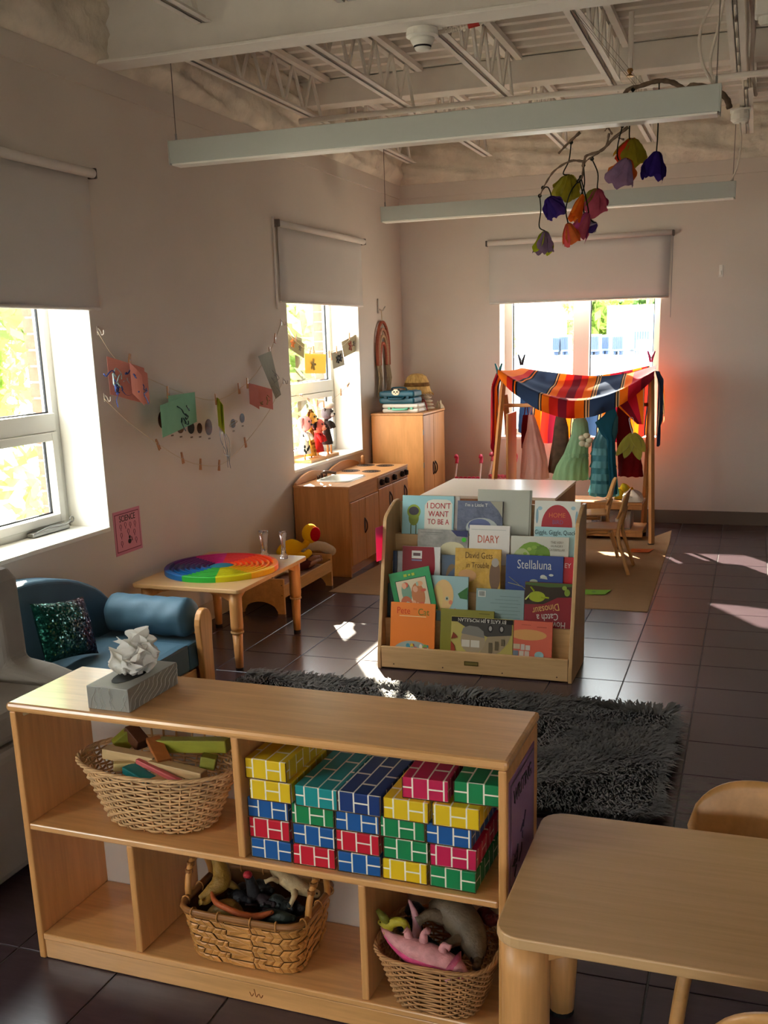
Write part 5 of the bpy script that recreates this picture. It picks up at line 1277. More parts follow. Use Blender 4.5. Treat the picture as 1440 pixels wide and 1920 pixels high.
def child_chair(label, loc, rz, s=1.0, group='bent wood child chairs'):
    """seat and back of bent ply on four splayed bent legs; front is local -y"""
    t = thing('child_chair', label, 'chair', loc, rz, group)
    sw, sd, sz = .27, .25, .27
    def seat(u, v):
        x = (u - .5) * sw * (1 - .10 * (1 - v)); y = -.13 + sd * v
        e = 1 - max(0, abs(u - .5) * 2 - .8) * .25
        return (x * e, y, sz + .010 * abs(2 * u - 1) ** 2 - .012 * max(0, .2 - v) / .2 + .006 * v)
    MB().sheet(seat, 14, 12, .010).build('seat', w_chair, t, smooth=True, local=True)
    def back(u, v):
        h = .17; ww = .30 * (1 - .10 * (1 - v))
        c_ = 2 * u - 1
        top = math.sqrt(max(0, 1 - abs(c_) ** 2.6))
        z = sz + .085 + h * v * (.35 + .65 * top)
        return (c_ * ww / 2, .135 + .035 * v - .030 * abs(c_) ** 2 + .01, z)
    MB().sheet(back, 22, 10, .010).build('backrest', w_chair, t, smooth=True, local=True)
    def leg(pts, name='leg'): MB().tube(curve_pts(pts, 5), .0115, 8, flatten=1.3).build(name, w_chair, t, smooth=True, local=True)
    for sx in (-1, 1):
        leg([(sx * .155, -.165, .0), (sx * .142, -.13, .14), (sx * .128, -.095, .235), (sx * .115, -.03, .262), (sx * .11, .06, .262)])
        leg([(sx * .150, .20, .0), (sx * .132, .155, .14), (sx * .118, .125, .25), (sx * .112, .135, .34), (sx * .108, .15, .40)])
    MB().tube([(-.11, .07, .258), (.11, .07, .258)], .009, 6).build('stretcher', w_chair, t, local=True)
    return t
child_chair('bent wood child chair behind the pale table facing it', (.068, 2.045, 0), 0)
child_chair('bent wood child chair with its back to the room at the pale table', (.135, 1.575, 0), PI)
child_chair('bent wood child chair beside the white topped cabinet', (-.875, 6.525, .010), PI / 2 * -1)
child_chair('bent wood child chair behind another chair by the dress up rack', (-1.025, 7.02, .010), -PI / 2 + .15)
# white topped cabinet behind the books
t = thing('play_cabinet', 'low wooden cabinet with glossy white top behind the books', 'cabinet', (-1.47, 6.38, 0))
FLR = .0065
cx0, cx1, cy0, cy1, cz = -1.925, -1.075, 6.0, 6.77, .55
w_dk = wood('cabinet brown', srgb(150, 98, 60), .8, (14, 14, 1.2), rough=.45)
MB().box(cx0, cx1, cy0, cy1, cz - .018, cz).build('top_board', mat('white laminate', srgb(226, 214, 200), .28, .6, noise=.02), t, bevel=.003)
MB().box(cx0 + .004, cx1 - .004, cy0 + .003, cy0 + .02, .02, cz - .0185).build('front_panel', w_dk, t, bevel=.003)
MB().box(cx0 + .004, cx1 - .004, cy1 - .02, cy1 - .003, .02, cz - .0185).build('back_panel', w_dk, t, bevel=.003)
MB().box(cx0 + .003, cx0 + .02, cy0 + .0205, cy1 - .0205, FLR, cz - .0185).build('side_panel', w_dk, t, bevel=.003); MB().box(cx1 - .02, cx1 - .003, cy0 + .0205, cy1 - .0205, FLR, cz - .0185).build('side_panel', w_dk, t, bevel=.003)
MB().box(cx0 + .0205, cx1 - .0205, cy0 + .0205, cy1 - .0205, .04, .055).build('floor_board', w_dk, t)
for x in (cx0 + .05, cx0 + .3, cx1 - .05): MB().tube([(x, cy1 - .04, cz), (x, cy1 - .04, cz + .001)], .004, 8).build('screw_cap', m_screw, t)

# ------------------------------------------------------------------ play kitchen
def door(parent, x, y0, y1, z0, z1, hy, m_=w_kit, handle=True, hz=None):
    d = MB().box(x, x + .014, y0 + .0015, y1 - .0015, z0, z1).build('door', m_, parent, bevel=.004)
    if handle:
        hz = hz or (z0 + z1) / 2
        n = 14
        MB().prism([(.017 * math.cos(2 * PI * i / n), .055 * math.sin(2 * PI * i / n)) for i in range(n)], lambda a, b: Vector((x + .0138, hy + a, hz + b)), lambda a, b: Vector((x + .0146, hy + a, hz + b))).build('handle_recess', flat('handle dark', 50, 26, 14), d)
        MB().tube(curve_pts([(x + .014, hy, hz - .05), (x + .030, hy, hz - .02), (x + .030, hy, hz + .02), (x + .014, hy, hz + .05)], 5), .005, 6).build('handle', flat('handle brown', 74, 42, 24, rough=.35), d, smooth=True)
    return d
kx0, kx1 = XL + .02, -2.395
def carcass(t, y0, y1, zt, toe=True):
    MB().box(kx0, kx1, y0, y0 + .015, .0, zt - .0155).build('side_panel', w_kit, t, bevel=.003); MB().box(kx0, kx1, y1 - .015, y1, .0, zt - .0155).build('side_panel', w_kit, t, bevel=.003)
    MB().box(kx0, kx0 + .01, y0 + .0155, y1 - .0155, .02, zt - .0155).build('back_panel', w_kit, t)
    MB().box(kx0 + .011, kx1 - .03, y0 + .0155, y1 - .0155, .05, .062).build('floor_board', w_kit_y, t)
    if toe: MB().box(kx1 - .04, kx1 - .03, y0 + .0155, y1 - .0155, .0005, .0495).build('toe_board', w_kit_y, t)
def splash(t, y0, y1, zt):
    n = 14
    pr = [(y0, zt)] + [(y0 + (y1 - y0) * k / n, zt + .012 + .050 * math.sin(PI * k / n) ** .8) for k in range(n + 1)] + [(y1, zt)]
    MB().prism(pr, lambda a, b: Vector((kx0, a, b)), lambda a, b: Vector((kx0 + .016, a, b))).build('arched_splashback', w_kit_y, t, bevel=.002)
sy0, sy1, stv = 5.972, 6.515, 7.165
zk = .594
t = thing('play_sink', 'wooden toy kitchen sink cabinet with white basin under the window', 'toy sink', ((kx0 + kx1) / 2, (sy0 + sy1) / 2, 0))
carcass(t, sy0, sy1, zk); splash(t, sy0 + .02, sy1 - .01, zk)
bx0, bx1, by0, by1 = -2.70, -2.475, 6.175, 6.485
top = MB()
for a in ((kx0, bx0, sy0 - .004, sy1 - .0015), (bx1, kx1 + .008, sy0 - .004, sy1 - .0015), (bx0, bx1, sy0 - .004, by0), (bx0, bx1, by1, sy1 - .0015)): top.box(a[0], a[1], a[2], a[3], zk - .015, zk)
top.build('worktop', w_kit_y, t)
m_ba = mat('white basin', srgb(222, 220, 210), .25, .5)
ba = MB()
def brim(k, f, z):
    o = rrect(bx0 - .012 + f, bx1 + .012 - f, by0 - .012 + f, by1 + .012 - f, .04, 5); return [Vector((a, b, z)) for a, b in o]
R0, R1, R2, R3 = brim(0, 0, zk + .0006), brim(0, .003, zk + .009), brim(0, .018, zk + .007), brim(0, .04, zk - .07)
n = len(R0); ba.add(R0 + R1 + R2 + R3, [(k * n + i, k * n + (i + 1) % n, (k + 1) * n + (i + 1) % n, (k + 1) * n + i) for k in range(3) for i in range(n)] + [tuple(3 * n + i for i in range(n))])
ba.build('basin', m_ba, t, smooth=True)
MB().tube(curve_pts([(-2.725, 6.33, zk), (-2.725, 6.33, zk + .035), (-2.69, 6.34, zk + .045), (-2.63, 6.345, zk + .034)], 5), .010, 8).tube([(-2.725, 6.27, zk), (-2.725, 6.27, zk + .03)], .012, 8).tube([(-2.725, 6.39, zk), (-2.725, 6.39, zk + .03)], .012, 8).build('tap', flat('tap dark', 74, 52, 40, metal=.4, rough=.35), t, smooth=True)
MB().box(kx1 - .016, kx1 - .0005, sy0 + .0155, sy1 - .0155, zk - .105, zk - .0155).build('drawer_front', w_kit_y, t, bevel=.002)
ym = (sy0 + sy1) / 2 + .01
door(t, kx1 - .008, sy0 + .016, ym, .07, zk - .108, ym - .022, hz=.30); door(t, kx1 - .008, ym, sy1 - .002, .07, zk - .108, ym + .022, handle=False)
t = thing('play_stove', 'wooden toy stove with four printed burners and dark knobs', 'toy stove', ((kx0 + kx1) / 2, (sy1 + stv) / 2, 0))
carcass(t, sy1 + .0015, stv, zk); splash(t, sy1 + .02, stv - .03, zk)
MB().box(kx0, kx1 + .004, sy1 + .0015, stv + .004, zk - .015, zk).build('worktop', w_kit_y, t, bevel=.002)
m_burn = flat('burner ink', 44, 30, 24)
for px, py in ((-2.683, 7.06), (-2.529, 7.055), (-2.676, 6.735), (-2.517, 6.73)):
    b = MB()
    for r in (.062, .047, .032, .016): b.tube([(px + r * math.cos(a), py + r * math.sin(a), zk + .0012) for a in [2 * PI * i / 24 for i in range(25)]], .0055, 5, cap=False, flatten=.25)
    b.build('burner_ring', m_burn, t)
MB().box(kx1 - .012, kx1 + .003, sy1 + .002, stv - .002, zk - .09, zk - .0155).build('control_panel', wood('panel grey brown', srgb(150, 112, 80), .85, (14, 1, 14)), t, bevel=.002)
for k, f in enumerate((.09, .25, .50, .77, .90)):
    y = sy1 + (stv - sy1) * f
    kn = MB(); Mx = Matrix.Rotation(PI / 2, 4, 'Y')
    kn.lathe([(.022, 0), (.022, .012), (.015, .024)], 14, (kx1 + .003, y, zk - .053), Mx); kn.box(kx1 + .02, kx1 + .03, y - .004, y + .004, zk - .07, zk - .036)
    kn.build('knob', flat('knob dark', 36, 24, 20, rough=.35), t)
ym = (sy1 + stv) / 2 - .02
door(t, kx1 - .008, sy1 + .004, ym, .07, zk - .095, ym - .075, hz=.40); door(t, kx1 - .008, ym, stv - .004, .07, zk - .095, stv - .09, hz=.40)
t = thing('toy_salt_shaker', 'tiny wooden shaker standing at the back of the toy stove', 'toy', (-2.70, 7.10, zk + .001))
MB().lathe([(.016, zk + .002), (.018, zk + .02), (.012, zk + .04), (.016, zk + .055), (.006, zk + .066)], 10, (-2.735, 7.135, 0)).build('turned_body', w_kit, t, smooth=True)
# tall cupboard
t = thing('play_fridge', 'tall wooden toy cupboard with two doors in the room corner', 'toy fridge', (-2.57, 7.76, 0))
fx0, fx1, fy0, fy1, fz = XL + .025, -2.355, 7.452, 8.03, .945
w_fr = wood('cupboard honey', srgb(206, 142, 82), .84, (8, 8, 1.6), rough=.4)
for y in (fy0, fy1 - .016): MB().box(fx0, fx1, y, y + .016, 0, fz - .017).build('side_panel', w_fr, t, bevel=.003)
MB().box(fx0 - .002, fx1 + .006, fy0 - .004, fy1 + .004, fz - .0165, fz).build('top_board', w_kit_y, t, bevel=.003)
MB().box(fx0, fx0 + .01, fy0 + .0165, fy1 - .0165, .02, fz - .017).build('back_panel', w_fr, t)
ym = fy0 + .27
door(t, fx1 - .012, fy0 + .004, ym, .04, fz - .022, ym - .026, hz=.50); door(t, fx1 - .012, ym, fy1 - .004, .04, fz - .022, ym + .024, hz=.50)
for z in (.2, .55, .8): MB().tube([(fx1 + .002, fy0 + .0, z - .02), (fx1 + .002, fy0 + .0, z + .02)], .004, 6).build('hinge', m_metal, t)
# on top of the cupboard
FZ = fz + .0005
def fpt(x, y, z): return fl(x, y, z)
t = thing('toy_suitcase', 'white toy suitcase with mint handle under the teal one', 'suitcase', (-2.52, 7.60, FZ))
def case(t, c, sx, sy, sz, col, hcol, band=True):
    m_ = mat('case %d %d %d' % col, srgb(*col), .4, .4)
    c = Vector(c)
    MB().box(c.x - sx / 2, c.x + sx / 2, c.y - sy / 2, c.y + sy / 2, c.z, c.z + sz * .5 - .0008).build('lower_shell', m_, t, bevel=.018, seg=4)
    MB().box(c.x - sx / 2, c.x + sx / 2, c.y - sy / 2, c.y + sy / 2, c.z + sz * .5 + .0008, c.z + sz).build('upper_shell', m_, t, bevel=.018, seg=4)
    if band:
        for k in range(4):
            y = c.x - sx * .36 + sx * .24 * k
            MB().box(y - .008, y + .008, c.y - sy / 2 + .02, c.y + sy / 2 - .02, c.z + sz, c.z + sz + .004).build('rib', m_, t, bevel=.002)
    hm = flat('handle %d %d %d' % hcol, *hcol)
    y = c.y - sy / 2
    MB().tube(curve_pts([(c.x - .055, y + .006, c.z + sz * .5), (c.x - .05, y - .02, c.z + sz * .42), (c.x + .05, y - .02, c.z + sz * .42), (c.x + .055, y + .006, c.z + sz * .5)], 5), .009, 6).build('handle', hm, t, smooth=True)
    for dx in (-.09, .09): MB().box(c.x + dx - .012, c.x + dx + .012, y - .004, y + .004, c.z + sz * .38, c.z + sz * .62).build('latch', hm, t, bevel=.002)
case(t, (-2.55, 7.60, FZ), .30, .21, .068, (206, 196, 182), (110, 180, 150), False)
t = thing('toy_suitcase', 'teal ribbed toy suitcase with panda badge on the cupboard', 'suitcase', (-2.56, 7.61, FZ + .069))
case(t, (-2.58, 7.60, FZ + .069), .29, .20, .095, (20, 74, 90), (18, 58, 72))
MB().tube(curve_pts([(-2.65, 7.60, FZ + .163), (-2.64, 7.595, FZ + .185), (-2.54, 7.595, FZ + .185), (-2.53, 7.60, FZ + .163)], 4), .006, 6).build('top_handle', flat('dark teal', 22, 60, 70), t, smooth=True)
P = Vector((-2.585, 7.5, FZ + .155))
MB().ell(P, (.034, .004, .024)).build('badge', flat('badge cream', 216, 200, 170), t, smooth=True)
MB().ell(P + Vector((-.012, -.004, .004)), (.007, .002, .007)).ell(P + Vector((.012, -.004, .004)), (.007, .002, .007)).ell(P + Vector((-.024, -.001, .02)), (.009, .003, .008)).ell(P + Vector((.024, -.001, .02)), (.009, .003, .008)).ell(P + Vector((0, -.004, -.006)), (.005, .002, .004)).build('badge_face', m_black, t, smooth=True)
m_straw = mat('straw', srgb(190, 150, 90), .9, .1, noise=.4, nscale=50, stretch=(1, 1, .3), bump=.6, bscale=120)
t = thing('straw_hat', 'frayed straw hat resting behind the teal suitcase', 'hat', (-2.5, 7.82, FZ + .10))
hc = Vector((-2.53, 7.865, FZ + .128))
MB().lathe([(.118, 0), (.112, .02), (.102, .05), (.094, .09), (.076, .13), (.045, .15), (.005, .155)], 28, hc, cap=False, wob=lambda a, i: 1 + .02 * math.sin(a * 9 + i)).build('crown', m_straw, t, smooth=True)
MB().lathe([(.103, .055), (.105, .06), (.098, .085)], 28, hc, cap=False).build('hat_band', mat('band brown', srgb(110, 76, 40), .9, .1, noise=.5, nscale=30), t)
for k in range(40):
    a = 2 * PI * k / 40; r = .114
    MB().tube([hc + Vector((r * math.cos(a), r * math.sin(a), .012)), hc + Vector(((r + .02) * math.cos(a + .1), (r + .02) * math.sin(a + .1), -.012 + rnd.uniform(-.01, .01)))], .0022, 4).build('frayed_end', m_straw, t)
m_felt = mat('pale felt', srgb(186, 168, 140), .9, .05, noise=.12, nscale=20)
for k in range(4):
    t = thing('stacked_cap', ['pale cap at the bottom of the pile on the cupboard', 'pale cap second in the pile on the cupboard', 'pale cap third in the pile on the cupboard', 'pale cap on top of the pile on the cupboard'][k], 'hat', (-2.46, 7.80, FZ + .028 * k), 0, 'caps piled on the cupboard')
    MB().lathe([(.105 - .006 * k, .003), (.115 - .006 * k, .010), (.098 - .008 * k, .020), (.07, .0265)], 22, (-2.505, 7.86, FZ + .028 * k), wob=lambda a, i: 1 + .03 * math.sin(3 * a + k)).build('brim', m_felt, t, smooth=True)
    MB().tube([(-2.505 + (.108 - .006 * k) * math.cos(a), 7.86 + (.108 - .006 * k) * math.sin(a), FZ + .028 * k + .014) for a in [2 * PI * i / 24 for i in range(25)]], .003, 5).build('piping', flat('piping tan', 150, 120, 90), t)
t = thing('folded_cloth', 'crumpled cream cloth at the cupboard edge', 'cloth', (-2.42, 7.95, FZ))
MB().grid(lambda u, v: (-2.375 + .05 * (u - .5) + .004 * math.sin(v * 14), 7.97 + .11 * (v - .5), FZ + .003 + .055 * math.sin(PI * u) ** .6 * math.sin(PI * v) ** .6 * (1 + .25 * math.sin(u * 15 + v * 9))), 20, 20).build('fabric', m_felt, t, smooth=True)
t = thing('red_ribbon', 'small red ribbon between suitcase and caps', 'ribbon', (-2.40, 7.70, FZ + .07))
MB().tube(curve_pts([(-2.425, 7.655, FZ + .068), (-2.41, 7.66, FZ + .09), (-2.395, 7.67, FZ + .05), (-2.39, 7.68, FZ + .003)], 5), .008, 6, flatten=.4).build('strip', flat('red', 170, 40, 44), t, smooth=True)
# ------------------------------------------------------------------ blue sofa
m_blue = mat('blue upholstery', srgb(72, 104, 124), .55, .3, noise=.10, nscale=8, bump=.06, bscale=300)
m_blue2 = mat('dark blue upholstery', srgb(64, 94, 114), .6, .25, noise=.10, nscale=8, bump=.06, bscale=300)
t = thing('child_sofa', 'small blue upholstered sofa with arched back and bolster arm', 'sofa', (-2.46, 3.1, 0))
y0, y1 = 2.60, 3.77
n = 28
pr = [(y0, .06)] + [(3.1 - (.50 if k < n / 2 else .68) * math.cos(PI * k / n), .28 + .33 * math.sin(PI * k / n)) for k in range(n + 1)] + [(y1, .06)]
MB().prism(pr, lambda a, b: Vector((XL + .02, a, b)), lambda a, b: Vector((-2.655, a, b))).build('arched_backrest', m_blue2, t, bevel=.02, seg=4)
def cush(x0, x1, ya, yb, za, zb, puff):
    def fn(u, v): return (x0 + (x1 - x0) * u, ya + (yb - ya) * v, zb - .012 + .014 * (math.sin(PI * u) * math.sin(PI * v)) ** .35 + puff * math.sin(v * 22) * .4)
    m = MB().box(x0, x1, ya, yb, za, zb - .012); m.grid(fn, 18, 28); return m
cush(-2.65, -2.185, y0 + .1, 3.575, .155, .288, .004).build('seat_cushion', m_blue, t, smooth=False, bevel=.012)
MB().box(-2.65, -2.185, 3.576, 3.75, .155, .272).build('seat_cushion', m_blue, t, bevel=.012)
def bol(u, v):
    a = 2 * PI * u; x = -2.64 + .445 * v
    e = math.sin(min(1, min(v, 1 - v) * 9 + .12) * PI / 2)
    r = (.084 + .0025 * math.sin(a * 5 + v * 7) + .002 * math.sin(v * 30 + 3 * a)) * e
    return (x, 3.672 + r * math.cos(a), .365 + r * math.sin(a))
MB().grid(bol, 30, 26, closed_u=True).build('bolster', m_blue, t, smooth=True)
pr = []
for k in range(9): pr.append((3.672 + .054 * math.cos(PI * k / 8), .345 + .066 * math.sin(PI * k / 8)))
pr += [(3.625, .25), (3.634, .12), (3.640, .0), (3.715, .0), (3.708, .12), (3.716, .25)]
MB().prism(pr, lambda a, b: Vector((-2.18, a, b)), lambda a, b: Vector((-2.150, a, b))).build('arm_panel', w_maple_z, t, bevel=.006, seg=3)
MB().box(-2.65, -2.184, 3.755, 3.775, .0, .30).build('end_panel', w_maple_z, t, bevel=.004)
MB().box(-2.20, -2.182, y0 + .1, 3.62, .03, .154).build('front_rail', w_maple_y, t, bevel=.004)
MB().box(-2.65, -2.184, y0 + .08, y0 + .10, .0, .15).build('end_panel', w_maple_z, t, bevel=.004)
# sequin cushion
m_seq = bpy.data.materials.new('sequins'); m_seq.use_nodes = True
N = m_seq.node_tree.nodes; L = m_seq.node_tree.links; p = N['Principled BSDF']
tc = N.new('ShaderNodeTexCoord'); vo = N.new('ShaderNodeTexVoronoi'); vo.inputs['Scale'].default_value = 150
L.new(tc.outputs['Object'], vo.inputs['Vector'])
nz = N.new('ShaderNodeTexNoise'); nz.inputs['Scale'].default_value = 9; L.new(tc.outputs['Object'], nz.inputs['Vector'])
sx_ = N.new('ShaderNodeSeparateXYZ'); L.new(tc.outputs['Object'], sx_.inputs[0])
ad = N.new('ShaderNodeMath'); ad.operation = 'MULTIPLY_ADD'; ad.inputs[1].default_value = 2.6; L.new(sx_.outputs[1], ad.inputs[0]); L.new(nz.outputs[0], ad.inputs[2])
cr = N.new('ShaderNodeValToRGB'); cr.color_ramp.elements[0].position = .45; cr.color_ramp.elements[0].color = srgb(14, 76, 70); cr.color_ramp.elements[1].position = .75; cr.color_ramp.elements[1].color = srgb(58, 44, 66)
L.new(ad.outputs[0], cr.inputs[0]); L.new(cr.outputs[0], p.inputs['Base Color'])
p.inputs['Metallic'].default_value = .8; p.inputs['Roughness'].default_value = .22
bp_ = N.new('ShaderNodeBump'); bp_.inputs['Strength'].default_value = .9; bp_.inputs['Distance'].default_value = .006
wn = N.new('ShaderNodeTexWhiteNoise'); L.new(vo.outputs['Position'], wn.inputs[0])
vm = N.new('ShaderNodeVectorMath'); vm.operation = 'MULTIPLY_ADD'; vm.inputs[1].default_value = (.9, .9, .9); vm.inputs[2].default_value = (-.45, -.45, -.45)
L.new(wn.outputs[1], vm.inputs[0])
ge = N.new('ShaderNodeNewGeometry'); va = N.new('ShaderNodeVectorMath'); L.new(ge.outputs['Normal'], va.inputs[0]); L.new(vm.outputs[0], va.inputs[1])
vn = N.new('ShaderNodeVectorMath'); vn.operation = 'NORMALIZE'; L.new(va.outputs[0], vn.inputs[0]); L.new(vn.outputs[0], p.inputs['Normal'])
pc = Vector((-2.50, 3.19, .428))
t = thing('sequin_cushion', 'teal and plum sequin cushion leaning on the blue sofa', 'cushion', tuple(pc - Vector((0, 0, .11))))
Mp = Matrix.Translation(pc) @ Matrix.Rotation(-.32, 4, 'Y') @ Matrix.Rotation(-.16, 4, 'X')
def pil(s):
    def fn(u, v):
        a, b = 2 * u - 1, 2 * v - 1
        th = .045 * ((1 - a * a) * (1 - b * b)) ** .42
        pin = 1 - .05 * (1 - abs(a)) * abs(b) - .05 * (1 - abs(b)) * abs(a)
        return Mp @ Vector((s * (th + .0005), a * .155 * (1 - .06 * (1 - b * b)) , b * .120 * (1 - .08 * (1 - a * a))))
    return fn
m = MB(); m.grid(pil(1), 20, 20); m.grid(pil(-1), 20, 20)
m.build('sequin_cover', m_seq, t, smooth=True)
# ------------------------------------------------------------------ grey armchair at the edge
m_grey = mat('grey upholstery', srgb(146, 138, 130), .85, .15, noise=.06, nscale=14, bump=.08, bscale=350)
t = thing('armchair', 'light grey upholstered wing armchair beside the blue sofa', 'armchair', (-2.3, 2.2, 0))
MB().box(-2.76, -1.93, 1.97, 2.45, .02, .40).build('seat_base', m_grey, t, bevel=.03, seg=3)
MB().box(-2.60, -1.95, 2.0, 2.44, .402, .50).build('seat_cushion', m_grey, t, bevel=.03, seg=3)
pr = [(-2.76, .02), (-1.93, .02), (-1.90, .10), (-1.92, .44), (-1.97, .50), (-2.06, .525), (-2.165, .54), (-2.172, .80), (-2.20, .83), (-2.26, .842), (-2.76, .845)]
MB().prism(pr, lambda a, b: Vector((a, 2.452, b)), lambda a, b: Vector((a, 2.575, b))).build('wing_arm', m_grey, t, bevel=.028, seg=4)
MB().box(-2.765, -2.58, 2.0, 2.45, .40, .85).build('backrest', m_grey, t, bevel=.03, seg=3)
MB().tube(curve_pts([(-2.19, 2.45, .54), (-2.19, 2.449, .70), (-2.196, 2.449, .79), (-2.24, 2.449, .828), (-2.5, 2.449, .832)], 5), .004, 6).build('piping', flat('piping grey', 120, 114, 108), t, smooth=True)
pr2 = [(-2.76, .02), (-1.90, .02), (-1.86, .06), (-1.90, .40), (-1.96, .50), (-2.76, .52)]
MB().prism(pr2, lambda a, b: Vector((a, 1.90, b)), lambda a, b: Vector((a, 1.969, b))).build('near_arm', m_grey, t, bevel=.028, seg=3)
# ------------------------------------------------------------------ rainbow disc and clear towers
RC_ = [(196, 190, 20), (236, 176, 20), (244, 120, 16), (238, 66, 20), (214, 22, 30), (196, 20, 120), (96, 24, 110), (34, 26, 104), (16, 92, 160), (40, 160, 50)]
t = thing('rainbow_disc', 'large silicone rainbow disc of ridged coloured wedges on the table', 'toy', (-2.455, 4.385, .4045))
dc = Vector((-2.455, 4.385, .4045)); RO = .282
for k, col in enumerate(RC_):
    a0 = math.radians(-67.6 + 36 * k); m = MB()
    def pol(r, a, z): return dc + Vector((r * math.cos(a), r * math.sin(a), z))
    prof = [(.062, 0), (.062, .014)]
    r = .064
    while r < RO - .03:
        prof += [(r, .012), (r + .003, .026), (r + .011, .026), (r + .014, .012)]; r += .0272
    prof += [(RO - .026, .012), (RO - .024, .028), (RO - .004, .028), (RO, .024), (RO, 0)]
    na = 9
    for i in range(na + 1):
        a = a0 + math.radians(36) * i / na
        for rr, z in prof: m.v.append(tuple(pol(rr, a, z)))
    q = len(prof)
    for i in range(na):
        for j in range(q - 1): m.f.append((i * q + j, (i + 1) * q + j, (i + 1) * q + j + 1, i * q + j + 1))
    m.f.append(tuple(range(q))); m.f.append(tuple(na * q + j for j in range(q - 1, -1, -1)))
    m.build('wedge', flat('silicone %d %d %d' % col, *col, rough=.45, spec=.3), t)
MB().lathe([(.060, .0), (.060, .020), (.050, .024)], 28, dc).build('hub', flat('silicone hub', 20, 130, 160, rough=.45), t)
m_clear = bpy.data.materials.new('clear acrylic'); m_clear.use_nodes = True
p = m_clear.node_tree.nodes['Principled BSDF']; p.inputs['Base Color'].default_value = (.95, .95, .96, 1); p.inputs['Roughness'].default_value = .05; p.inputs['Transmission Weight'].default_value = .95; p.inputs['IOR'].default_value = 1.45
for nm, (x, y), prf, base in (('wide clear acrylic tower on the table beside the rainbow disc', (-2.375, 4.705), [(.024, 0), (.024, .01), (.019, .02), (.017, .06), (.021, .105), (.025, .115), (.025, .14)], (150, 110, 110)), ('slim clear acrylic tower with dark foot at the table corner', (-2.262, 4.702), [(.022, 0), (.022, .012), (.013, .024), (.011, .08), (.017, .115), (.020, .122), (.020, .142)], (60, 70, 130))):
    t = thing('acrylic_tower', nm, 'toy', (x, y, .4045), 0, 'clear towers on the table')
    MB().lathe([(r, z + .4065) for r, z in prf], 14, (x, y, 0)).build('column', m_clear, t, smooth=True)
    MB().lathe([(prf[0][0] * .98, .4046), (prf[0][0] * .98, .4064)], 14, (x, y, 0)).build('base', flat('tower base %d' % base[0], *base), t)
# ------------------------------------------------------------------ doll bed
t = thing('doll_bed', 'low wooden doll bed with arched ends beside the play sink', 'doll bed', (-2.58, 5.37, 0))
X0, X1, Y0, Y1 = -2.735, -2.432, 5.03, 5.73
for y, hh in ((Y0, .205), (Y1, .205)):
    pr = [(X0, 0), (X0 + .045, 0)] + [(X0 + .045 + (X1 - X0 - .09) * k / 12, .012 + .055 * math.sin(PI * k / 12) ** .5) for k in range(13)] + [(X1 - .045, 0), (X1, 0), (X1, hh), (X0, hh)]
    e = MB().prism(pr, lambda a, b: Vector((a, y, b)), lambda a, b: Vector((a, y + .016, b))).build('end_board', w_bed, t, bevel=.002)
    for z in (.11, .17): MB().tube([(X1 - .012, y - .001, z), (X1 - .012, y + .004, z)], .0035, 6).build('dowel', m_screw, e)
for x in (X0, X1 - .016): MB().box(x, x + .0155, Y0 + .0165, Y1 - .0005, .095, .165).build('side_rail', w_bed, t, bevel=.002)
MB().box(X0 + .017, X1 - .017, Y0 + .017, Y1 - .001, .098, .108).build('slat_base', w_bed, t)
t = thing('doll_mattress', 'thin pink patterned mattress lying in the doll bed', 'mattress', (-2.58, 5.38, .109))
MB().box(X0 + .020, X1 - .020, Y0 + .020, Y1 - .004, .1085, .145).build('cushion', mat('mattress print', srgb(190, 150, 140), .9, .05, noise=.5, nscale=40), t, bevel=.012, seg=3)
m_skin = mat('doll vinyl', srgb(150, 104, 78), .6, .25)
m_skin2 = mat('doll vinyl pale', srgb(206, 166, 140), .6, .25)
m_stripe = bpy.data.materials.new('striped knit'); m_stripe.use_nodes = True
N = m_stripe.node_tree.nodes; L = m_stripe.node_tree.links
wv_ = N.new('ShaderNodeTexWave'); wv_.inputs['Scale'].default_value = 22; wv_.bands_direction = 'Y'; tc = N.new('ShaderNodeTexCoord'); L.new(tc.outputs['Object'], wv_.inputs[0])
cr = N.new('ShaderNodeValToRGB'); cr.color_ramp.interpolation = 'CONSTANT'; cr.color_ramp.elements[0].color = srgb(60, 56, 50); cr.color_ramp.elements[1].position = .5; cr.color_ramp.elements[1].color = srgb(200, 190, 172)
L.new(wv_.outputs[1], cr.inputs[0]); L.new(cr.outputs[0], N['Principled BSDF'].inputs['Base Color']); N['Principled BSDF'].inputs['Roughness'].default_value = .9
t = thing('baby_doll', 'dark haired doll in striped shirt lying in the doll bed', 'doll', (-2.60, 5.25, .146), 0, 'dolls in the doll bed')
MB().tube(curve_pts([(-2.60, 5.17, .19), (-2.60, 5.26, .195), (-2.60, 5.36, .19), (-2.60, 5.42, .18)], 5), [.025] + [.042] * 9 + [.035] * 6, 10).build('shirt', m_stripe, t, smooth=True)
hdp = Vector((-2.62, 5.12, .205))
MB().ell(hdp, (.052, .05, .05), 14, 10).ell(hdp + Vector((.045, -.005, .0)), (.012, .012, .01)).build('head', m_skin2, t, smooth=True)
MB().ell(hdp + Vector((-.012, -.006, .014)), (.054, .053, .05), 14, 10).build('hair', mat('doll hair', srgb(40, 24, 18), .8, .2, bump=.6, bscale=80), t, smooth=True)
MB().ell(hdp + Vector((.045, -.03, .015)), (.006, .006, .006)).ell(hdp + Vector((.045, .018, .015)), (.006, .006, .006)).build('eye', m_black, t, smooth=True)
MB().tube(curve_pts([(-2.57, 5.20, .20), (-2.53, 5.19, .225), (-2.48, 5.22, .215)], 5), [.02] * 6 + [.016] * 5, 8).build('sleeve', mat('white cotton', srgb(206, 196, 182), .9, .05), t, smooth=True)
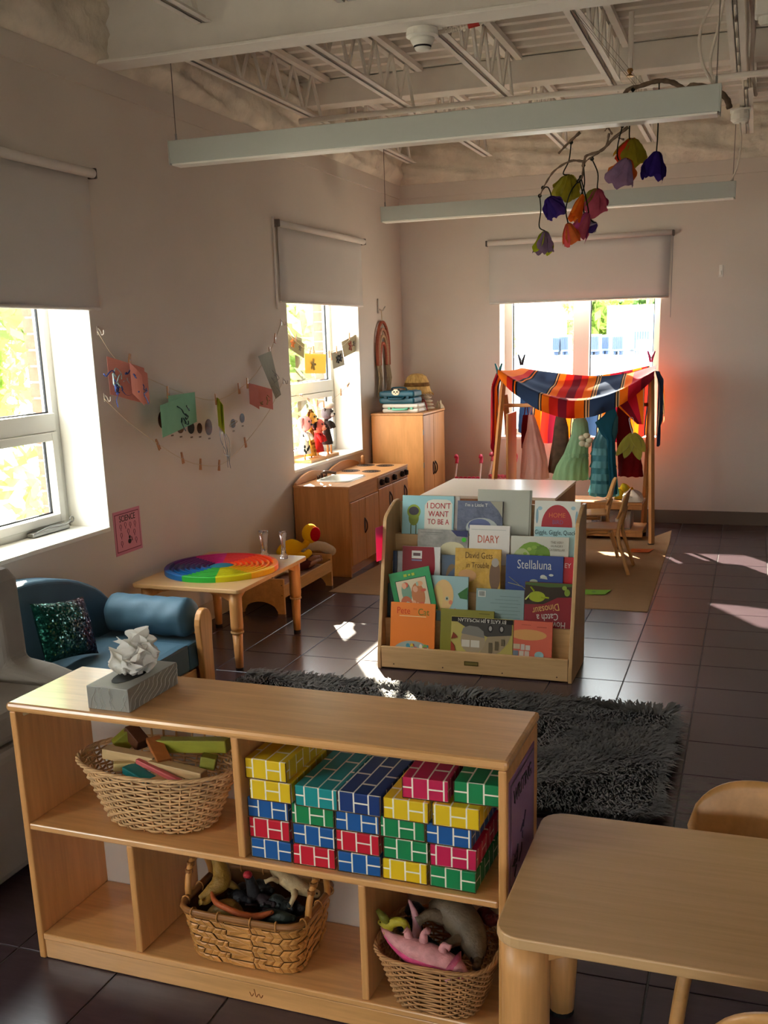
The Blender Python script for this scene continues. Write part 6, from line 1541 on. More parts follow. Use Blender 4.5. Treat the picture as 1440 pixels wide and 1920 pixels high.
MB().ell((-2.47, 5.235, .212), (.016, .016, .013)).tube([(-2.465, 5.24, .214), (-2.458, 5.255, .214)], .005, 5).tube([(-2.47, 5.245, .212), (-2.467, 5.262, .21)], .005, 5).build('hand', m_skin2, t, smooth=True)
t = thing('plush_duck', 'yellow plush duck puppet with a red mouth lying in the doll bed', 'plush toy', (-2.56, 5.46, .19), 0, 'dolls in the doll bed')
m_yel = mat('yellow plush', srgb(222, 168, 20), .95, .05, bump=.4, bscale=150)
dk = Vector((-2.545, 5.48, .298))
MB().tube(curve_pts([dk + Vector((-.06, -.12, -.03)), dk + Vector((-.02, -.06, .0)), dk + Vector((0, .0, .0)), dk + Vector((.02, .07, .0)), dk + Vector((.035, .12, .045))], 6), [.02 + .035 * math.sin(PI * min(1, k / 18 + .15)) for k in range(25)], 12).ell(dk + Vector((.035, .125, .06)), (.05, .06, .06), 14, 10).build('body', m_yel, t, smooth=True)
Mq = Matrix.Rotation(.9, 4, 'Z')
MB().ell(dk + Vector((.078, .105, .06)), (.012, .040, .045), 12, 8, Matrix.Rotation(-.5, 4, 'Z')).build('mouth', mat('red felt', srgb(170, 16, 24), .95, .05), t, smooth=True)
MB().tube(curve_pts([dk + Vector((.0, -.05, -.03)), dk + Vector((.05, -.02, -.05)), dk + Vector((.06, .04, -.04))], 5), [.022] * 11, 8).build('wing', m_yel, t, smooth=True)
t = thing('baby_doll', 'brown doll in maroon cloth under the yellow plush duck', 'doll', (-2.50, 5.55, .146), 0, 'dolls in the doll bed')
MB().tube(curve_pts([(-2.54, 5.44, .185), (-2.51, 5.50, .185), (-2.505, 5.58, .187), (-2.52, 5.64, .19)], 5), [.02] + [.032] * 10 + [.026] * 5, 10).build('body', mat('maroon cloth', srgb(78, 36, 34), .9, .05), t, smooth=True)
for k, (a, b, c) in enumerate((((-2.50, 5.52, .20), (-2.478, 5.58, .212), (-2.475, 5.64, .205)), ((-2.495, 5.50, .178), (-2.475, 5.57, .19), (-2.473, 5.64, .187)))):
    MB().tube(curve_pts([a, b, c], 5), [.017] * 6 + [.012] * 5, 8).ell(Vector(c) + Vector((.004, .012, 0)), (.013, .014, .012)).build('arm', m_skin, t, smooth=True)
t = thing('plush_arm_toy', 'cream stuffed toy draped over the foot of the doll bed', 'plush toy', (-2.49, 5.70, .21), 0, 'dolls in the doll bed')
MB().tube(curve_pts([(-2.58, 5.66, .245), (-2.54, 5.69, .26), (-2.495, 5.735, .252), (-2.455, 5.79, .215)], 6), [.03] * 13 + [.032] * 6, 12).ell((-2.455, 5.792, .213), (.033, .03, .03)).build('limb', mat('cream plush', srgb(196, 176, 150), .95, .05, bump=.4, bscale=150), t, smooth=True)
MB().ell((-2.59, 5.645, .24), (.035, .03, .03)).build('cuff', mat('white cotton', srgb(206, 196, 182), .9), t, smooth=True)
# ------------------------------------------------------------------ puppets in the window
def c5(x, y): return (520 + x / 6.4, 600 + y / 6.4)
PX = -2.905
def pp(x, y, d=0.0): return at(*c5(x, y), 0, PX + d)
t = thing('puppet_stand', 'wooden peg stand for hand puppets on the window sill', 'stand', (PX, 6.65, SILL + .0005))
MB().box(PX - .085, PX + .070, 6.41, 6.92, SILL + .0005, SILL + .022).build('base_board', w_bed, t, bevel=.004)
pegs_ = [(0, 6.46), (0, 6.575), (0, 6.69), (-.055, 6.775), (0, 6.868), (.045, 6.77), (.045, 6.83)]
for dx_, y in pegs_: MB().tube([(PX + dx_, y, SILL + .0225), (PX + dx_, y, SILL + (.15 if dx_ <= 0 else .085))], .0075, 8).build('peg', w_bed, t, smooth=True)
def fur(n, r, g, b, nz=.2): return mat('plush ' + n, srgb(r, g, b), .95, .05, noise=nz, nscale=20, bump=.4, bscale=150)
def puppet(label, y, zb, zh, w, m_body, m_head, m_ear, ears, muz=None, arms=True, hat=None, spots=None, hr=.045, m_face=None):
    """glove puppet over a peg: flared hem, two arms, round head"""
    t = thing('hand_puppet', label, 'puppet', (PX, y, zb), 0, 'hand puppets on the window sill')
    MB().lathe([(w, 0), (w * .96, .03), (w * .72, (zh - zb) * .45), (w * .50, (zh - zb) * .78), (w * .34, (zh - zb))], 16, (PX, y, zb), sx=.75, cap=False, wob=lambda a, i: 1 + .06 * math.sin(4 * a + i)).build('glove_body', m_body, t, smooth=True)
    hc = Vector((PX + .008, y, zh + hr * .72))
    MB().ell(hc, (hr, hr * .98, hr * 1.05), 14, 10).build('head', m_head, t, smooth=True)
    if muz: MB().ell(hc + Vector((hr * .85, 0, -hr * .25)), (hr * .5, hr * .48, hr * .4), 10, 8).build('muzzle', muz, t, smooth=True)
    MB().ell(hc + Vector((hr * (1.25 if muz else .98), 0, -hr * .12)), (.008, .010, .008)).build('nose', m_black, t, smooth=True)
    e = MB()
    for s in (-1, 1): e.ell(hc + Vector((hr * .85, s * hr * .4, hr * .3)), (.006, .006, .007))
    e.build('eye', m_black, t, smooth=True)
    for s in (-1, 1):
        if ears == 'long': MB().tube(curve_pts([hc + Vector((0, s * hr * .6, hr * .7)), hc + Vector((0, s * hr * 1.2, hr * .5)), hc + Vector((.01, s * hr * 1.4, -hr * .5))], 5), [.012] + [.016] * 8 + [.008] * 2, 8, flatten=.6).build('ear', m_ear, t, smooth=True)
        else: MB().ell(hc + Vector((0, s * hr * .85, hr * .75)), (.008, .018, .02)).build('ear', m_ear, t, smooth=True)
        if arms: MB().tube(curve_pts([(PX + .012, y + s * w * .3, zh - .03), (PX + .035, y + s * w * .55, zh - .045), (PX + .05, y + s * w * .6, zh - .075)], 5), [.014] * 8 + [.012] * 3, 8).build('arm', m_body, t, smooth=True)
    if hat: hat(t, hc, hr)
    if spots:
        for k in range(spots[1]):
            a, f = rnd.uniform(-1.2, 1.2), rnd.uniform(.05, .8); zz = zb + (zh - zb) * f; rr = w * (1 - .6 * f)
            MB().ell((PX + rr * .75 * math.cos(a), y + rr * math.sin(a), zz), (.006, .011, .012)).build('spot', spots[0], t, smooth=True)
    return t
ZS = SILL + .03
pk = fur('pink', 226, 150, 150); wh = fur('white', 226, 218, 206, .05)
puppet('spotted white puppet with striped pink head', 6.46, ZS + .03, ZS + .20, .054, wh, pk, pk, 'long', None, True, None, (m_black, 12), .052)
def horns(t, hc, hr):
    for s in (-1, 1): MB().tube([hc + Vector((0, s * .014, hr * .9)), hc + Vector((0, s * .016, hr * 1.55))], [.005, .007], 6).build('horn', fur('horn brown', 110, 66, 36), t, smooth=True)
puppet('tall giraffe puppet with brown patches', 6.575, ZS + .002, ZS + .235, .044, mat('giraffe cloth', srgb(218, 158, 70), .95, .05, noise=.7, nscale=24), mat('giraffe cloth', srgb(218, 158, 70), .95), fur('horn brown', 110, 66, 36), 'round', fur('tan', 216, 176, 110), False, horns, (fur('patch brown', 150, 86, 34), 16), .040)
puppet('red and pink bear puppet with floppy ears', 6.69, ZS + .02, ZS + .165, .054, fur('red', 200, 50, 52), fur('salmon', 214, 110, 100), fur('dark plush', 44, 32, 36), 'long', fur('peach', 224, 150, 130), True, None, None, .050)
PX -= .055
puppet('pink puppet with white ears half hidden behind the bear', 6.775, ZS + .02, ZS + .19, .036, fur('rose', 206, 110, 120), fur('rose', 206, 110, 120), wh, 'long', None, True, None, None, .034)
PX += .055
def cap(t, hc, hr): MB().lathe([(hr * .8, 0), (hr * 1.25, .012), (hr * 1.3, .03), (hr * .9, .045), (.004, .05)], 18, hc + Vector((0, 0, hr * .72))).build('sailor_cap', wh, t, smooth=True)
puppet('dark grey puppet wearing a white sailor cap', 6.868, ZS + .055, ZS + .245, .050, fur('charcoal', 62, 56, 54), fur('grey plush', 120, 112, 116), fur('grey plush', 120, 112, 116), 'round', fur('pale grey', 190, 182, 178), True, cap, None, .045)

# ------------------------------------------------------------------ dress-up rack
w_rack = wood('rack pine', srgb(190, 130, 78), .8, (12, 12, 1.2))
t = rack = thing('dress_up_rack', 'wooden A frame dress up rack with rod and shelves before the window', 'clothes rack', (-1.23, 7.7, 0))
RX0, RX1, RYm, RZt = -1.775, -.69, 7.68, 1.185
for xf, xt, xb in ((-.628, RX1, -.735), (-1.835, RX0, -1.73)):
    MB().tube([(xf, 7.42, .0085), (xt, RYm - .02, RZt)], .0215, 4).build('front_leg', w_rack, t)
    MB().tube([(xb, 7.90, .002), (xt, RYm + .02, RZt - .12)], .0215, 4).build('rear_leg', w_rack, t)
MB().tube([(RX0, RYm, .985), (RX1, RYm, .985)], .014, 8).build('hanging_rod', w_rack, t, smooth=True)
MB().box(-1.74, -.715, 7.56, 7.86, .262, .280).build('shelf', w_rack, t, bevel=.003)
MB().box(-1.74, -.715, 7.56, 7.575, .228, .2615).build('shelf_lip', w_rack, t, bevel=.003)
MB().box(-1.75, -.705, 7.53, 7.88, .062, .078).build('low_shelf', w_rack, t, bevel=.003)
MB().box(-1.75, -.705, 7.53, 7.545, .03, .0615).build('shelf_lip', w_rack, t, bevel=.003)
MB().box(-1.735, -1.718, 7.56, 7.86, .281, .93).build('side_panel', w_rack, t, bevel=.003)
for x in (-.632, -1.83): MB().box(x - .022, x + .022, 7.40, 7.445, .0075, .0095).build('foot_pad', m_black, t)
# striped blanket
def stripes(name, trans):
    m = bpy.data.materials.new(name); m.use_nodes = True; N = m.node_tree.nodes; L = m.node_tree.links; p = N['Principled BSDF']
    uv = N.new('ShaderNodeUVMap'); sp = N.new('ShaderNodeSeparateXYZ'); L.new(uv.outputs[0], sp.inputs[0])
    fr_ = N.new('ShaderNodeMath'); fr_.operation = 'FRACT'; L.new(sp.outputs[0], fr_.inputs[0])
    O, R_, B, K, C, Mn, Cr = srgb(226, 110, 20), srgb(190, 34, 24), srgb(44, 62, 92), srgb(24, 22, 28), srgb(200, 160, 110), srgb(110, 20, 36), srgb(176, 26, 46)
    seq = [(0, O), (.06, R_), (.10, K), (.11, O), (.12, K), (.13, B), (.27, K), (.278, C), (.286, K), (.294, O), (.34, R_), (.40, Mn), (.46, R_), (.51, O), (.57, K), (.578, C), (.586, K), (.594, C), (.602, B)]
    seq2 = [(0, B), (.0, B)]
    cr = N.new('ShaderNodeValToRGB'); cr.color_ramp.interpolation = 'CONSTANT'
    els = seq + [(.76, K), (.768, C), (.776, K), (.784, C), (.792, O), (.84, Cr), (.92, Mn)]
    cr.color_ramp.elements[0].position = 0; cr.color_ramp.elements[0].color = els[0][1]
    cr.color_ramp.elements[1].position = els[1][0]; cr.color_ramp.elements[1].color = els[1][1]
    for q, c in els[2:]:
        e = cr.color_ramp.elements.new(q); e.color = c
    L.new(fr_.outputs[0], cr.inputs[0]); L.new(cr.outputs[0], p.inputs['Base Color']); p.inputs['Roughness'].default_value = .9; p.inputs['Specular IOR Level'].default_value = .1
    tl = N.new('ShaderNodeBsdfTranslucent'); L.new(cr.outputs[0], tl.inputs[0]); ms = N.new('ShaderNodeMixShader'); ms.inputs[0].default_value = trans
    L.new(p.outputs[0], ms.inputs[1]); L.new(tl.outputs[0], ms.inputs[2]); L.new(ms.outputs[0], N['Material Output'].inputs[0])
    return m
m_blk = stripes('striped blanket', .26); m_blk2 = stripes('striped blanket doubled', .08)
def cloth(name, fn, nu, nv, parent, u0=0.0, u1=1.0, m_=None):
    m = MB().grid(fn, nu, nv); m.uv = []
    for j in range(nv):
        for i in range(nu): m.uv.append([(u0 + (u1 - u0) * i / nu, j / nv), (u0 + (u1 - u0) * (i + 1) / nu, j / nv), (u0 + (u1 - u0) * (i + 1) / nu, (j + 1) / nv), (u0 + (u1 - u0) * i / nu, (j + 1) / nv)])
    return m.build(name, m_ or m_blk, parent, smooth=True)
t = blk = thing('striped_blanket', 'orange red and navy striped blanket draped over the dress up rack', 'blanket', (-1.23, 7.7, .9))
LT, RT = Vector((-1.80, 7.575, 1.255)), Vector((-.662, 7.575, 1.228))
def sag(u): return 1 - (2 * u - 1) ** 2
def swag(u, v):
    # v 0 back edge near the sill, .55 front fold, 1 lower hem
    if v < .5:
        q = v / .5
        b = Vector((-1.72 + 1.03 * u, 8.05, 1.25 - .07 * sag(u) ** 1.2))
        f = lerp(LT, RT, u) + Vector((0, -.03 * sag(u), -.215 * sag(u) ** 1.1))
        p = lerp(b, f, q); p.z -= .06 * math.sin(PI * q) * (.25 + sag(u)) * .8
        p.z += .012 * math.sin(q * 14 + u * 6) * sag(u)
        return p
    q = (v - .5) / .5
    f = lerp(LT, RT, u) + Vector((0, -.03 * sag(u), -.215 * sag(u) ** 1.1))
    f.y -= .012 * math.sin(PI * q); f.z -= (.045 + .085 * sag(u) ** .6) * q
    f.y += .014 * math.sin(u * 34 + q * 2) * q
    return f
cloth('swag', swag, 60, 26, t)
def backdrop(u, v): return (-1.74 + 1.0 * u + .01 * math.sin(v * 5), 8.06 + .02 * math.sin(u * 40) * v, 1.25 - .07 * sag(u) ** 1.2 - (.50 + .05 * math.sin(u * 9)) * v)
cloth('back_drop', backdrop, 50, 10, t, .18, 1.12)
def left_fall(u, v): return (-1.81 - .05 * min(1, v * 5) + .010 * min(1, v * 5) * math.sin(u * 20 + v * 3), 7.60 + .22 * u, 1.25 - (.54 + .10 * math.sin(u * 4)) * v - .03 * u)
cloth('left_fall', left_fall, 20, 16, t, .84, 1.15)
def right_fall(u, v): return (-.660 + .026 * min(1, v * 5) + .010 * min(1, v * 5) * math.sin(u * 18 + v * 4) + .012 * v, 7.58 + .42 * u, 1.228 - (.42 + .12 * math.sin(u * 5 + 1)) * v - .02 * u)
cloth('right_fall', right_fall, 20, 16, t, .60, .80, m_blk2)
def inner_fall(u, v): return (-.725 - .22 * (1 - v) * u - .05 * u, 7.575 + .03 * u, 1.15 - .30 * v - .10 * u * (1 - v))
cloth('inner_fall', inner_fall, 12, 12, t, .78, 1.02)
def clip(label, P, col):
    t = thing('spring_clip', label, 'clip', tuple(P), 0, 'spring clips on the blanket')
    m_ = flat('clip %d %d %d' % col, *col, rough=.35)
    for s in (-1, 1):
        MB().tube([Vector(P) + Vector((s * .006, 0, -.035)), Vector(P) + Vector((s * .010, 0, 0)), Vector(P) + Vector((s * .026, 0, .045))], [.007, .010, .006], 6).build('jaw', m_, t, smooth=True)
    MB().tube([Vector(P) + Vector((0, -.012, .0)), Vector(P) + Vector((0, .012, 0))], .006, 6).build('pivot', m_metal, t)
clip('teal spring clip on top of the rack post', (-1.80, 7.60, 1.255), (20, 96, 100))
clip('dark spring clip on the blanket edge near the teal clip', at(978, 676, 1, 7.95), (40, 34, 40))
clip('pink spring clip on the blanket edge by the window jamb', at(1221, 670, 1, 8.0), (206, 60, 110))
# ------------------------------------------------------------------ costumes on the rod
def c6(x, y): return (920 + x / 4.235, 660 + y / 4.235)
def cp6(x, y, Y): return at(*c6(x, y), 1, Y)
def dress(label, name, Y, outline, dep, m_, pleats=9, amp=.012, ruffles=None, cat='costume', m_ruf=None, strap=True):
    """outline: list of (c6 y, c6 xl, c6 xr) from shoulder to hem"""
    ring_ = []
    for (yy, xl, xr) in outline:
        a, b = cp6(xl, yy, Y), cp6(xr, yy, Y); ring_.append(((a.x + b.x) / 2, (b.x - a.x) / 2, a.z))
    t = thing(name, label, cat, (ring_[0][0], Y, ring_[-1][2]), 0, 'costumes on the dress up rack')
    m = MB(); n = 44; vs = []
    fine = []
    for i in range(len(ring_) - 1):
        for k in range(4): fine.append(tuple(ring_[i][j] + (ring_[i + 1][j] - ring_[i][j]) * k / 4 for j in range(3)))
    fine.append(ring_[-1])
    for i, (cx, hw, z) in enumerate(fine):
        f = i / (len(fine) - 1)
        for k in range(n):
            a = 2 * PI * k / n; w_ = 1 + amp / max(hw, .01) * math.sin(pleats * a + 1.5 * math.sin(i * .4)) * f
            vs.append((cx + hw * w_ * math.cos(a), Y + dep * (.45 + .55 * f) * w_ * math.sin(a), z + .004 * math.sin(pleats * a) * f))
    fs = [(i * n + k, i * n + (k + 1) % n, (i + 1) * n + (k + 1) % n, (i + 1) * n + k) for i in range(len(fine) - 1) for k in range(n)]
    m.add(vs, fs); m.build('garment', m_, t, smooth=True)
    if strap:
        cx, hw, z = ring_[0]
        for s in (-1, 1): MB().tube(curve_pts([(cx + s * hw * .6, Y, z - .005), (cx + s * hw * .3, Y, (z + .985) / 2 + .01), (cx + .005 * s, Y, .999)], 4), .004, 5).build('strap', m_, t, smooth=True)
    for (yy, xl, xr, hh) in (ruffles or []):
        a, b = cp6(xl, yy, Y), cp6(xr, yy, Y); cx, hw = (a.x + b.x) / 2, (b.x - a.x) / 2
        MB().lathe([(hw, .0), (hw * 1.05, -hh * .5), (hw * 1.10, -hh)], 48, (cx, Y, a.z), sy=dep * 1.1 / hw, cap=False, wob=lambda an, i: 1 + .05 * i * math.sin(14 * an)).build('ruffle', m_ruf or m_, t, smooth=True)
    return t
def net(r, g, b, tr=.45, nz=.15): return mat('net %d %d %d' % (r, g, b), srgb(r, g, b), .8, .1, noise=nz, nscale=14, trans=tr, stretch=(3, 3, .5))
dress('pale pink tulle dress hanging beside the brown waistcoat', 'costume_dress', 7.72, [(500, 300, 345), (620, 290, 385), (740, 255, 420), (860, 250, 445), (1000, 240, 455)], .07, net(226, 192, 182, .5), 11, .010)
dress('brown and gold waistcoat hanging beside the green dress', 'costume_vest', 7.75, [(495, 520, 590), (600, 500, 615), (720, 490, 620), (850, 470, 600), (960, 455, 560)], .025, mat('brown brocade', srgb(92, 68, 50), .6, .3, noise=.5, nscale=20, trans=.1), 5, .006)
dress('mint green tulle dress with cream bodice', 'costume_dress', 7.645, [(500, 690, 740), (560, 650, 770), (660, 640, 780), (800, 590, 772), (820, 580, 770), (900, 530, 768), (1010, 495, 766)], .060, net(150, 186, 146, .4), 13, .012, [(800, 600, 764, .03)])
t_ = thing('costume_bow', 'cream satin sash tied round the mint green dress', 'sash', tuple(cp6(760, 700, 7.52)), 0, 'costumes on the dress up rack')
P = cp6(755, 690, 7.575)
for k in range(5): MB().ell(P + Vector((.03 * math.cos(k * 1.3), -.008, .035 * math.sin(k * 1.3) - .01)), (.028, .012, .022)).build('loop', mat('cream satin', srgb(176, 168, 140), .45, .4), t_, smooth=True)
dress('teal satin ruffled gown with tulle sleeve', 'costume_gown', 7.655, [(440, 950, 985), (520, 880, 1010), (640, 850, 1005), (720, 810, 985), (860, 800, 985), (1000, 800, 995), (1140, 790, 1010)], .058, mat('teal satin', srgb(52, 120, 130), .4, .4, noise=.2, nscale=10, trans=.15), 9, .012, [(760, 808, 985, .05), (860, 802, 985, .05), (960, 800, 990, .05), (1040, 795, 1000, .07)], m_ruf=mat('teal satin light', srgb(76, 140, 146), .4, .4, trans=.2))
dress('dark blue tulle scarf hanging over the teal gown', 'costume_scarf', 7.572, [(415, 950, 985), (500, 900, 1000), (560, 830, 975), (650, 880, 965), (700, 925, 975), (900, 935, 985), (1130, 950, 1000)], .008, net(26, 76, 92, .2), 5, .008)
dress('dark red velvet costume hanging behind the fairy wings', 'costume_dress', 7.74, [(420, 1010, 1060), (520, 990, 1100), (640, 1000, 1130), (800, 1010, 1180), (900, 1020, 1195), (985, 1020, 1200)], .05, mat('dark red velvet', srgb(120, 16, 22), .85, .15, noise=.2, nscale=12, trans=.25), 8, .012)
dress('dark red scrap of fabric hanging behind the pink tulle dress', 'costume_scarf', 7.78, [(500, 255, 310), (600, 245, 300), (700, 245, 280), (760, 248, 262)], .02, mat('dark red velvet', srgb(120, 16, 22), .85), 4, .004)
t = thing('fairy_wings', 'pale yellow fairy wings hanging in front of the red costume', 'costume wings', tuple(cp6(1120, 860, 7.55)), 0, 'costumes on the dress up rack')
m_wing = net(170, 160, 70, .5)
for k, (tip, wd) in enumerate((((995, 825), 34), ((1060, 845), 40), ((1185, 860), 44), ((1225, 795), 42))):
    A = cp6(1125, 650, 7.56 - .004 * k); B = cp6(*tip, 7.55 - .006 * k); ax = (B - A); pe = ax.cross(Vector((0, 1, 0))).normalized() * (wd / 4.235 * 7.7 / F_PX)
    MB().sheet(lambda u, v: A + ax * v + pe * (2 * u - 1) * math.sin(PI * min(1, .12 + v * .88)) ** .7 + Vector((0, .01 * math.sin(3 * v), 0)), 8, 14, .0012).build('wing', m_wing, t, smooth=True)
    MB().tube([A + ax * (q / 12) + pe * math.sin(PI * min(1, .12 + q / 12 * .88)) ** .7 for q in range(13)], .002, 4).build('wire_edge', flat('wing wire', 130, 124, 60), t)
MB().tube(curve_pts([cp6(1125, 650, 7.56), cp6(1110, 590, 7.565), cp6(1100, 530, 7.57), cp6(1130, 525, 7.575), cp6(1135, 590, 7.565), cp6(1128, 650, 7.56)], 5), .0025, 5).build('elastic_loop', m_cord, t, smooth=True)
# clothes and bins on the rack shelves
def heap(label, c, s, m_, seed, name='folded_clothes'):
    t = thing(name, label, 'clothes', tuple(c), 0); r = random.Random(seed); ph = [r.uniform(0, 6) for _ in range(4)]
    c = Vector(c)
    MB().grid(lambda u, v: c + Vector((s[0] * (u - .5), s[1] * (v - .5), .002 + s[2] * (math.sin(PI * u) * math.sin(PI * v)) ** .26 * (.75 + .25 * math.sin(u * 11 + ph[0] + 3 * math.sin(v * 5 + ph[1]))))), 22, 18).build('fabric', m_, t, smooth=True)
    return t
heap('yellow cloth heaped on the rack shelf', (-.868, 7.772, .281), (.14, .13, .115), mat('yellow cotton', srgb(206, 160, 40), .9, .05, noise=.1), 1)
w_ = heap('white cotton clothes heaped on the rack shelf', (-.795, 7.642, .281), (.15, .13, .085), mat('white cotton heap', srgb(206, 192, 176), .9, .05, noise=.12), 2)
MB().tube(curve_pts([cp6(1075, 1120, 7.56), cp6(1072, 1180, 7.545), cp6(1080, 1230, 7.54), cp6(1078, 1285, 7.54)], 4), .007, 6, flatten=.4).build('dangling_strap', mat('white cotton heap', srgb(206, 192, 176), .9), w_, smooth=True)
m_bin = bpy.data.materials.new('clear plastic bin'); m_bin.use_nodes = True
nt = m_bin.node_tree; p = nt.nodes['Principled BSDF']; p.inputs['Base Color'].default_value = srgb(170, 150, 140); p.inputs['Roughness'].default_value = .3
tb = nt.nodes.new('ShaderNodeBsdfTransparent'); ms = nt.nodes.new('ShaderNodeMixShader'); ms.inputs[0].default_value = .55
nt.links.new(p.outputs[0], ms.inputs[1]); nt.links.new(tb.outputs[0], ms.inputs[2]); nt.links.new(ms.outputs[0], nt.nodes['Material Output'].inputs[0])
for nm, x0, x1, col in (('clear plastic bin of pink things on the low rack shelf', -.98, -.80, (190, 90, 100)), ('clear plastic bin of blue things on the low rack shelf', -1.20, -1.01, (96, 110, 140))):
    t = thing('storage_bin', nm, 'storage bin', ((x0 + x1) / 2, 7.68, .0785), 0, 'bins on the low rack shelf')
    b = MB(); y0, y1, z0, z1, q = 7.58, 7.80, .0787, .215, .003
    b.box(x0, x1, y0, y0 + q, z0, z1); b.box(x0, x1, y1 - q, y1, z0, z1); b.box(x0, x0 + q, y0 + q, y1 - q, z0, z1); b.box(x1 - q, x1, y0 + q, y1 - q, z0, z1); b.box(x0 + q, x1 - q, y0 + q, y1 - q, z0, z0 + q)
    b.box(x0 - .008, x1 + .008, y0 - .008, y0, z1 - .012, z1).build('tub', m_bin, t)
    MB().box((x0 + x1) / 2 - .02, (x0 + x1) / 2 + .02, y0 - .0012, y0 - .0004, .12, .16).build('paper_label', flat('label cream', 196, 180, 166), t)
    heap(nm.replace('clear plastic bin of', 'jumble of').replace('things', 'toys'), ((x0 + x1) / 2, 7.69, .083), (x1 - x0 - .02, .19, .09), flat('jumble %d' % col[0], *col), 7, 'toy_jumble')
# ------------------------------------------------------------------ doll strollers by the back wall
def stroller(label, x, y, rz, c1, c2):
    t = thing('doll_stroller', label, 'toy stroller', (x, y, 0), rz, 'doll strollers by the back wall')
    m1 = flat('stroller white', 214, 190, 184); mp_ = flat('stroller pink %d' % c1[0], *c1); mf = mat('stroller print %d' % c2[0], srgb(*c2), .8, .1, noise=.4, nscale=40)
    for s in (-1, 1):
        MB().tube([(s * .10, -.16, .05), (s * .10, .14, .50)], .008, 6).build('frame_tube', m1, t, local=True)
        MB().tube([(s * .10, .14, .05), (s * .10, -.08, .38)], .008, 6).build('frame_tube', m1, t, local=True)
        MB().tube(curve_pts([(s * .10, .14, .50), (s * .10, .16, .545), (s * .10, .125, .565), (s * .10, .10, .555)], 5), .014, 8).build('handle', mp_, t, smooth=True, local=True)
        for yy in (-.16, .14):
            MB().lathe([(.01, -.012), (.04, -.012), (.045, 0), (.04, .012), (.01, .012)], 14, (s * .115, yy, .0455), Matrix.Rotation(PI / 2, 4, 'Y')).build('wheel', mp_, t, local=True)
    MB().sheet(lambda u, v: (-.098 + .196 * u, .06 - .12 * v + .0, .40 - .20 * v + .02 * math.sin(PI * u) * -1), 10, 8, .004).build('fabric_back', mf, t, local=True)
    MB().sheet(lambda u, v: (-.098 + .196 * u, -.06 - .12 * v, .20 - .02 * math.sin(PI * u) + .03 * v), 10, 6, .004).build('fabric_seat', mf, t, local=True)
    for k in range(6): MB().ell((-.085 + .034 * k, .055, .392), (.018, .008, .014)).build('scallop', mp_, t, smooth=True, local=True)
stroller('pink doll stroller with scalloped seat by the back wall', -2.13, 7.86, .1, (196, 50, 84), (206, 130, 130))
stroller('pink doll stroller with pale print seat nearer the window', -1.905, 8.02, -.1, (206, 90, 110), (206, 180, 170))
# ------------------------------------------------------------------ outside
m_grd = mat('pale paving', srgb(176, 168, 156), .95, .05, noise=.1, nscale=.6)
GZ = -3.6
g = MB().box(-70, 70, -40, 130, GZ - .2, GZ).build('ground', m_grd); g['kind'] = 'structure'
def leafmat(n, r, g, b): return mat('leaf ' + n, srgb(r, g, b), .6, .25, noise=.45, nscale=1.2, trans=.5)
m_trunk = mat('tree bark', srgb(96, 76, 60), .95, .05, noise=.3, nscale=12)
def tree(label, x, y, top, rx, ry, rz, m_leaf, nl, seed, size=.22):
    t = thing('leafy_tree', label, 'tree', (x, y, GZ), 0, 'trees outside the windows')
    c = Vector((x, y, top - rz))
    MB().tube([(x, y, GZ), (x + .1, y, GZ + 2), c], [.22, .17, .08], 8).build('trunk', m_trunk, t, smooth=True)
    r = np.random.RandomState(seed)
    ncl = 34
    d = r.normal(size=(ncl, 3)); d /= np.linalg.norm(d, axis=1)[:, None]
    cl = d * r.uniform(.25, .95, (ncl, 1)) * np.array([rx, ry, rz]) + np.array(c)
    idx = r.randint(0, ncl, nl)
    P = cl[idx] + r.normal(0, .30, (nl, 3)) * np.array([rx, ry, rz]) * .45
    a = r.normal(size=(nl, 3)); a /= np.linalg.norm(a, axis=1)[:, None]
    b = np.cross(a, r.normal(size=(nl, 3))); b /= np.linalg.norm(b, axis=1)[:, None]
    s = size * r.uniform(.6, 1.2, (nl, 1))
    V = np.stack([P - a * s, P + b * s * .45, P + a * s, P - b * s * .45], 1).reshape(-1, 3) - np.array([x, y, GZ])
    F = np.arange(nl * 4).reshape(-1, 4)
    me = bpy.data.meshes.new('foliage'); me.from_pydata([tuple(v) for v in V], [], [tuple(int(i) for i in f) for f in F]); me.materials.append(m_leaf)
    o = bpy.data.objects.new('foliage', me); COL.objects.link(o); o.parent = t; o['kind'] = 'stuff'
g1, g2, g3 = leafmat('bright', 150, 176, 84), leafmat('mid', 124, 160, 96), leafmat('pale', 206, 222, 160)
tree('bright green tree filling the sofa window', -8.6, 9.6, 6.0, 2.4, 2.2, 3.6, g1, 4200, 1, .15)
tree('mid green tree behind the bright one outside the sofa window', -15.5, 16.5, 8.0, 3.0, 2.6, 4.2, g2, 4200, 2, .22)
tree('low bushy green tree close outside the sofa window', -5.0, 6.6, 1.0, .6, .6, 1.8, g1, 2200, 3, .12)
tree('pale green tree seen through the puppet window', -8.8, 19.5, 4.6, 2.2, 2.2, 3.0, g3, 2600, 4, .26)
Pq = at(1120, 590, 1, 46)
tree('yellow green tree beside the white rooftop block', Pq.x, 46, Pq.z + 1.6, 2.6, 2.2, 2.6, g1, 3000, 5, .3)
Pq = at(1180, 572, 1, 60)
tree('hazy green treetop above the rooftops', Pq.x, 60, Pq.z + 2.4, 6.0, 3, 3.4, g2, 3600, 6, .45)
Pq = at(970, 640, 1, 30)
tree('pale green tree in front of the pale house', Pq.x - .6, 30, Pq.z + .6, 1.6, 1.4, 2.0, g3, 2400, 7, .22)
Pq = at(1040, 610, 1, 52)
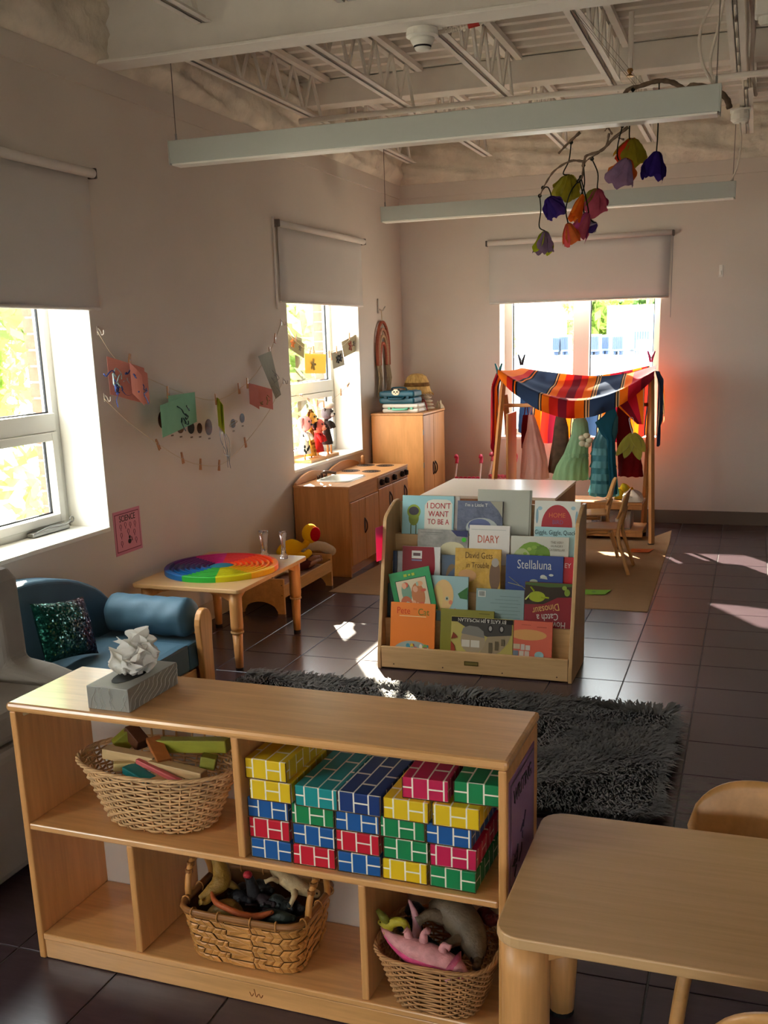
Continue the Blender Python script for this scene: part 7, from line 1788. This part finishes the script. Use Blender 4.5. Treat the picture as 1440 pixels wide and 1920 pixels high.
tree('faint green tree behind the mullion of the back window', Pq.x, 52, Pq.z + 1.4, 3.0, 2.4, 2.6, g3, 2600, 8, .3)
# roof with air conditioners
m_bwall = mat('pale render', srgb(216, 212, 206), .9, .1, noise=.05, nscale=1)
m_broof = mat('grey membrane', srgb(150, 164, 180), .8, .2, noise=.1, nscale=1)
m_ac = mat('ac casing', srgb(120, 134, 156), .6, .3); m_acd = mat('ac grille', srgb(70, 84, 110), .6, .3)
a, b = at(1098, 664, 1, 26), at(1320, 660, 1, 26)
t = thing('flat_roof_building', 'long low building with flat roof outside the back window', 'building', ((a.x + b.x) / 2 + 2, 29, GZ))
MB().box(a.x - 9, b.x + 6, 26, 33, GZ, a.z - .35).build('wall', m_bwall, t)
MB().box(a.x - 9.2, b.x + 6.2, 25.8, 33.2, a.z - .35, a.z - .05).build('roof_edge', m_broof, t)
for k in range(9): 
    x = a.x - 8.2 + k * 1.7
    wv = MB().box(x, x + .9, 25.95, 26.02, a.z - 1.9, a.z - .8).build('window', mat('dark glazing', srgb(80, 96, 112), .2, .5), t)
zt = a.z - .045
for k, (p0, p1, ptop, D) in enumerate(((1105, 1123, 627, 27.0), (1127, 1142, 628, 27.9), (1148, 1168, 627, 26.8), (1189, 1218, 617, 26.6), (1036, 1048, 630, 28), (1052, 1066, 628, 28))):
    A, B = at(p0, ptop, 1, D), at(p1, ptop, 1, D)
    u = thing('rooftop_condenser', ['square rooftop condenser nearest the window mullion', 'rooftop condenser with round fan between two others', 'wide rooftop condenser before the white block', 'large rooftop condenser below the blue grey door', 'small pale rooftop condenser farthest from the white block', 'small pale rooftop condenser beside the mullion'][k], 'air conditioner', ((A.x + B.x) / 2, D + .3, zt), 0, 'rooftop condensers')
    MB().box(A.x, B.x, D, D + .6, zt + .08, A.z).build('casing', m_ac, u, bevel=.02)
    for q in range(6): 
        x = A.x + (B.x - A.x) * (q + .5) / 6; MB().box(x - .012, x + .012, D - .02, D - .002, zt + .14, A.z - .06).build('grille_bar', m_acd, u)
    for x in (A.x + .03, B.x - .09): MB().box(x, x + .06, D + .05, D + .5, zt, zt + .08).build('foot_rail', m_acd, u)
A, B = at(1143, 574, 1, 32), at(1238, 574, 1, 32)
t = thing('rooftop_block', 'white rooftop block with blue grey door panel', 'building', ((A.x + B.x) / 2, 33, zt))
MB().box(A.x, B.x + 1.5, 31.5, 33, zt, A.z).build('wall', m_bwall, t)
C, D_ = at(1184, 592, 1, 31.45), at(1226, 640, 1, 31.45)
MB().box(at(1180, 592, 1, 31.4).x, B.x + 1.6, 31.38, 31.5, zt + .02, A.z - .05).build('blue_grey_panel', mat('blue grey panel', srgb(140, 164, 190), .7, .2), t)  # blue grey panel across part of the white block's front
MB().box(C.x, D_.x, 31.34, 31.38, zt + .05, C.z).build('door', mat('blue grey door', srgb(104, 128, 158), .6, .3), t)
A = at(985, 600, 1, 40)
t = thing('pale_house', 'pale house with sloping roof behind the pale green tree', 'building', (A.x, 41, GZ))
MB().box(A.x - 1.0, A.x + 1.1, 40, 43, GZ, A.z).build('wall', m_bwall, t)
MB().prism([(A.x - 1.3, A.z), (A.x + 1.4, A.z), (A.x + .05, A.z + .8)], lambda a, b: Vector((a, 39.8, b)), lambda a, b: Vector((a, 43.2, b))).build('roof', m_broof, t)
MB().box(A.x - .4, A.x + .1, 39.95, 40.02, A.z - 1.3, A.z - .5).build('window', mat('dark glazing', srgb(80, 96, 112), .2, .5), t)
